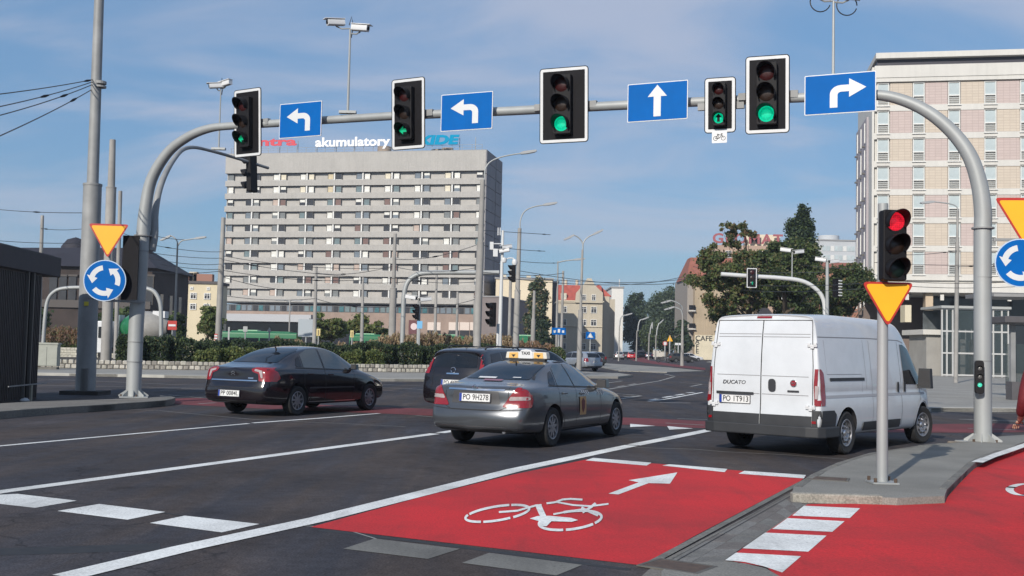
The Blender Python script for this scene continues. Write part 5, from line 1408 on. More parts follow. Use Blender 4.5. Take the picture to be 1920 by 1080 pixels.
# cafe house, brick house with GEOMAT lettering, office
CW = M('plaster_ochre', (.40, .32, .22), .9, var=.2, vscale=.15, streak=.15)
YC = 260
t = thing('cafe_house', (A(1290, 660, YC).x, YC, 0), 0, 'ochre corner house with a painted cafe wall and balconies left of the white van', 'building')
def cl(px, py, Y=YC): q = A(px, py, Y); return q.x - t.location.x, q.z
xa, zt_ = cl(1303, 522); xb, _ = cl(1420, 522)
MB().box(((xa + xb) / 2, 8, zt_ / 2), (xb - xa, 16, zt_)).build('wall', CW, t)
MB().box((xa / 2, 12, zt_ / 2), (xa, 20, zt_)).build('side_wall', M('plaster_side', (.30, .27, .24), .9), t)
mb = MB(); zr2 = cl(1303, 478)[1]; mb.add([(-.4, 1, zt_), (xb, -.4, zt_), (xb, 18, zt_), (-.4, 18, zt_), (1.5, 7, zr2), (xb, 7, zr2), (xb, 12, zr2), (1.5, 12, zr2)], [(0, 1, 5, 4), (4, 5, 6, 7), (2, 3, 7, 6), (3, 0, 4, 7), (0, 3, 2, 1)]); mb.build('roof', M('roof_brick_orange', (.28, .10, .065), .8, var=.2, vscale=1), t)
for py in (583, 617):
    x, z = cl(1297, py); MB().box((x, -.3 + .6, z), (1.6, 2.4, .25)).build('balcony_slab', HW, t); MB().box((x, -.6, z + .8), (1.5, .08, 1.1)).build('balcony_rail', BLK, t)
xw, zw_ = cl(1303, 628); x2, _ = cl(1345, 628)
MB().box(((xw + x2) / 2, -.05, zw_ / 2), (x2 - xw, .2, zw_)).build('painted_wall', M('plaster_pale_cream', (.62, .56, .42), .85, var=.08, vscale=.5), t)
BK = M('paint_black', (.03, .03, .03), .7)
zc1 = cl(1310, 634)[1]; pxm = YC / FPX
text('CAFE', 1.75, BK, t, (xw + 2.1, -.17, zc1 - .1), (PI / 2, 0, 0), depth=.03, bold=.03)
for ch, py in (('A', 641), ('F', 650), ('E', 659)): text(ch, 1.5, BK, t, (xw + .55, -.17, cl(1306, py)[1]), (PI / 2, 0, 0), depth=.03, bold=.03)
YG = 290
t = thing('brick_office_house', (A(1336, 660, YG).x, YG, 0), 0, 'orange-brown house behind the trees with red letters on its roof', 'building')
def gl(px, py): q = A(px, py, YG); return q.x - t.location.x, q.z
xb, zt_ = gl(1475, 462)
MB().box((xb / 2, 7, zt_ / 2), (xb, 14, zt_)).build('wall', M('plaster_orange', (.42, .30, .23), .9, var=.1, vscale=.2), t)
house_windows(t, [xb * f for f in (.2, .45, .7, .9)], [zt_ * f for f in (.92, .8, .68, .56)], 1.6, 1.9, -.08)
xg, zg_ = gl(1431, 451); MB().box((xg, 1.2, zg_), (9.5, .3, 3.4)).build('letter_board', M('board_cream', (.68, .60, .45), .7), t)
p = A(1401, 449, YG); tl = thing('roof_lettering', (p.x, YG - .4, p.z), 0, 'red roof letters above the trees behind the van', 'lettering')
me = textmesh('GEOMAT', 3.6, .2, .10, spacing=1.15); xs = [v.co.x for v in me.vertices]; me.materials.clear(); me.materials.append(M('letter_dark_red', (.33, .09, .10), .6)); me.name = 'letters'
o = inst('letters', me, tl, (0, 0, 0), rot=(PI / 2, 0, 0)); o.scale = (132 * YG / FPX / (max(xs) - min(xs)), 1, 1)
YF = 330
t = plainblock('grey_office', 1524, 1640, 452, YF, 20, M('office_grey', (.46, .48, .50), .8, var=.05, vscale=.2), 'grey office block with ribbon windows far behind the trees', RG)
for py in (466, 483):
    z = A(1560, py, YF).z
    for k in range(11): MB().box((2.2 + k * 1.25, -.05, z), (1.0, .12, 1.5)).build('window', MATS['hotel_glass'] if k % 3 else FRW, t)
MB().cyl((6.5, 6, A(1560, 446, YF).z), 3.2, 2.4, 18).build('roof_drum', MATS['office_grey'], t, smooth=True)
t = plainblock('red_roof_house', 1535, 1625, 505, 240, 10, M('plaster_brick', (.30, .14, .09), .9), 'house with orange red roof behind the trees left of the tiled building')
mb = MB(); p, q = A(1535, 505, 240), A(1625, 505, 240); w = q.x - p.x; mb.add([(-.4, -.5, p.z), (w, -.5, p.z), (w, 11, p.z), (-.4, 11, p.z), (1, 5, A(1580, 489, 240).z), (w, 5, A(1580, 489, 240).z)], [(0, 1, 5, 4), (2, 3, 4, 5), (3, 0, 4), (1, 2, 5)]); mb.build('roof', MATS['roof_brick_orange'], t)
# distant low wall / entrance at the end of the side street
block('garden_wall', 1195, 1262, 657, 320, 1, HW, 'low pale wall at the end of the side street', 'wall')

# ================================================================== KIOSK AND SMALL THINGS ON THE LEFT
kR, kL = G(68, 748, 0), G(0, 757, 0); kd = (kR - kL).normalized(); kn = Vector((-kd.y, kd.x, 0))
kz = math.atan2(kd.y, kd.x)
t = thing('kiosk', (kR.x, kR.y, 0), kz, 'dark brown-grey ribbed kiosk with wide flat roof at the left edge', 'kiosk')
KD = M('kiosk_dark', (.038, .033, .034), .6, var=.2, vscale=2); KD2 = M('kiosk_roof', (.045, .042, .048), .7, var=.15)  # dark base colour stands in for the shadow lying on the kiosk
H1 = 3.26
for a, b_ in ((-.70, 0), (-3.0, -1.12)):
    MB().box(((a + b_) / 2, 1.5, H1 / 2), (b_ - a, 3.0, H1)).build('wall_panel', KD, t)
    n = int((b_ - a) / .11); rb = MB()
    for k in range(n): rb.box((a + .055 + k * .11, -.012, H1 / 2), (.05, .03, H1 - .1))
    rb.build('rib', KD, t)['kind'] = 'stuff'
MB().box((-.91, .5, H1 / 2), (.38, .1, H1)).build('painted_dark_gap', M('black_gap', (.006, .006, .007), .9), t)  # near-black panel paints in the darkness inside the gap
for x in (-.73, -1.10): MB().box((x, -.04, H1 / 2), (.05, .08, H1)).build('corner_trim', M('kiosk_trim', (.10, .095, .09), .5), t)
MB().box((-.98, 1.5, 3.53), (4.3, 3.2, .54)).build('roof', KD2, t, bevel=.02)
MB().box((-.98, 1.5, 3.82), (4.1, 2.9, .04)).build('roof_cap', KD2, t)
t = thing('handrail', (kR.x + .25, kR.y - .1, 0), kz, 'low handrail with pale post in front of the kiosk', 'handrail')
MB().box((-1.2, 0, .42), (2.6, .03, .03)).build('rail', GALV2, t); MB().tube([(-.95, 0, 0), (-.95, 0, .42)], .03, 8).build('post', M('post_pale', (.33, .31, .25), .7), t)
q = G(46, 752, 0); t = thing('crumpled_bag', (q.x, q.y, 0), R(20), 'small crumpled white bag lying at the foot of the kiosk', 'bag')
bm = bmesh.new(); bmesh.ops.create_icosphere(bm, subdivisions=2, radius=.1)
for v in bm.verts: v.co = Vector((v.co.x * 1.2, v.co.y * .8, max(-.02, v.co.z * .6))) * random.uniform(.8, 1.15)
me = bpy.data.meshes.new('bag'); bm.to_mesh(me); bm.free(); me.materials.append(SWHITE); inst('bag', me, t, (0, 0, .02))
# grey cabinet
q = A(87, 690, 52.5); t = thing('switch_cabinet', (q.x, 52.5, .12), R(4), 'pale grey-green cabinet box standing at the kerb left of the stone wall', 'cabinet')
cw = 38 * 52.5 / FPX; chh = A(87, 644, 52.5).z - .12
MB().box((0, .2, chh / 2 - .0 + .06), (cw, .45, chh - .18)).build('body', M('cabinet_green_grey', (.30, .31, .27), .6, var=.1), t, bevel=.01)
MB().box((0, .2, chh), (cw + .08, .53, .08)).build('lid', MATS['cabinet_green_grey'], t); MB().box((0, .2, .05), (cw - .04, .4, .1)).build('plinth', KERB_D, t)
for s in (-1, 1): MB().box((s * cw * .25, -.035, chh / 2), (cw * .48, .02, chh - .35)).build('door', MATS['cabinet_green_grey'], t)
# rear wall piece behind the cabinet
wt2 = thing('stone_wall', (A(110, 650, 85).x, 85, .12), 0, 'second short stone wall farther back, left of the thick pole and behind the cabinet', 'wall')
mb = MB()
for r_ in range(4):
    for k in range(22): mb.box((k * .32 + (r_ % 2) * .16, random.uniform(-.02, .02), .12 + r_ * .2), (.3, .25, .18))
o = mb.build('stones', STONE[0], wt2); stuff(o)
# small traffic signs in the middle distance
def plate_sign(px, py, w, h, Y, mat, label, name='sign', shape='rect', post_h=True, inner=None, pm_=None):
    p = A(px, py, Y); t = thing(name, (p.x, Y, .12), 0, label, 'sign')
    W_, H_ = w * Y / FPX, h * Y / FPX; zc = p.z - .12
    if shape == 'rect': MB().box((0, 0, zc), (W_, .04, H_)).build('panel', mat, t)
    elif shape == 'round': MB().cyl((0, 0, zc), W_ / 2, .04, 20, 'Y').build('panel', mat, t)
    elif shape == 'tri': MB().plate([(-W_ / 2, -H_ / 2), (W_ / 2, -H_ / 2), (0, H_ / 2)], (0, 0, zc), (1, 0, 0), (0, 0, 1), .04).build('panel', mat, t)
    if inner:
        for (dx, dz, w2, h2, m2) in inner: MB().box((dx * W_, -.045, zc + dz * H_), (w2 * W_, .02, h2 * H_)).build('marking', m2, t)
    if post_h: MB().tube([(0, .06, 0), (0, .06, zc + H_ * .4)], px2r(2.6, Y), 8).build('post', GALV, t)
    return t
plate_sign(323, 610, 17, 17, 70, SRED, 'red no entry sign with white bar right of the bent mast arm', 'no_entry_sign', inner=[(0, 0, .8, .22, SWHITE)])
t = plate_sign(1048, 621, 26, 13, 72, SBLUE, 'wide blue direction sign with white arrows left of the silver estate car', 'direction_sign', inner=[(-.3, -.05, .16, .35, SWHITE), (0, .05, .16, .5, SWHITE), (.3, -.05, .16, .35, SWHITE)])
t = plate_sign(1107, 629, 17, 13, 90, SBLUE, 'blue crossing sign with white triangle behind the silver estate car', 'crossing_sign')
p = A(1107, 629, 90); MB().plate([(-.25, -.18), (.25, -.18), (0, .25)], (0, -.045, p.z - .12), (1, 0, 0), (0, 0, 1), .01).build('white_triangle', SWHITE, t)
plate_sign(597, 623, 7, 13, 64, M('plate_ochre', (.62, .50, .22), .6), 'small ochre plate on a post near the grey board', 'stop_plate', inner=[(0, 0, .25, .7, M('plate_print', (.25, .2, .1), .6))])
plate_sign(660, 626, 6, 13, 64, MATS['plate_ochre'], 'small ochre plate on a post in front of the tree canopy', 'stop_plate', inner=[(0, 0, .25, .7, MATS['plate_print'])])
t = plate_sign(574, 615, 30, 33, 92, M('board_grey_blue', (.33, .37, .40), .6), 'blank grey-blue board behind the poles in front of the slab building', 'board')
plate_sign(460, 617, 8, 10, 80, GALV, 'back of a small grey sign above the hedge left of the green bus', 'sign')
plate_sign(505, 618, 8, 8, 80, GALV, 'back of a small round-edged sign above the green bus roof', 'sign', 'tri')
plate_sign(787, 609, 10, 14, 66, M('sign_light_blue', (.15, .4, .65), .5), 'blue and white pedestrian sign beside the maroon board', 'crossing_sign')
plate_sign(1247, 644, 9, 9, 190, SRED, 'far round sign with red rim near the motorcycle', 'round_sign', 'round', inner=[(0, 0, .6, .6, SWHITE)])
plate_sign(1256, 634, 11, 12, 190, SYEL, 'far yellow warning sign beside the round red one', 'warning_sign', 'tri')
plate_sign(1272, 645, 13, 4, 185, SWHITE, 'small white street plate below the two-headed lamp', 'street_plate')
plate_sign(429, 625, 3, 24, 63, GALV, 'short slim post above the hedge left of the green bus', 'marker_post', post_h=False)
t = plate_sign(405, 632, 6, 12, 70, SRED, 'small red and white striped marker beside the pole left of the slab building', 'marker', inner=[(0, .2, .9, .25, SWHITE), (0, -.2, .9, .25, SWHITE)])
# ================================================================== PLANTS
LF = {n: leaf_mat('leaf_' + n, tuple(min(.6, v * (1.45 if n in ('dark', 'mid', 'olive', 'light', 'pine', 'far', 'far2') else 1)) for v in c), .32) for n, c in dict(dark=(.034, .052, .022), mid=(.062, .088, .030), light=(.11, .135, .045), olive=(.10, .10, .045), brown=(.17, .11, .05), rust=(.20, .11, .06),
      pine=(.020, .034, .022), far=(.050, .075, .050), far2=(.07, .095, .06), tan=(.34, .26, .16), pink=(.28, .19, .14), straw=(.40, .32, .20), yel=(.15, .165, .05)).items()}
BARK = M('bark', (.075, .058, .042), .95, var=.3, vscale=3, bump=.5, bscale=12)
def blobs(centers, radii, n, squash=1.0, shell=.55):
    out = []
    tot = sum(r ** 2 for r in radii)
    for c, r in zip(centers, radii):
        k = int(n * r * r / tot)
        d = rng.normal(size=(k, 3)); d /= np.linalg.norm(d, axis=1)[:, None]
        rad = r * (shell + (1 - shell) * rng.uniform(size=k) ** .6) * (1 + .30 * rng.normal(size=k))
        P = np.array(c) + d * rad[:, None] * np.array([1, 1, squash])
        out.append(P)
    return np.concatenate(out)
def tree(name, px, Y, crown_px, label, mats, w, n, leaf, trunk_w=.35, clumps=40, seed=1, squash=.8, prof=None, base_z=.1, depth=None, cl_r=(.12, .26), trunk=True, group=None, elong=1.0, holes=0.0, kind=None, shell=.55):
    """crown_px = (x0, x1, ytop, ybottom) in photo pixels at depth Y"""
    r_ = random.Random(seed)
    x0, x1, yt, yb = crown_px; a, b = A(x0, yb, Y), A(x1, yt, Y); cx = (a.x + b.x) / 2; W = b.x - a.x; z0, z1 = a.z, b.z; H = z1 - z0
    D = depth or W * .8
    bx = A(px, 660, Y).x
    t = thing(name, (bx, Y, base_z), 0, label, 'tree', group)
    cs, rs = [], []
    tries = 0
    while len(cs) < clumps and tries < 4000:
        tries += 1
        fx, fy, fz = r_.uniform(-1, 1), r_.uniform(-1, 1), r_.uniform(0, 1)
        lim = prof(fz) if prof else math.sqrt(max(0, 1 - (2 * fz - 1) ** 2)) * .95 + .05
        if fx * fx + fy * fy > lim * lim: continue
        if fx * fx + fy * fy < (lim * .35) ** 2 and r_.random() < .5: continue
        rr = r_.uniform(*cl_r) * min(W, H) * (.6 + .4 * lim)
        lx = W / 2 - rr * .8
        cs.append((cx - bx + fx * max(.1, lx), fy * max(.1, D / 2 - rr * .8), z0 - base_z + rr * squash * .7 + fz * (H - rr * squash * 1.5))); rs.append(rr)
    P = blobs(cs, rs, n, squash, shell)
    me = leafmesh('crown', P, leaf, mats, w, elong)
    inst('crown', me, t)
    if trunk:
        mb = MB(); h = z0 - base_z + H * .5
        mb.tube([(0, 0, 0), (0.02 * h, 0, h * .5), (-.01 * h, .1, h)], [trunk_w, trunk_w * .75, trunk_w * .4], 9)
        mb.build('trunk', BARK, t, smooth=True)
        mb = MB()
        for c, r in list(zip(cs, rs))[:14]:
            s0 = Vector((0, 0, h * r_.uniform(.45, .95))); c = Vector(c); m_ = s0.lerp(c, .5) + Vector((0, 0, -.04 * h))
            mb.tube([s0, m_, c], [trunk_w * .38, trunk_w * .22, trunk_w * .07], 6)
        mb.build('limbs', BARK, t, smooth=True)
    return t
D_, Mi, Li, Ol, Br, Ru = (LF[k] for k in ('dark', 'mid', 'light', 'olive', 'brown', 'rust'))
# plane trees behind the van
tree('plane_tree', 1400, 100, (1278, 1466, 446, 592), 'big spreading tree with thinning yellow-brown leaves left behind the van', [D_, Mi, Ol, Li, Br, Ru], [3, 4, 4, 3, 1.2, .5], 27000, .24, .35, 100, 3, .7, depth=9, cl_r=(.045, .12), shell=.2)
tree('plane_tree', 1398, 102, (1345, 1420, 392, 470), 'bare-topped slender tree sticking up before the red roof letters', [D_, Mi, Ol, Br, Ru], [2, 3, 3, 1.5, .5], 2600, .22, .14, 22, 9, .8, depth=3, cl_r=(.05, .12), shell=.1)
tree('plane_tree', 1470, 96, (1410, 1545, 440, 592), 'dense dark green tree directly above the van roof', [D_, Mi, Ol, LF['pine']], [4, 4, 2, 1], 30000, .24, .35, 90, 4, .75, depth=9, cl_r=(.06, .14), shell=.25)
tree('plane_tree', 1575, 104, (1530, 1640, 485, 600), 'dark bushy tree with a few orange leaves left of the tiled building', [D_, Mi, Ol, LF['pine'], Br], [4, 4, 1.5, 1, .5], 21000, .24, .3, 60, 5, .8, depth=7, cl_r=(.07, .16), shell=.25)
def conif(f): return (0.30 + .70 * min(1, (1 - f) * 1.9)) * (1 if f < .92 else .6)
tree('poplar', 1500, 125, (1460, 1538, 374, 560), 'tall dark narrow poplar above the trees behind the van', [LF['pine'], D_, Mi], [5, 4, .8], 40000, .28, .3, 95, 6, 1.25, conif, depth=4, cl_r=(.10, .24), shell=.3)
tree('small_tree', 1378, 108, (1322, 1440, 545, 650), 'low olive tree filling the gap under the spreading tree left behind the van', [D_, Mi, Ol], [3, 4, 2], 9000, .26, .14, 40, 31, .8, depth=5, cl_r=(.07, .16), shell=.25)
tree('small_tree', 1500, 110, (1430, 1580, 540, 650), 'low dark tree under the poplar, just above the van roof', [D_, Mi, Ol, LF['pine']], [3, 3, 1.5, 1.5], 11000, .26, .14, 44, 32, .8, depth=5, cl_r=(.07, .16), shell=.25)
# trees at the far end of the side street
tree('street_tree', 1190, 330, (1165, 1226, 548, 662), 'far dark tree behind the white tower-like house', [LF['far'], D_, LF['pine']], [3, 3, 1], 20000, .6, .5, 30, 7, .9, depth=10)
tree('street_tree', 1250, 300, (1206, 1296, 534, 662), 'large round far tree closing the side street', [LF['far'], LF['far2'], D_], [3, 3, 2], 36000, .55, .6, 45, 8, .9, depth=12)
tree('street_tree', 1222, 280, (1196, 1256, 600, 664), 'lower olive green tree in front of the far street trees', [LF['far2'], Mi, D_], [2, 2, 2], 12000, .45, .3, 24, 18, .9, depth=8)
tree('street_tree', 1283, 235, (1262, 1302, 600, 668), 'small dark tree beside the cafe house', [D_, LF['far']], [3, 2], 4000, .6, .3, 18, 19, .9, depth=6)
tree('birch', 1010, 190, (978, 1034, 520, 668), 'drooping thin-leaved tree in front of the cream gable wall', [LF['far'], D_, Ol, LF['tan']], [2, 3, 2, 1], 12000, .42, .25, 34, 10, 1.2, lambda f: .5 + .5 * math.sin(PI * min(1, f * .9 + .15)), depth=5, elong=1.6, shell=.3)
tree('spruce', 1012, 165, (985, 1046, 600, 668), 'low dark spruce at the foot of the drooping tree', [LF['pine'], D_], [3, 2], 6000, .4, .25, 26, 11, .8, lambda f: 1.05 - f * .7, depth=5)
tree('young_tree', 388, 100, (365, 425, 572, 640), 'young tree left of the slab building in front of the yellow house', [Mi, Li, Ol], [3, 2, 2], 3500, .30, .12, 22, 12, .7, depth=3, shell=.2)
tree('young_tree', 620, 105, (562, 662, 588, 640), 'light green tree canopy behind the grey board', [Mi, Li, Ol, LF['yel']], [3, 2, 2, 1], 6500, .33, .15, 30, 13, .5, depth=5, shell=.2)
tree('young_tree', 690, 110, (645, 742, 588, 642), 'light green tree canopy left of the tall middle pole', [Mi, Li, Ol, LF['yel']], [3, 2, 2, 1], 6500, .33, .15, 30, 14, .5, depth=5, shell=.2)
tree('street_tree', 215, 92, (190, 262, 572, 640), 'dark tree behind the left signs and mixer truck', [D_, Mi], [3, 2], 5000, .4, .2, 24, 15, .8, depth=4)
tree('street_tree', 320, 95, (306, 350, 585, 650), 'dark tree behind the red no entry sign', [D_, Mi], [3, 2], 4000, .35, .2, 20, 16, .8, depth=4)
tree('street_tree', 35, 100, (-30, 95, 560, 640), 'dark bushes behind the kiosk', [D_, Mi], [3, 2], 3000, .4, .2, 20, 17, .8, depth=4)

# hedge shrubs on the roundabout
def shrub(px0, px1, yt, Y, label, mats, w, n, leaf, group, D=1.8, zb=.3, name='shrub', up=0.0, elong=1.2, cat='shrub', round_=.5):
    a, b = A(px0, yt, Y), A(px1, yt, Y); W = b.x - a.x; H = (a.z + b.z) / 2 - zb
    cx = (a.x + b.x) / 2
    P = rng.uniform(-1, 1, size=(n, 3)); 
    # push outwards to the skin of a soft box
    k = np.abs(P) ** 5; m = (k.sum(1)) ** (1 / 5); m = np.maximum(m, .35); s = (0.62 + .42 * rng.uniform(size=n) ** .5) / m
    P = P * s[:, None]
    P[:, 0] *= W / 2; P[:, 1] *= D / 2; P[:, 2] = (P[:, 2] * .5 + .5) * H
    P[:, 2] += rng.normal(size=n) * .05 + .09 * np.sin(P[:, 0] * 4 + cx * 7)
    P[:, 2] = np.maximum(P[:, 2], .02)
    t = thing(name, (cx, Y, zb), 0, label, cat, group)
    inst('foliage', leafmesh('foliage', P, leaf, mats, w, elong, up), t)
    mb = MB()
    for k_ in range(5): mb.tube([((k_ - 2) * W * .15, 0, 0), ((k_ - 2) * W * .17, 0, H * .7)], .03, 5)
    mb.build('stems', BARK, t)
    return t
def edge(px):  # depth of the hedge line, just behind the stone wall
    x = (px - 960) / FPX
    return 57.5 + max(0, (px - 240)) / 640 * 8.0
NUMS = ['one', 'two', 'three', 'four', 'five', 'six', 'seven', 'eight', 'nine', 'ten', 'eleven', 'twelve', 'thirteen', 'fourteen', 'fifteen', 'sixteen', 'seventeen', 'eighteen', 'nineteen', 'twenty']
px = 226; k = 0
HP = ['hedge piece %s' % s for s in ()]
while px < 905:
    w = 46 + random.uniform(-6, 8); k += 1; yt = 641 if px < 560 else 646 - 3 * math.sin(px * .02)
    if px < 300: yt = 632
    lab = 'dark hedge shrub behind the stone wall, number %s from the left' % NUMS[k - 1]
    shrub(px, px + w + 3, yt + random.uniform(-2.5, 2.5), edge(px + w / 2) + 1.0, lab, [LF['pine'], D_, Mi, Ol], [6, 4, 1, .6], 4200, .11, 'dark hedge shrubs behind the stone wall', up=.3)
    px += w + (2 if px < 560 else 2)
for k, (a, b, yt) in enumerate(((368, 415, 656), (415, 462, 654), (462, 500, 657), (640, 680, 659), (678, 722, 660))):
    shrub(a, b, yt, edge(a) - .3, '%s low yellow-green shrub from the left, in front of the dark hedge' % ('first', 'second', 'third', 'fourth', 'fifth')[k], [LF['yel'], Mi, Li, D_], [3, 3, 2, 2], 2400, .10, 'yellow-green shrubs', D=1.0)
# tawny ornamental grasses: countable tufts
def tuft(px, yt, Y, wpx, label, mats, w, group, n=2600, zb=.3):
    """mats[0] is the green of the lower blades, the rest are the plumes above"""
    p = A(px, yt, Y); H = p.z - zb; W = wpx * Y / FPX
    t = thing('ornamental_grass', (p.x, Y, zb), random.uniform(0, 6), label, 'grass tuft', group)
    f = rng.uniform(0, 1, n) ** .75; th = rng.uniform(0, 2 * PI, n)
    rad = W * .5 * (.35 + .65 * np.sin(np.minimum(1, f * 1.05) * PI * .62)) * rng.uniform(.1, 1, n) ** .5 * (1 + .12 * np.sin(th * 5 + px))
    P = np.stack([np.cos(th) * rad, np.sin(th) * rad, f * H * (1.06 - .32 * (rad / (W * .5)) ** 2) + rng.normal(size=n) * .05], 1); P[:, 2] = np.maximum(P[:, 2], .03)
    pl = rng.uniform(size=n) < np.clip((f - .38) * 3.0, .04, .96)
    mi = np.where(pl, rng.choice(len(mats) - 1, size=n, p=np.array(w) / sum(w)) + 1, 0)
    inst('blades', leafmesh('blades', P, .085, mats, None, 2.6, .9, mi=mi), t)
    return t
GM = [LF['olive'], LF['tan'], LF['pink'], LF['straw'], LF['brown']]
for k, (px, yt, Y, w) in enumerate(sorted(((700, 640, 69, 34), (722, 630, 70, 36), (748, 625, 71, 40), (772, 630, 70, 34), (790, 626, 71, 36), (812, 624, 72, 38), (835, 627, 72, 38), (858, 633, 71, 30), (880, 632, 71, 36), (905, 630, 71, 34), (925, 627, 72, 38), (948, 630, 72, 34), (538, 639, 69, 30), (560, 640, 69, 28), (640, 644, 68, 26), (670, 643, 68, 30), (520, 632, 80, 14)))):
    tuft(px, yt, Y, w, 'tawny grass tuft above the dark hedge, number %s from the left' % NUMS[k], GM, [3, 1.6, 2, 1.2], 'tawny grass tufts on the roundabout')
for k, (px, yt, Y, w) in enumerate(((972, 640, 72, 40), (1000, 641, 72, 40), (1028, 646, 72, 34))):
    tuft(px, yt, Y, w, '%s pinkish grass tuft right of the second lamp column' % ('leftmost', 'middle', 'rightmost')[k], [LF['mid'], LF['pink'], LF['rust'], LF['olive'], LF['brown']], [4, 1.6, 1, 1.2], 'pinkish grass tufts')
for k, (px, w) in enumerate(((965, 44), (1005, 44), (1042, 36))): shrub(px - w / 2, px + w / 2, 655, 69.5, '%s low green shrub at the right end of the planting bed' % ('leftmost', 'middle', 'rightmost')[k], [Mi, D_, Ol], [3, 3, 2], 1800, .11, 'low green shrubs at the right end of the bed', zb=.3)
for k, (px, yt, Y, w) in enumerate(((98, 614, 88, 34), (122, 612, 88, 36), (146, 616, 88, 30), (182, 622, 86, 28), (220, 618, 86, 36), (244, 620, 84, 30), (278, 622, 84, 36))):
    tuft(px, yt, Y, w, 'reddish grass tuft behind the thick left pole, number %s from the left' % NUMS[k], [LF['mid'], LF['pink'], LF['rust'], LF['olive'], LF['brown']], [3, 2, 1.5, 1.5], 'reddish grass tufts on the far left bed', zb=.12)
# ================================================================== VEHICLES
TYRE = M('tyre_rubber', (.018, .018, .019), .85, var=.3, vscale=12)
RIMS = M('alloy_rim', (.33, .33, .35), .35, .7); RIMD = M('rim_dark', (.03, .03, .03), .6); HUBC = M('hub_chrome', (.6, .6, .62), .2, .9)
PLAST = M('black_plastic', (.028, .028, .031), .6, var=.15, vscale=6)
CHROME = M('chrome', (.75, .75, .77), .12, 1.0)
GLASSD = M('car_glass', (.010, .013, .018), .05, spec=.45)
GLASSS = M('car_side_glass', (.05, .058, .055), .05, spec=.9, coat=.6)
TAILR = M('tail_light_red', (.22, .006, .010), .18, coat=.8, var=.12, vscale=14); TAILW = M('tail_light_clear', (.36, .30, .30), .15, coat=.8, var=.2, vscale=16)
PLATE = M('plate_white', (.68, .68, .67), .45); PBLUE = M('plate_blue', (.01, .04, .28), .4); PTXT = M('plate_black', (.015, .015, .018), .5)
SEAM = M('panel_gap', (.008, .008, .009), .7)

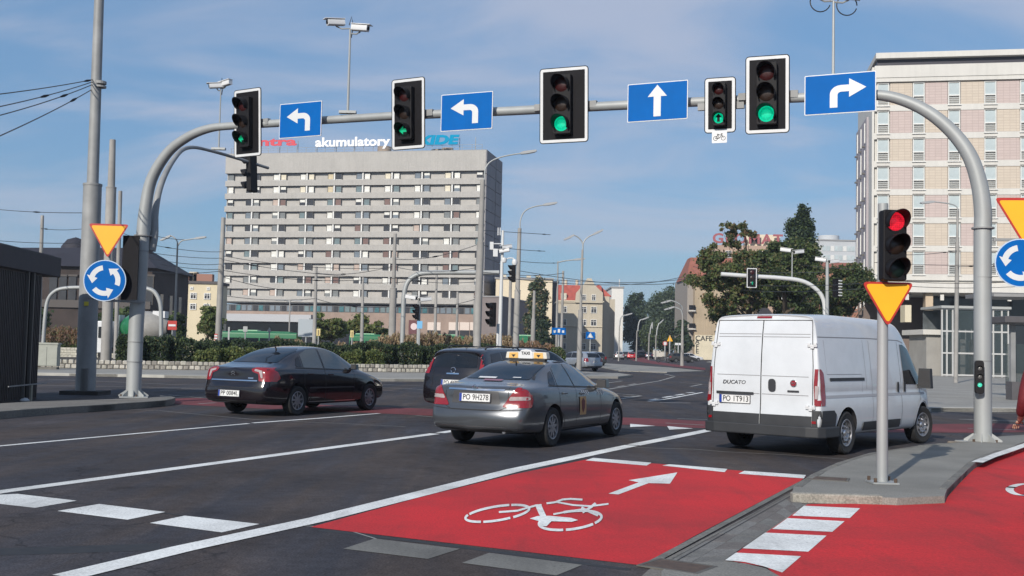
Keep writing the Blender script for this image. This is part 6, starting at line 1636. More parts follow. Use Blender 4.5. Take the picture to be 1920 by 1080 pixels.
def interp(x, pts):
    if x <= pts[0][0]: return pts[0][1]
    for (a, va), (b, vb) in zip(pts, pts[1:]):
        if x <= b:
            t = (x - a) / (b - a); return va + (vb - va) * t
    return pts[-1][1]
class Body:
    def __init__(s, name, P, mat, parent, lvl=2):
        x0, x1 = P['x0'], P['x1']; xs = P['xs']
        def sec(x):
            zb, zs, zt, w, wr = (interp(x, P[k]) for k in ('zbot', 'zbelt', 'ztop', 'w', 'wr'))
            zt = max(zt, zs + .03); gh = zt - zs; wf = P.get('wf', .93)
            zm = zb + (zs - zb) * .5
            rl = min(.075, gh * .35)
            return [(0, zb), (.55 * w, zb), (.90 * w, zb + .01), (.975 * w, zb + .09), (1.0 * w, zm - .05), (1.0 * w, zm + .12), (.985 * w, zs - .09), (.965 * w, zs - .015), (wf * w, zs + min(.03, gh * .2)),
                    (wf * w + (wr - wf * w) * .5, zs + gh * .50), (wr, zt - rl), (wr * .90, zt - rl * .35), (wr * .5, zt - rl * .08), (0, zt)]
        J = 14; cols = []
        rp, fp = P['rear'], P['front']
        def cap(xe, prof, sgn, bulge):
            S = sec(xe); zb, zt = S[0][1], S[-1][1]; out = []
            for q in (0.0, .35, .65, .86, 1.0):
                c = []
                for j, (y, z) in enumerate(S):
                    ze = zb + (zt - zb) * j / (J - 1)
                    zz = z * q ** 1.5 + ze * (1 - q ** 1.5)
                    c.append((xe + sgn * (-bulge * (1 - q ** 2.4)) + sgn * interp(zz, prof), y * q, zz))
                out.append(c)
            return out
        cols += cap(x0, rp, 1, P.get('rb', .10))
        for x in xs: cols.append([(x, y, z) for y, z in sec(x)])
        cols += cap(x1, fp, -1, P.get('fb', .22))[::-1]
        vs, fs = [], []
        for c in cols: vs += c
        for i in range(len(cols) - 1):
            for j in range(J - 1):
                fs.append((i * J + j, (i + 1) * J + j, (i + 1) * J + j + 1, i * J + j + 1))
        n = len(vs); vs2 = vs + [(x, -y, z) for x, y, z in vs]; fs2 = fs + [tuple(n + k for k in f[::-1]) for f in fs]
        bm = bmesh.new(); V = [bm.verts.new(v) for v in vs2]
        for f in fs2:
            try: bm.faces.new([V[k] for k in f])
            except ValueError: pass
        bmesh.ops.remove_doubles(bm, verts=bm.verts, dist=.0008)
        bmesh.ops.dissolve_degenerate(bm, edges=bm.edges, dist=.0005)
        bmesh.ops.recalc_face_normals(bm, faces=bm.faces)
        me = bpy.data.meshes.new('body_cage'); bm.to_mesh(me); bm.free(); me.materials.append(mat)
        ob = bpy.data.objects.new('tmp_body', me); COL.objects.link(ob)
        ss = ob.modifiers.new('s', 'SUBSURF'); ss.levels = lvl; ss.render_levels = lvl
        bpy.context.view_layer.update(); dg = bpy.context.evaluated_depsgraph_get()
        smooth = bpy.data.meshes.new_from_object(ob.evaluated_get(dg))
        bm = bmesh.new(); bm.from_mesh(smooth); s.bvh = BVHTree.FromBMesh(bm); bm.free()
        # wheel wells
        cm = MB()
        for wx in (0.0, P['wb']):
            for sy in (-1, 1): cm.cyl((wx, sy * (P['hw'] - .02), P['rw'] + .01), P['rw'] + P.get('gap', .05), .56, 36, 'Y')
        cut = bpy.data.objects.new('tmp_cut', cm.mesh('cut', PLAST)); COL.objects.link(cut)
        bo = ob.modifiers.new('b', 'BOOLEAN'); bo.operation = 'DIFFERENCE'; bo.object = cut; bo.solver = 'EXACT'
        try: bo.material_mode = 'TRANSFER'
        except Exception: pass
        bpy.context.view_layer.update(); dg = bpy.context.evaluated_depsgraph_get()
        fin = bpy.data.meshes.new_from_object(ob.evaluated_get(dg)); fin.name = 'body'
        bpy.data.objects.remove(ob); bpy.data.objects.remove(cut)
        fin.polygons.foreach_set('use_smooth', [True] * len(fin.polygons)); fin.set_sharp_from_angle(angle=R(34))
        s.ob = bpy.data.objects.new('body', fin); COL.objects.link(s.ob); s.ob.parent = parent; s.parent = parent; s.P = P
        s.mat = mat
    def decal(s, name, poly, face, mat, off=.004, parent=None, rounds=1, cell=.045, flip=False):
        """poly in (x,z) for sides 'R'/'L', (y,z) for 'B' back / 'F' front, (x,y) for 'T' top; y is positive to the left"""
        if face in 'RL': xm = s.P['x0'] + .035; poly = [(max(p[0], xm), p[1]) for p in poly]
        if rounds: poly = round_poly(poly, .022, 3)
        poly = [p for i, p in enumerate(poly) if (Vector(p) - Vector(poly[i - 1])).length > 1e-4]
        bm = bmesh.new(); bm.faces.new([bm.verts.new((p[0], p[1], 0)) for p in poly])
        xs = [p[0] for p in poly]; ys = [p[1] for p in poly]
        for lo, hi, ax in ((min(xs), max(xs), 0), (min(ys), max(ys), 1)):
            k = lo + cell
            while k < hi - 1e-4:
                co = [0, 0, 0]; no = [0, 0, 0]; co[ax] = k; no[ax] = 1
                bmesh.ops.bisect_plane(bm, geom=bm.verts[:] + bm.edges[:] + bm.faces[:], plane_co=co, plane_no=no); k += cell
        D = {'R': Vector((0, 1, 0)), 'L': Vector((0, -1, 0)), 'B': Vector((1, 0, 0)), 'F': Vector((-1, 0, 0)), 'T': Vector((0, 0, -1))}[face]
        bad = []
        for v in bm.verts:
            a, b = v.co.x, v.co.y
            o = {'R': Vector((a, -4, b)), 'L': Vector((a, 4, b)), 'B': Vector((-5, a, b)), 'F': Vector((9, a, b)), 'T': Vector((a, b, 5))}[face]
            hit, nrm, _, _ = s.bvh.ray_cast(o, D)
            if hit is None: bad.append(v); continue
            if nrm.dot(D) > 0: nrm = -nrm
            if -nrm.dot(D) < (.10 if face == 'B' else .16): bad.append(v); continue
            v.co = hit + nrm * off
        if bad: bmesh.ops.delete(bm, geom=bad, context='VERTS')
        me = bpy.data.meshes.new(name); bm.to_mesh(me); bm.free(); me.materials.append(mat)
        me.polygons.foreach_set('use_smooth', [True] * len(me.polygons))
        o = bpy.data.objects.new(name, me); COL.objects.link(o); o.parent = parent or s.parent
        return o
    def strip(s, name, pts, w, face, mat, off=.0025, parent=None):
        """a narrow line drawn on the body"""
        P_ = [Vector((p[0], p[1], 0)) for p in pts]; out_a, out_b = [], []
        for i, p in enumerate(P_):
            d = (P_[min(i + 1, len(P_) - 1)] - P_[max(i - 1, 0)]).normalized(); nn = Vector((-d.y, d.x, 0)) * w / 2
            out_a.append((p.x + nn.x, p.y + nn.y)); out_b.append((p.x - nn.x, p.y - nn.y))
        return s.decal(name, out_a + out_b[::-1], face, mat, off, parent, 0, .07)
    def at(s, face, a, b, off=0.0):
        D = {'R': Vector((0, 1, 0)), 'L': Vector((0, -1, 0)), 'B': Vector((1, 0, 0)), 'F': Vector((-1, 0, 0)), 'T': Vector((0, 0, -1))}[face]
        o = {'R': Vector((a, -4, b)), 'L': Vector((a, 4, b)), 'B': Vector((-5, a, b)), 'F': Vector((9, a, b)), 'T': Vector((a, b, 5))}[face]
        hit, nrm, _, _ = s.bvh.ray_cast(o, D)
        return (hit if hit is not None else o) - D * off

WHEELS = {}
def wheel_meshes(rw, style, tw=.21, rimr=.62, spokes=7, col=None):
    key = (rw, style, tw, spokes)
    if key in WHEELS: return WHEELS[key]
    h = tw / 2; rr = rw * rimr
    ty = MB(); ty.lathe([(rr, -h * .8), (rw * .90, -h), (rw * .975, -h * .86), (rw, -h * .55), (rw, h * .55), (rw * .975, h * .86), (rw * .90, h), (rr, h * .8), (rr, 0)], (0, 0, 0), 'Y', 40, closed=True)
    tym = ty.mesh('wheel', TYRE, True)
    r_ = MB()
    r_.mi(0).lathe([(rr * 1.03, -h * .86), (rr * 1.0, -h * .92), (rr * .93, -h * .88), (rr * .90, -h * .5), (rr * .9, h * .6)], (0, 0, 0), 'Y', 36)
    r_.mi(1).cyl((0, h * .1, 0), rr * .92, .02, 28, 'Y')
    r_.mi(0).cyl((0, -h * .62, 0), rr * .20, h * .45, 16, 'Y')
    if style == 'alloy':
        for k in range(spokes):
            a = 2 * PI * k / spokes; m = Matrix.Rotation(a, 3, 'Y')
            w0, w1 = rr * .14, rr * .10
            o = Vector((0, -h * .70, 0))
            vs = [Vector((-w0, -.012, rr * .12)), Vector((w0, -.012, rr * .12)), Vector((w1, -.006, rr * .95)), Vector((-w1, -.006, rr * .95)), Vector((-w0, .03, rr * .12)), Vector((w0, .03, rr * .12)), Vector((w1, .03, rr * .95)), Vector((-w1, .03, rr * .95))]
            r_.add([m @ v + o for v in vs], [(0, 1, 2, 3), (7, 6, 5, 4), (0, 4, 5, 1), (1, 5, 6, 2), (2, 6, 7, 3), (3, 7, 4, 0)])
    else:
        r_.mi(0).lathe([(rr * .30, -h * .55), (rr * .62, -h * .78), (rr * .80, -h * .55), (rr * .93, -h * .62)], (0, 0, 0), 'Y', 30)
        r_.mi(1)
        for k in range(10): a = 2 * PI * k / 10; r_.cyl((rr * .70 * math.cos(a), -h * .72, rr * .70 * math.sin(a)), rr * .085, .03, 10, 'Y')
        r_.mi(2).lathe([(.0005, -h * .85), (rr * .20, -h * .80), (rr * .28, -h * .6)], (0, 0, 0), 'Y', 16)
        for k in range(5): a = 2 * PI * k / 5; r_.cyl((rr * .42 * math.cos(a), -h * .72, rr * .42 * math.sin(a)), rr * .05, .04, 6, 'Y')
    rm = r_.mesh('rim', [RIMS if col is None else col, RIMD, HUBC], True)
    WHEELS[key] = (tym, rm); return tym, rm
def add_wheels(t, P, style='alloy', tw=.21, spokes=7, steer=0.0):
    ty, rm = wheel_meshes(P['rw'], style, tw, spokes=spokes)
    for wx in (0.0, P['wb']):
        for sy in (-1, 1):
            rz = (0 if sy < 0 else PI) + (steer if wx > 0 else 0)
            w = inst('wheel', ty, t, (wx, sy * (P['hw'] - tw / 2 - .012), P['rw']), rz); inst('rim', rm, w)
def plate(body, y, z, txt, t, w=.545, h=.122, rx=0.0, tilt=0.06):
    p = body.at('B', y, z, .012)
    pe = MB(); pe.box((0, 0, 0), (.012, w + .02, h + .02)); o = pe.build('number_plate', M('plate_rim', (.09, .09, .1), .5), t); o.location = p; o.rotation_euler = (0, tilt, 0)
    MB().box((-.0075, 0, 0), (.006, w, h)).build('plate_face', PLATE, o)
    MB().box((-.0108, w / 2 - .022, 0), (.003, .042, h)).build('blue_band', PBLUE, o)
    me = textmesh(txt, h * 1.02, .002, .0012, spacing=1.02); me.materials.clear(); me.materials.append(PTXT); me.name = 'plate_text'
    xs = [v.co.x for v in me.vertices]; wd = max(xs) - min(xs); sc = (w - .09) / wd; me_o = inst('plate_text', me, o)
    me_o.rotation_euler = (PI / 2, 0, -PI / 2); me_o.location = (-.0125, -.022 + (max(xs) + min(xs)) / 2 * sc, 0); me_o.scale = (sc, 1, 1)
    return o
def place(t, rr_px, hd, hw):
    """rear right tyre contact pixel, heading in degrees right of the viewing axis"""
    p = G(*rr_px); h = R(hd); left = Vector((-math.cos(h), math.sin(h), 0)); o = Vector((p.x, p.y, 0)) + left * (hw - .01)
    t.location = (o.x, o.y, 0.006); t.rotation_euler = (0, 0, PI / 2 - h)
def mirrors(body, t, x, z, y, mat, size=(.12, .22, .15)):
    for sy in (-1, 1):
        m = MB(); m.box((x, sy * (y + .10), z), size, 0, taper=.85); m.mi(1).box((x - size[0] / 2 - .003, sy * (y + .10), z), (.006, size[1] * .82, size[2] * .78))
        m.mi(0).box((x + .03, sy * (y - .02), z - size[2] * .35), (.06, .12, .04)); m.build('mirror', [mat, PLAST], t, bevel=.02)
def handle(body, t, x, z, mat, w=.17, faces='R'):
    for f in faces:
        p = body.at(f, x, z, .012); MB().box(p, (w, .03, .03)).build('handle', mat, t, bevel=.01)

# ---- dark grey taxi ----------------------------------------------------
def paint(name, col, rough=.28, metal=.55, coat=.9, var=.04): return M(name, col, rough, metal, coat=coat, var=var, vscale=2.5)
TXP = paint('paint_dark_silver', (.092, .098, .108), .28, .6)
t = thing('taxi_saloon', (0, 0, 0), 0, 'dark grey saloon taxi with an orange and white roof sign, waiting in the middle lane', 'car')
P = dict(x0=-.98, x1=3.46, wb=2.85, hw=.905, rw=.318, rb=.13, fb=.25,
         xs=[-.80, -.55, -.30, 0, .3, .6, .95, 1.3, 1.7, 2.05, 2.35, 2.7, 3.05, 3.3],
         zbot=[(-1.1, .27), (-.6, .21), (0, .19), (3, .19), (3.6, .22)],
         zbelt=[(-1.0, .93), (-.5, .945), (.5, .935), (1.5, .90), (2.3, .87), (2.9, .80), (3.5, .66)],
         ztop=[(-1.0, .985), (-.75, 1.01), (-.52, 1.03), (-.30, 1.10), (0, 1.215), (.3, 1.315), (.55, 1.37), (.95, 1.405), (1.3, 1.395), (1.6, 1.34), (2.0, 1.13), (2.3, .97), (2.7, .91), (3.1, .83), (3.5, .70)],
         w=[(-.98, .84), (-.7, .885), (-.2, .90), (.8, .91), (2.5, .905), (3.0, .88), (3.46, .78)],
         wr=[(-1, .70), (-.5, .70), (0, .62), (.5, .575), (1.3, .58), (1.8, .64), (2.3, .72), (3.4, .60)],
         rear=[(.2, .06), (.30, -.035), (.55, -.045), (.62, .0), (.68, .045), (.92, .03), (1.02, .05)], front=[(.2, .05), (.35, -.03), (.55, -.02), (.75, .08)])
b = Body('taxi', P, TXP, t)
add_wheels(t, P, spokes=9, steer=R(-1))
b.decal('rear_window', [(-.585, 1.075), (.585, 1.075), (.52, 1.30), (.40, 1.352), (-.40, 1.352), (-.52, 1.30)], 'B', GLASSD, .006)
ss_ = b.decal('windscreen', [(-.62, 1.02), (.62, 1.02), (.52, 1.34), (-.52, 1.34)], 'F', GLASSD, .006)
for f in 'RL':
    b.decal('side_window', [(.93, .965), (1.74, .935), (1.93, .985), (1.62, 1.235), (1.30, 1.325), (.97, 1.335)], f, GLASSS, .005)
    b.decal('side_window', [(.24, .985), (.885, .965), (.91, 1.332), (.62, 1.315), (.46, 1.25)], f, GLASSS, .005)
    b.decal('side_window', [(-.05, 1.0), (.19, .988), (.40, 1.225), (.27, 1.19)], f, GLASSD, .005)
    for pts in ([(.22, .99), (.22, .60), (.35, .50), (.48, .30)], [(.92, 1.34), (.91, .95), (.93, .26)], [(1.98, .95), (2.02, .6), (2.0, .26)], [(.40, .28), (2.05, .27)]): b.strip('panel_gap', pts, .010, f, SEAM)
    b.strip('side_moulding', [(.36, .50), (2.3, .50)], .045, f, M('moulding_grey', (.07, .07, .075), .5), .010)
    b.strip('window_trim', [(-.08, .985), (.9, .95), (1.98, .925)], .016, f, PLAST, .008)
    b.strip('roof_drip', [(-.25, 1.08), (.2, 1.26), (.6, 1.355), (1.2, 1.365), (1.65, 1.26), (2.0, 1.02)], .016, f, PLAST, .006)
    handle(b, t, .42, .855, TXP, faces=f); handle(b, t, 1.14, .835, TXP, faces=f)
    b.decal('tail_light_side', [(-1.0, .655), (-.80, .66), (-.74, .78), (-.86, .93), (-1.0, .955)], f, TAILR, .007, cell=.05)
for s in (1, -1):
    lt = b.decal('tail_light', [(s * .47, .655), (s * .86, .655), (s * .875, .80), (s * .80, .955), (s * .68, .965), (s * .58, .82)], 'B', TAILR, .009)
    b.decal('clear_band', [(s * .56, .76), (s * .855, .775), (s * .845, .83), (s * .60, .825)], 'B', TAILW, .014, parent=lt)
    b.decal('head_light', [(s * .45, .62), (s * .78, .62), (s * .74, .76), (s * .5, .75)], 'F', TAILW, .008)
b.strip('boot_gap', [(-.56, .975), (-.56, .66), (-.42, .60), (.42, .60), (.56, .66), (.56, .975)], .010, 'B', SEAM, .004)
b.decal('plate_recess', [(-.44, .70), (.44, .70), (.40, .895), (-.40, .895)], 'B', M('recess_dark', (.05, .05, .054), .5), .003)
b.strip('chrome_strip', [(-.50, .918), (.50, .918)], .024, 'B', CHROME, .014)
b.strip('bumper_gap', [(-.80, .625), (-.5, .605), (.5, .605), (.80, .625)], .010, 'B', SEAM, .004)
b.strip('bumper_bright_line', [(-.74, .345), (.74, .345)], .016, 'B', CHROME, .008)  # thin bright line low on the bumper
b.decal('lower_skirt', [(-.66, .24), (.66, .24), (.66, .315), (-.66, .315)], 'B', PLAST, .005)
b.decal('brake_light', [(-.17, 1.043), (.17, 1.043), (.17, 1.066), (-.17, 1.066)], 'B', TAILR, .012, rounds=0)
plate(b, 0, .795, 'PO 9H278', t)
p = b.at('B', 0, .957, .012); MB().lathe([(.034, -.004), (.040, -.008), (.046, -.004)], p, 'X', 20).build('round_badge', CHROME, t)
q = MB()
for k in range(3): a = R(90 + 120 * k); q.add([p + Vector((-.01, .006 * math.sin(a), -.006 * math.cos(a))), p + Vector((-.01, -.006 * math.sin(a), .006 * math.cos(a))), p + Vector((-.01, .038 * math.cos(a), .038 * math.sin(a)))], [(0, 1, 2)])
q.build('badge_star', CHROME, t)
text('E200', .05, CHROME, t, b.at('B', .52, .955, .01), (PI / 2, 0, -PI / 2), .004)
b.strip('window_sticker', [(-.0, 1.09), (.33, 1.09)], .022, 'B', SWHITE, .012); b.strip('window_sticker', [(-.42, 1.10), (-.28, 1.10)], .012, 'B', SWHITE, .012)
for k in range(2):
    for f in 'R':
        for i in range(8):
            for j in range(3):
                if (i + j) % 2 == 0:
                    x = 1.12 + k * .74 + i * .043; z = .80 - k * .012 + j * .028
                    b.decal('checker_square', [(x, z), (x + .042, z), (x + .042, z + .027), (x, z + .027)], f, SWHITE, .006, rounds=0, cell=.5)
b.decal('door_emblem', [(1.02, .47), (1.30, .47), (1.30, .78), (1.02, .78)], 'R', M('emblem_orange', (.45, .26, .11), .5), .012, rounds=0)
b.decal('emblem_shield', [(1.08, .70), (1.16, .76), (1.24, .70), (1.22, .58), (1.16, .50), (1.10, .58)], 'R', M('emblem_dark_red', (.12, .02, .02), .5), .016, rounds=0)
mirrors(b, t, 1.93, .99, .86, M('mirror_black', (.02, .02, .022), .3, coat=.6), (.15, .21, .15))
q = b.at('T', .38, 0); MB().tube([q, q + Vector((-.03, 0, .05))], [.018, .008], 8).build('aerial', PLAST, t)
MB().box((1.4, 0, .30), (3.0, 1.3, .12)).build('underbody', PLAST, t)
MB().tube([(-.8, -.5, .27), (-1.03, -.5, .27)], .03, 10).build('exhaust', CHROME, t)
place(t, (1038, 838), 26.6, .905); TAXI = t
# its roof sign
rs = thing('taxi_roof_sign', (0, 0, 0), 0, 'white and orange illuminated-style sign box reading TAXI on the dark grey saloon', 'roof sign')
top = b.at('T', .82, 0); rs.location = t.matrix_basis @ (top + Vector((0, 0, .0))); rs.rotation_euler = t.rotation_euler
SGW = M('sign_cream', (.60, .57, .50), .35); SGO = M('sign_orange', (.66, .40, .12), .35)
mb = MB(); mb.plate([(-.40, .02), (.40, .02), (.38, .135), (.15, .14), (-.15, .14), (-.38, .135)], (.07, 0, 0), (0, -1, 0), (0, 0, 1), .14); mb.build('sign_box', SGW, rs, bevel=.015)
mb = MB(); mb.plate([(-.14, .02), (.14, .02), (.13, .125), (.09, .17), (0, .185), (-.09, .17), (-.13, .125)], (.085, 0, 0), (0, -1, 0), (0, 0, 1), .17); mb.build('sign_dome', SWHITE, rs, bevel=.01)
for s in (-1, 1):
    MB().plate([(s * .155, .03), (s * .33, .03), (s * .32, .124), (s * .155, .128)], (-.0735, 0, 0), (0, -1, 0), (0, 0, 1), .003).build('orange_panel', SGO, rs)
    MB().plate([(s * .24 - .04, .09), (s * .24 + .04, .09), (s * .24 + .016, .06), (s * .24, .042), (s * .24 - .016, .06)], (-.0775, 0, 0), (0, -1, 0), (0, 0, 1), .002).build('shield', PTXT, rs)
text('TAXI', .074, PTXT, rs, (-.0885, 0, .112), (PI / 2, 0, -PI / 2), .003, .002)
MB().box((0, 0, .008), (.10, .7, .03)).build('magnet_foot', PLAST, rs)

# ---- black saloon on the left -------------------------------------------
C5P = paint('paint_aubergine_black', (.0075, .005, .0075), .14, .0, .8)
t = thing('black_saloon', (0, 0, 0), 0, 'nearly black fastback saloon with purple sheen at the left, waiting beyond the thin lane line', 'car')
P = dict(x0=-.96, x1=3.46, wb=2.75, hw=.90, rw=.315, rb=.12, fb=.26,
         xs=[-.80, -.5, -.25, 0, .3, .6, .95, 1.3, 1.7, 2.05, 2.35, 2.7, 3.05, 3.32],
         zbot=[(-1, .28), (-.5, .22), (0, .2), (3, .2), (3.4, .24)],
         zbelt=[(-.9, .97), (-.5, .99), (.5, .965), (1.5, .93), (2.3, .89), (2.9, .82), (3.4, .68)],
         ztop=[(-.9, 1.03), (-.7, 1.07), (-.5, 1.10), (-.25, 1.21), (0, 1.31), (.3, 1.40), (.6, 1.455), (1.0, 1.50), (1.35, 1.49), (1.65, 1.42), (2.0, 1.24), (2.4, 1.01), (2.7, .95), (3.1, .84), (3.4, .70)],
         w=[(-.96, .83), (-.65, .885), (-.2, .90), (.8, .905), (2.4, .90), (2.9, .88), (3.46, .78)],
         wr=[(-1, .68), (-.5, .68), (0, .63), (.5, .59), (1.3, .59), (1.8, .66), (2.4, .74), (3.4, .6)],
         rear=[(.2, .06), (.32, -.04), (.62, -.05), (.70, .0), (.76, .03), (.98, .03), (1.08, .07)], front=[(.2, .05), (.35, -.03), (.55, -.02), (.75, .08)])
b = Body('c', P, C5P, t); add_wheels(t, P, spokes=9)
b.decal('rear_window', [(-.60, 1.125), (.60, 1.125), (.53, 1.37), (.40, 1.43), (-.40, 1.43), (-.53, 1.37)], 'B', GLASSD, .006)
b.decal('windscreen', [(-.62, 1.06), (.62, 1.06), (.52, 1.43), (-.52, 1.43)], 'F', GLASSD, .006)
for f in 'RL':
    b.decal('side_window', [(.98, 1.0), (1.83, .965), (2.05, 1.02), (1.70, 1.30), (1.35, 1.41), (1.02, 1.425)], f, GLASSS, .005)
    b.decal('side_window', [(.22, 1.02), (.93, 1.0), (.96, 1.425), (.62, 1.40), (.32, 1.30)], f, GLASSS, .005)
    b.decal('side_window', [(-.03, 1.045), (.17, 1.03), (.27, 1.275), (.12, 1.21)], f, GLASSD, .005)
    for pts in ([(.20, 1.03), (.20, .62), (.40, .45), (.46, .30)], [(.965, 1.42), (.95, .95), (.97, .28)], [(2.08, .98), (2.08, .6), (2.02, .28)]): b.strip('panel_gap', pts, .010, f, SEAM)
    b.strip('side_moulding', [(.36, .585), (2.05, .575)], .03, f, PLAST, .010)
    b.strip('sill_chrome', [(.40, .285), (2.15, .275)], .022, f, CHROME, .010)
    b.strip('window_trim', [(-.05, 1.02), (.9, .985), (2.0, .955)], .014, f, PLAST, .008)
    handle(b, t, .42, .89, C5P, faces=f); handle(b, t, 1.16, .87, C5P, faces=f)
    b.decal('tail_light_side', [(-.90, .74), (-.72, .73), (-.60, .80), (-.66, .92), (-.80, 1.0), (-.90, 1.02)], f, TAILR, .007, cell=.05)
for s in (1, -1):
    lt = b.decal('tail_light', [(s * .42, .985), (s * .47, .93), (s * .60, .89), (s * .63, .74), (s * .84, .73), (s * .85, .93), (s * .78, 1.02), (s * .5, 1.02)], 'B', TAILR, .009)
    b.decal('clear_band', [(s * .48, .955), (s * .62, .925), (s * .67, .80), (s * .71, .80), (s * .68, .955), (s * .52, .985)], 'B', TAILW, .014, parent=lt)
    b.decal('head_light', [(s * .45, .66), (s * .74, .66), (s * .7, .80), (s * .5, .78)], 'F', TAILW, .008)
b.strip('chrome_strip', [(-.60, .745), (.60, .745)], .026, 'B', CHROME, .012)
b.strip('boot_gap', [(-.56, 1.04), (-.60, .72), (.60, .72), (.56, 1.04)], .009, 'B', SEAM, .004)
b.strip('bumper_line', [(-.80, .60), (.80, .60)], .012, 'B', SEAM, .004)
b.decal('lower_skirt', [(-.60, .26), (.60, .26), (.60, .34), (-.60, .34)], 'B', PLAST, .005)
p = b.at('B', 0, .90, .01); q = MB()
for dz in (.025, -.02):
    for s in (-1, 1): q.add([p + Vector((-.004, 0, dz + .02)), p + Vector((-.004, 0, dz)), p + Vector((-.004, s * .055, dz - .035)), p + Vector((-.004, s * .055, dz - .012))], [(0, 1, 2, 3)])
q.build('chevron_badge', CHROME, t)
b.strip('badge', [(-.50, .80), (-.38, .80)], .02, 'B', CHROME, .01)
plate(b, .03, .475, 'PP 0084L', t)
mirrors(b, t, 2.0, 1.03, .84, C5P, (.11, .16, .12))
q = b.at('T', .33, 0); MB().tube([q, q + Vector((-.02, 0, .04)), q + Vector((-.10, 0, .10))], [.022, .014, .006], 8).build('aerial', PLAST, t)
MB().box((1.4, 0, .30), (3.0, 1.3, .12)).build('underbody', PLAST, t)
place(t, (558, 779.5), 26.2, .93); t.scale = (1.04, 1.04, 1.03)

# ---- white van -----------------------------------------------------------
VW = M('van_white', (.58, .605, .63), .32, coat=.6, var=.06, vscale=2.2)
t = thing('white_van', (0, 0, 0), 0, 'white panel van with black bumpers and tall red tail lights, turning right', 'van')
P = dict(x0=-.98, x1=4.20, wb=3.45, hw=1.02, rw=.345, rb=.035, fb=.20, gap=.06, wf=.985,
         xs=[-.93, -.80, -.4, 0, .5, 1.0, 1.6, 2.1, 2.5, 2.75, 3.0, 3.3, 3.6, 3.85, 4.05],
         zbot=[(-1, .36), (-.5, .30), (0, .28), (3.6, .26), (4.3, .30)],
         zbelt=[(-1, 1.03), (2.6, 1.03), (3.3, 1.02), (3.7, .98), (4.2, .86)],
         ztop=[(-1.0, 2.19), (-.9, 2.225), (0, 2.26), (2.2, 2.25), (2.55, 2.20), (2.8, 2.06), (3.05, 1.85), (3.35, 1.56), (3.6, 1.32), (3.8, 1.20), (4.05, 1.08), (4.25, .94)],
         w=[(-1, .985), (-.9, 1.005), (0, 1.02), (2.6, 1.02), (3.4, 1.0), (3.9, .93), (4.2, .82)],
         wr=[(-1, .865), (0, .875), (2.3, .87), (2.8, .84), (3.3, .84), (3.8, .78), (4.2, .66)],
         rear=[(.25, -.03), (.60, -.02), (.75, .0), (1.2, .0), (1.6, .02), (2.0, .065), (2.25, .12)], front=[(.25, .04), (.4, -.03), (.7, -.02), (.95, .1)])
b = Body('v', P, VW, t, lvl=2)
ty_ = add_wheels(t, P, 'steel', tw=.225, steer=R(-10))
BB = M('van_bumper_black', (.026, .028, .032), .6, var=.12, vscale=5)
bm_ = MB(); out = [(-1.09, 0), (-1.09, .80), (-1.04, .98), (-.92, 1.055), (-.42, 1.065), (-.42, 1.03)]
pts2 = [(x, y) for x, y in out]; poly = [(x, y) for x, y in out] + [(x, -y) for x, y in out[::-1] if y > 0]
bm_.prism(poly, .30, .47); bm_.build('rear_bumper', BB, t, bevel=.02)
for f in 'RL':
    b.decal('bumper_corner', [(-1.02, .30), (-.40, .30), (-.47, .50), (-.46, .655), (-.55, .72), (-1.02, .72)], f, BB, .02, rounds=0)
    wd_ = b.decal('side_window', [(2.46, 1.10), (3.05, 1.09), (3.36, 1.14), (3.30, 1.42), (2.95, 1.72), (2.62, 1.80), (2.46, 1.80)], f, GLASSD, .007)
    b.strip('side_crease', [(-.80, .93), (1.0, .93), (2.3, .93), (3.6, .92)], .045, f, M('van_groove', (.36, .37, .39), .5), .004)
    b.strip('roof_gutter', [(-.90, 1.86), (1.0, 1.88), (2.42, 1.87), (2.7, 1.83)], .014, f, M('van_gap_grey', (.22, .22, .23), .6), .003)
    b.strip('panel_gap', [(-.72, 1.82), (-.70, 1.28), (.62, 1.28), (.62, .99)], .008, f, MATS['van_gap_grey'], .003)
    b.strip('panel_gap', [(.78, 1.85), (.80, 1.04)], .008, f, MATS['van_gap_grey'], .003)
    b.strip('sliding_rail', [(-.62, 1.20), (.72, 1.20)], .05, f, BB, .008)
    for x in (1.03, 2.33, 3.30): b.strip('panel_gap', [(x, 1.84 if x < 3 else 1.05), (x, .95), (x, .34)], .010, f, SEAM if x > 2 else MATS['van_gap_grey'], .003)
    b.decal('side_moulding', [(.62, .36), (2.25, .36), (2.25, .50), (.62, .50)], f, BB, .018, rounds=0)
    for x in (2.17, 2.48): b.decal('handle', [(x - .045, .96), (x + .045, .96), (x + .045, 1.14), (x - .045, 1.14)], f, BB, .016)
    b.decal('tail_light_side', [(-1.02, .79), (-.84, .80), (-.80, .95), (-.83, 1.30), (-.90, 1.36), (-1.02, 1.36)], f, TAILR, .010, cell=.08, rounds=0)
    sg = 1 if f == 'L' else -1
    ar = []
    for k in range(13): a = R(-8 + 196 * k / 12); ar.append((3.45 + .455 * math.cos(a), .36 + .455 * math.sin(a)))
    b.strip('arch_lip', ar, .06, f, VW, .014)
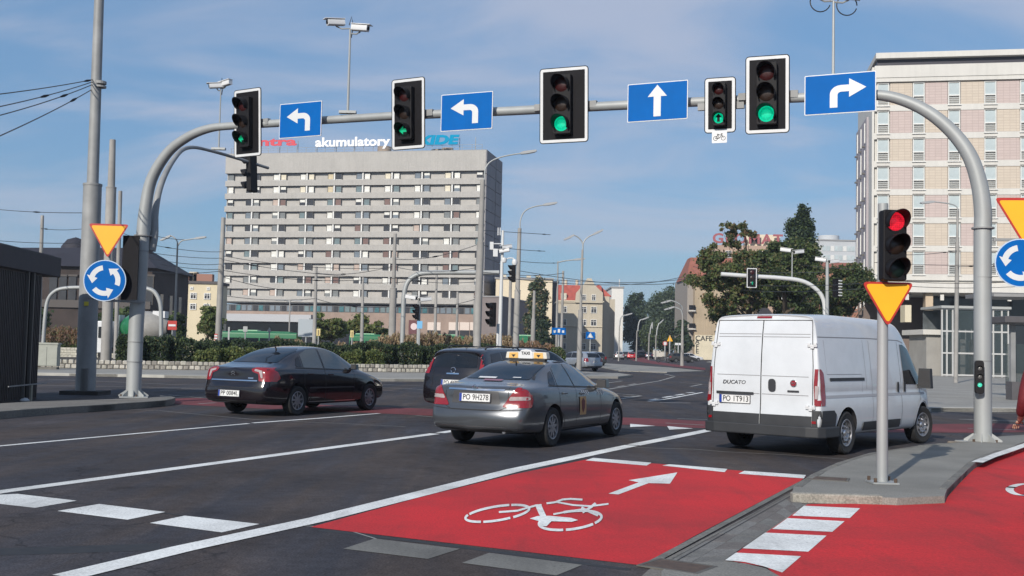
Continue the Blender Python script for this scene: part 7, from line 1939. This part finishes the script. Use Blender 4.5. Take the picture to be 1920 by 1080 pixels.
for s in (1, -1):
    lt = b.decal('tail_light', [(s * .90, .79), (s * .985, .79), (s * .985, 1.36), (s * .895, 1.36), (s * .885, 1.1)], 'B', TAILR, .014, rounds=0)
    b.decal('clear_lamp', [(s * .905, .90), (s * .95, .90), (s * .95, 1.10), (s * .905, 1.10)], 'B', TAILW, .020, parent=lt, rounds=0)
    b.decal('reflector', [(s * .87, .52), (s * .93, .52), (s * .93, .56), (s * .87, .56)], 'B', TAILR, .024, rounds=0)
    for z in (1.72, .755):
        hg = MB()
        pz = b.at('B', s * .845, z, .02)
        hg.box(pz, (.03, .16, .035)); hg.box(pz + Vector((0, .05, .025)), (.04, .05, .045)); hg.box(pz + Vector((0, -.05, .025)), (.04, .05, .045)); hg.box(pz + Vector((0, .0, -.03)), (.03, .06, .03))
        hg.build('hinge', SWHITE, t, bevel=.008)
    b.decal('door_lower_trim', [(s * .012, .46), (s * .86, .46), (s * .86, .63), (s * .012, .63)], 'B', BB, .012, rounds=0)
b.decal('bumper_wrap', [(-.99, .46), (-.865, .46), (-.865, .72), (-.99, .72)], 'B', BB, .012, rounds=0); b.decal('bumper_wrap', [(.99, .46), (.865, .46), (.865, .72), (.99, .72)], 'B', BB, .012, rounds=0)
VG = MATS['van_gap_grey']
b.strip('door_gap', [(0, 2.12), (0, .46)], .016, 'B', SEAM, .003)
b.strip('door_gap', [(-.82, 2.12), (-.865, 1.4), (-.87, .70), (-.865, .46)], .012, 'B', SEAM, .003); b.strip('door_gap', [(.82, 2.12), (.865, 1.4), (.87, .70), (.865, .46)], .012, 'B', SEAM, .003)
b.strip('door_gap', [(-.82, 2.12), (.82, 2.12)], .012, 'B', SEAM, .003)
for z in (1.90, 1.855, 1.235, .945): b.strip('door_crease', [(-.80, z), (-.02, z)], .010, 'B', VG, .003); b.strip('door_crease', [(.02, z), (.80, z)], .010, 'B', VG, .003)
b.decal('brake_light', [(-.13, 2.150), (.13, 2.150), (.13, 2.18), (-.13, 2.18)], 'B', TAILR, .012, rounds=0)
b.decal('door_handle', rrect(.125, .20, .05, 3, -.20, 1.09), 'B', BB, .022, rounds=0)
p = b.at('B', -.56, 1.13, .012); MB().cyl(p, .055, .012, 24, 'X').build('round_emblem', CHROME, t); MB().cyl(p + Vector((-.008, 0, 0)), .044, .006, 24, 'X').build('emblem_red', M('emblem_deep_red', (.25, .02, .03), .3), t)
text('FIAT', .034, CHROME, t, p + Vector((-.013, 0, 0)), (PI / 2, 0, -PI / 2), .002, .001)
b.decal('bar_handle', [(-.65, .99), (-.46, .99), (-.46, 1.02), (-.65, 1.02)], 'B', BB, .014, rounds=0)
text('DUCATO', .085, M('badge_grey', (.12, .12, .13), .4, .5), t, b.at('B', .48, 1.115, .006), (PI / 2, 0, -PI / 2), .006, .001, sx=1.15, shear=.2)
b.decal('plate_lamp_bar', [(.12, .925), (.80, .925), (.80, .965), (.12, .965)], 'B', BB, .02, rounds=0)
plate(b, .46, .845, 'PO 1T913', t, tilt=0.0)
MB().box((-1.0, -.1, .33), (.14, 1.5, .06)).build('underrun_bar', PLAST, t)
mirrors(b, t, 3.16, 1.20, 1.03, BB, (.14, .24, .36))
b.decal('windscreen', [(-.72, 1.30), (.72, 1.30), (.66, 2.0), (-.66, 2.0)], 'F', GLASSD, .008)
MB().box((1.6, 0, .36), (4.6, 1.5, .16)).build('underbody', PLAST, t)
place(t, (1589, 853), 40.2, 1.02); t.location.z = .006

# ---- other cars ------------------------------------------------------------
def estate(L_, W_, H_, rearx, wb, boxy=0.0):
    hw = W_ / 2; x0 = -rearx + .06; x1 = L_ - rearx - .12
    return dict(x0=x0, x1=x1, wb=wb, hw=hw, rw=.315, rb=.10, fb=.25,
        xs=[x0 + .10, x0 + .35, 0, .4, .8, 1.2, 1.6, 2.0, 2.35, 2.7, 3.0, x1 - .12],
        zbot=[(-1, .3), (0, .2), (3, .2), (3.6, .24)],
        zbelt=[(-1, .95 * H_ / 1.48), (1.5, .92 * H_ / 1.48), (2.4, .88 * H_ / 1.48), (3.0, .80), (x1, .68)],
        ztop=[(x0, H_ * (.90 if boxy else .78)), (x0 + .15, H_ * (.955 if boxy else .90)), (x0 + .35, H_ * (.985 if boxy else .955)), (.5, H_), (1.2, H_), (1.6, H_ * .965), (2.0, H_ * .85), (2.5 + .1 * boxy, 1.0), (2.8, .95), (3.2, .84), (x1, .72)],
        w=[(x0, hw * .93), (-.4, hw * .985), (.8, hw), (2.4, hw), (2.9, hw * .96), (x1, hw * .84)],
        wr=[(x0, hw * .68), (0, hw * .68), (1.3, hw * .68), (1.8, hw * .72), (2.4, hw * .8), (x1, hw * .66)],
        rear=[(.2, .04), (.32, -.04), (.62, -.04), (.7, .0), (.95, .02), (1.2, .10), (1.35, .20), (1.6, .32 if not boxy else .14)], front=[(.2, .05), (.35, -.03), (.55, -.02), (.75, .08)])
def simple_car(name, P, mat, label, H_, group=None, lvl=2, rails=False, tail='high', glass=GLASSD, txt=None):
    t = thing(name, (0, 0, 0), 0, label, 'car', group)
    b = Body(name, P, mat, t, lvl); add_wheels(t, P, spokes=7)
    k = H_ / 1.48; zb = .98 * k
    b.decal('rear_window', [(-.56, zb + .06), (.56, zb + .06), (.50, H_ * .90), (.40, H_ * .925), (-.40, H_ * .925), (-.50, H_ * .90)], 'B', GLASSD, .006)
    b.decal('windscreen', [(-.60, zb + .06), (.60, zb + .06), (.5, H_ * .93), (-.5, H_ * .93)], 'F', GLASSD, .006)
    for f in 'RL':
        b.decal('side_window', [(.98, zb + .01), (1.85, zb - .02), (2.05, zb + .04), (1.7, H_ * .88), (1.35, H_ * .935), (1.02, H_ * .94)], f, glass, .005)
        b.decal('side_window', [(.18, zb + .02), (.93, zb + .01), (.96, H_ * .94), (.22, H_ * .93)], f, glass, .005)
        b.decal('side_window', [(-.5, zb + .05), (.12, zb + .03), (.15, H_ * .925), (-.32, H_ * .90)], f, glass, .005)
        for pts in ([(.16, zb), (.16, .6), (.42, .3)], [(.96, H_ * .9), (.95, .3)], [(2.1, zb), (2.08, .3)]): b.strip('panel_gap', pts, .012, f, SEAM)
        b.strip('sill', [(.4, .27), (2.3, .27)], .08, f, PLAST, .006)
        handle(b, t, .38, zb - .12, mat, faces=f); handle(b, t, 1.12, zb - .13, mat, faces=f)
    for s in (1, -1):
        z0, z1 = (.72 * k, .98 * k) if tail == 'high' else (.9 * k, 1.35 * k)
        b.decal('tail_light', [(s * .56, z0), (s * .84, z0), (s * .83, z1), (s * .60, z1)] if tail == 'high' else [(s * .64, z0), (s * .80, z0), (s * .70, z1), (s * .60, z1)], 'B', TAILR, .009)
        b.decal('tail_light_side', [(P['x0'] - .05, z0), (P['x0'] + .17, z0 + .04), (P['x0'] + .14, z1), (P['x0'] - .05, z1)], 'R' if s < 0 else 'L', TAILR, .007) if tail == 'high' else None
        b.decal('head_light', [(s * .45, .64), (s * .76, .64), (s * .7, .78), (s * .5, .77)], 'F', TAILW, .008)
    b.decal('lower_skirt', [(-.7, .26), (.7, .26), (.7, .40), (-.7, .40)], 'B', PLAST, .006)
    b.strip('boot_gap', [(-.54, zb + .02), (-.54, .55), (.54, .55), (.54, zb + .02)], .010, 'B', SEAM, .004)
    if txt: plate(b, 0, .72 * k, txt, t)
    else: b.decal('number_plate', [(-.26, .70 * k), (.26, .70 * k), (.26, .81 * k), (-.26, .81 * k)], 'B', PLATE, .012, rounds=0)
    mirrors(b, t, 2.0, zb + .03, P['hw'] - .04, mat, (.13, .19, .13))
    if rails:
        for s in (-1, 1):
            q0, q1, q2 = b.at('T', -.35, s * .5), b.at('T', .5, s * .53), b.at('T', 1.45, s * .52)
            MB().tube([q0, q0 + Vector((.15, 0, .07)), q1 + Vector((0, 0, .06)), q2 + Vector((-.15, 0, .07)), q2], .018, 6).build('roof_rail', PLAST, t)
    MB().box((1.35, 0, .30), (3.0, 1.2, .12)).build('underbody', PLAST, t)
    q = b.at('T', -.3, 0); MB().tube([q, q + Vector((-.10, 0, .14))], [.012, .006], 6).build('aerial', PLAST, t)
    return t, b
def put(t, px, py, Y, hd):
    p = A(px, py, Y); t.location = (p.x, Y, .006); t.rotation_euler = (0, 0, PI / 2 - R(hd))
BKP = paint('paint_black_purple', (.008, .006, .008), .2, .0, .8)
P = estate(4.5, 1.76, 1.60, .95, 2.70, 1)
mpv, mb_ = simple_car('black_people_carrier', P, BKP, 'black people carrier with roof rails and clear-red tail lights, half hidden behind the taxi', 1.60, rails=True, tail='tall', txt='PO 4K216')
mb_.strip('chrome_strip', [(-.16, .98), (.16, .98)], .03, 'B', CHROME, .014)
q = mb_.at('B', 0, 1.06, .01); MB().lathe([(.05, 0), (.06, -.008), (.07, 0)], q, 'X', 20).build('round_badge', CHROME, mpv)
put(mpv, 886, 700, 25.8, 26)
c2 = copy_tree(mpv); c2['label'] = 'second black car with roof rails, only its roof showing over the taxi'
p = A(946, 700, 31.5); c2.location = (p.x, 31.5, .006); c2.rotation_euler = (0, 0, PI / 2 - R(38))
SIL = paint('paint_silver_blue', (.33, .36, .40), .3, .5)
P = estate(4.65, 1.80, 1.49, .98, 2.65)
w, _b = simple_car('silver_estate', P, SIL, 'silver estate car driving away past the end of the planted island', 1.49, txt='PO 7U583')
p = A(1100, 690, 84); w.location = (p.x, 84, .006); w.rotation_euler = (0, 0, PI / 2 - R(-33))
# small far cars
def tint_copy(src, mat, label, px, Y, hd, old):
    c = copy_tree(src); c['label'] = label; c.name = 'far_car'
    for ch in c.children_recursive:
        if ch.type == 'MESH' and any(m == old for m in ch.data.materials):
            key = (ch.data.name, mat.name)
            if key not in TC:
                me = ch.data.copy()
                for i, m in enumerate(me.materials):
                    if m == old: me.materials[i] = mat
                TC[key] = me
            ch.data = TC[key]
    p = A(px, 668, Y); c.location = (p.x, Y, .006); c.rotation_euler = (0, 0, PI / 2 - R(hd)); return c
TC = {}
PDK = paint('paint_dark_green_grey', (.05, .055, .055), .3, .4); PRD = paint('paint_red', (.45, .012, .015), .25, .2); PSL = paint('paint_silver', (.42, .42, .42), .3, .5); PNV = paint('paint_navy', (.012, .016, .04), .25, .3); PBK = paint('paint_black', (.012, .012, .013), .25, .2)
tint_copy(w, PDK, 'dark car directly behind the silver estate car', 1117, 112, -20, SIL)
tint_copy(w, PSL, 'small far silver car left of the red one in the side street', 1161, 205, 0, SIL)
tint_copy(w, PBK, 'far dark car squeezed between the silver and the red one in the side street', 1173, 235, 2, SIL)
tint_copy(w, PRD, 'small far red car in the side street', 1184, 215, 4, SIL)
tint_copy(w, PNV, 'small far dark blue car parked left of the small far street lamps', 1217, 245, 8, SIL)
tint_copy(w, PDK, 'far grey-green car parked beyond the red one', 1196, 280, 90, SIL)
tint_copy(w, PBK, 'black car parked by the cafe house, next to the motorcycle', 1264, 172, 78, SIL)
tint_copy(w, M('paint_far_white', (.6, .6, .6), .35, coat=.5), 'white car passing beyond the hedge near the striped marker', 455, 88, 90, SIL)
tint_copy(w, M('paint_far_white2', (.55, .56, .58), .35, coat=.5), 'pale car parked beside the cafe house behind the black one', 1281, 205, 85, SIL)
# motorcycle
p = A(1243, 668, 165); t = thing('motorcycle', (p.x, 165, .0), R(-10), 'dark motorcycle parked left of the black car by the cafe house', 'motorcycle')
for x in (-.7, .75): MB().lathe([(.22, -.05), (.30, -.05), (.32, 0), (.30, .05), (.22, .05)], (x, 0, .32), 'Y', 20, closed=True).build('wheel', TYRE, t)
MB().box((.0, 0, .5), (.6, .28, .35)).build('engine', PLAST, t, bevel=.04); MB().box((.12, 0, .82), (.55, .28, .22), taper=.7).build('tank', PBK, t, bevel=.05); MB().box((-.45, 0, .80), (.7, .26, .12)).build('seat', PLAST, t, bevel=.04)
MB().tube([(.75, .0, .32), (.5, 0, .95)], .04, 6).build('fork', CHROME, t); MB().tube([(.45, -.35, 1.05), (.5, 0, 1.0), (.45, .35, 1.05)], .02, 6).build('handlebar', PLAST, t); MB().box((.62, 0, 1.0), (.2, .3, .4), taper=.7).build('fairing', PBK, t, bevel=.04)

# ---- buses and mixer truck ------------------------------------------------
GRN = M('bus_green', (.007, .13, .045), .35, coat=.5, var=.05, vscale=1); GRNL = M('bus_green_pale', (.25, .45, .28), .4, coat=.3)
def bus(px0, px1, ytop, Y, label, hd=0.0):
    a, b_ = A(px0, ytop, Y), A(px1, ytop, Y); L_ = b_.x - a.x; H_ = a.z
    t = thing('green_bus', (a.x, Y, 0.006), hd, label, 'bus', 'green buses')
    n = len(rrect(2.5, H_ - .35, .18, 4)); pf = rrect(2.5, H_ - .35, .18, 4, 1.25, (H_ - .35) / 2 + .35)
    mb = MB(); mb.plate(pf, (0, 0, 0), (0, 1, 0), (0, 0, 1), L_); mb.build('body', GRN, t, smooth=True)
    MB().box((L_ / 2, 1.25, H_ + .0), (L_ * .8, 1.6, .18)).build('roof_pod', GRN, t, bevel=.05)
    MB().box((L_ * .32, 1.25, H_ + .10), (1.8, 1.4, .16)).build('roof_unit', GRNL, t, bevel=.05)
    k = max(3, int(L_ / 1.5))
    for i in range(k): MB().box((L_ * (i + .5) / k, -.01, H_ * .62), (L_ / k - .12, .04, H_ * .34)).build('window', GLASSD, t)
    for x in (L_ * .18, L_ * .78): MB().lathe([(.2, -.14), (.46, -.14), (.48, 0), (.46, .14), (.2, .14)], (x, .1, .48), 'Y', 24, closed=True).build('wheel', TYRE, t)
    return t
bus(417, 556, 621, 98, 'long green bus with pale roof unit passing behind the hedge on the left')
bus(655, 742, 628, 102, 'green bus half hidden by the tawny grass behind the hedge')
bus(818, 872, 630, 100, 'green bus end showing between the grass tufts left of the thick lamp pole')
bus(974, 990, 631, 104, 'sliver of a green bus right of the second lamp column')
p0 = A(180, 640, 80); t = thing('concrete_mixer', (p0.x, 80, .006), 0, 'concrete mixer truck with white cab and green and grey drum behind the left gantry post', 'truck')
def ml(px, py): q = A(px, py, 80); return q.x - p0.x, q.z
x1, zt_ = ml(200, 602); MB().box((x1 / 2, 1.2, (zt_ + .6) / 2), (x1, 2.3, zt_ - .6)).build('cab', SWHITE, t, bevel=.08); MB().box((x1 * .45, .0, zt_ * .72), (x1 * .5, .06, .8)).build('cab_window', GLASSD, t)
xa, za = ml(215, 610); xb, zb_ = ml(306, 610); L_ = xb - xa; zc = ml(260, 614)[1]
prof = [(.35, 0), (.75, .35), (1.22, .30 * L_), (1.25, .45 * L_)]; prof2 = [(1.25, .45 * L_), (1.22, .62 * L_), (.95, .85 * L_), (.55, L_)]
MB().lathe(prof, (xa, 1.3, zc), 'X', 28).build('drum_front', GRN, t, smooth=True); MB().lathe(prof2, (xa, 1.3, zc), 'X', 28).build('drum_rear', M('drum_grey', (.30, .29, .27), .6, var=.1), t, smooth=True)
MB().box((L_ * .6, 1.2, .9), (L_ * 1.3, 1.0, .3)).build('chassis', PLAST, t); MB().box((xa - .1, 1.3, 2.5), (.3, 1.2, 1.9)).build('drum_stand', SWHITE, t); MB().box((ml(290, 604)[0], 1.3, zc + 1.0), (.9, .9, .5)).build('hopper', SWHITE, t)
for x in (.6, 4.2, 5.2): MB().lathe([(.2, -.14), (.46, -.14), (.5, 0), (.46, .14), (.2, .14)], (x, .2, .5), 'Y', 24, closed=True).build('wheel', TYRE, t)
# ================================================================== PERSON AT THE RIGHT EDGE
def skin(name, joints, edges, mat, parent, lvl=2):
    me = bpy.data.meshes.new(name); me.from_pydata([j[0] for j in joints], edges, []); me.update()
    ob = bpy.data.objects.new(name, me); COL.objects.link(ob); ob.parent = parent
    sk = ob.modifiers.new('skin', 'SKIN'); sk.use_smooth_shade = True
    for i, j in enumerate(joints):
        r = j[1]; me.skin_vertices[0].data[i].radius = r if isinstance(r, tuple) else (r, r)
        me.skin_vertices[0].data[i].use_root = (i == 0)
    ss = ob.modifiers.new('sub', 'SUBSURF'); ss.levels = lvl; ss.render_levels = lvl
    bpy.context.view_layer.update(); dg = bpy.context.evaluated_depsgraph_get()
    m2 = bpy.data.meshes.new_from_object(ob.evaluated_get(dg)); m2.name = name; ob.modifiers.clear(); ob.data = m2
    m2.materials.clear(); m2.materials.append(mat)
    m2.polygons.foreach_set('use_smooth', [True] * len(m2.polygons))
    return ob
foot = G(1965, 974, 0.0075)
pn = thing('person', (foot.x, foot.y, .0075), 0, 'person in a dark red jacket and dark trousers standing at the right edge', 'person')
SK = M('skin', (.45, .27, .19), .55); JK = M('jacket_dark_red', (.12, .008, .012), .75, var=.25, vscale=6, bump=.4, bscale=14); TRS = M('trousers_dark', (.02, .02, .028), .85, var=.2, vscale=8); SHO = M('shoes_dark', (.015, .012, .013), .6); HAIR = M('hair_brown', (.05, .03, .018), .7, bump=.6, bscale=60)
# body: one continuous figure
skin('body', [((0, 0, .96), (.085, .055)), ((0, 0, 1.15), (.085, .06)), ((0, .01, 1.34), (.11, .07)), ((0, .0, 1.47), (.06, .055)), ((0, .01, 1.55), (.052, .052)), ((0, .03, 1.64), (.078, .092)), ((0, .025, 1.72), (.07, .085)),
              ((-.17, 0, 1.42), .055), ((-.235, -.03, 1.16), .042), ((-.20, .14, 1.0), .034), ((-.185, .20, .96), .028),
              ((.17, 0, 1.42), .055), ((.24, 0, 1.14), .042), ((.24, .06, .90), .034), ((.24, .08, .84), .028),
              ((-.08, 0, .88), .06), ((-.12, .02, .50), .056), ((-.13, -.02, .10), .038), ((-.13, -.0, .05), .035),
              ((.08, 0, .88), .06), ((.11, .02, .50), .056), ((.12, -.02, .10), .038), ((.12, -.0, .05), .035)],
     [(0, 1), (1, 2), (2, 3), (3, 4), (4, 5), (5, 6), (2, 7), (7, 8), (8, 9), (9, 10), (2, 11), (11, 12), (12, 13), (13, 14), (0, 15), (15, 16), (16, 17), (17, 18), (0, 19), (19, 20), (20, 21), (21, 22)], SK, pn)
skin('jacket', [((0, 0, .91), (.165, .12)), ((0, 0, 1.12), (.145, .11)), ((0, .005, 1.34), (.165, .115)), ((0, .0, 1.46), (.085, .075)),
                ((-.19, 0, 1.42), .075), ((-.25, -.03, 1.16), .062), ((-.215, .12, 1.01), .05), ((.19, 0, 1.42), .075), ((.255, 0, 1.14), .06), ((.25, .05, .92), .048)],
     [(0, 1), (1, 2), (2, 3), (2, 4), (4, 5), (5, 6), (2, 7), (7, 8), (8, 9)], JK, pn)
skin('trousers', [((0, 0, 1.06), (.13, .095)), ((-.10, 0, .84), .098), ((-.12, .02, .50), .075), ((-.13, -.01, .09), .062), ((.10, 0, .84), .098), ((.11, .02, .50), .075), ((.12, -.01, .09), .062)], [(0, 1), (1, 2), (2, 3), (0, 4), (4, 5), (5, 6)], TRS, pn)
for s in (-1, 1):
    skin('shoe', [((s * .125, -.05, .045), (.045, .042)), ((s * .13, .06, .04), (.048, .036)), ((s * .14, .17, .032), (.042, .028))], [(0, 1), (1, 2)], SHO, pn)
bm = bmesh.new(); bmesh.ops.create_uvsphere(bm, u_segments=20, v_segments=14, radius=1)
for v in bm.verts: v.co = Vector((v.co.x * .098, v.co.y * .112 + .012, v.co.z * .11 + 1.705)) if v.co.y < .35 or v.co.z > .2 else Vector((v.co.x * .08, v.co.y * .07, v.co.z * .09 + 1.70))
me = bpy.data.meshes.new('hair'); bm.to_mesh(me); bm.free(); me.materials.append(HAIR); me.polygons.foreach_set('use_smooth', [True] * len(me.polygons)); inst('hair', me, pn)
def hand(cx, cy, cz, s):
    mb_j = [((cx, cy, cz), (.032, .016)), ((cx, cy + .045, cz - .03), (.036, .015))]; e = [(0, 1)]
    skin('hand', mb_j, e, SK, pn, 1)
    for k in range(4):
        o = (k - 1.5) * .018; ln = (.032, .038, .035, .027)[k]
        skin('finger', [((cx + o, cy + .06, cz - .04), .0085), ((cx + o, cy + .06 + ln * .7, cz - .06), .008), ((cx + o, cy + .06 + ln, cz - .06 - ln * .8), .007)], [(0, 1), (1, 2)], SK, pn, 1)
    skin('thumb', [((cx - s * .025, cy + .01, cz - .01), .010), ((cx - s * .05, cy + .035, cz - .02), .009), ((cx - s * .05, cy + .06, cz - .035), .008)], [(0, 1), (1, 2)], SK, pn, 1)
hand(-.185, .20, .955, -1); hand(.24, .07, .83, 1)
# thin summer haze between the near street and the far houses
hm = bpy.data.materials.new('haze_air'); hm.use_nodes = True
hn = hm.node_tree.nodes; hn.remove(hn['Principled BSDF'])
pv_ = hn.new('ShaderNodeVolumePrincipled'); pv_.inputs['Color'].default_value = (.80, .88, 1.0, 1); pv_.inputs['Density'].default_value = 0.00035; pv_.inputs['Anisotropy'].default_value = .3
hm.node_tree.links.new(pv_.outputs[0], hn['Material Output'].inputs['Volume'])
hz_ = MB().box((0, 700, 23.6), (3020, 1580, 49.2)).build('haze', hm); stuff(hz_); hz_.display_type = 'WIRE'
# ------------------------------------------------------------------ done
for o in list(COL.objects):
    if o.type == 'EMPTY' and not o.children and o.parent is None: bpy.data.objects.remove(o)
bpy.context.view_layer.update()
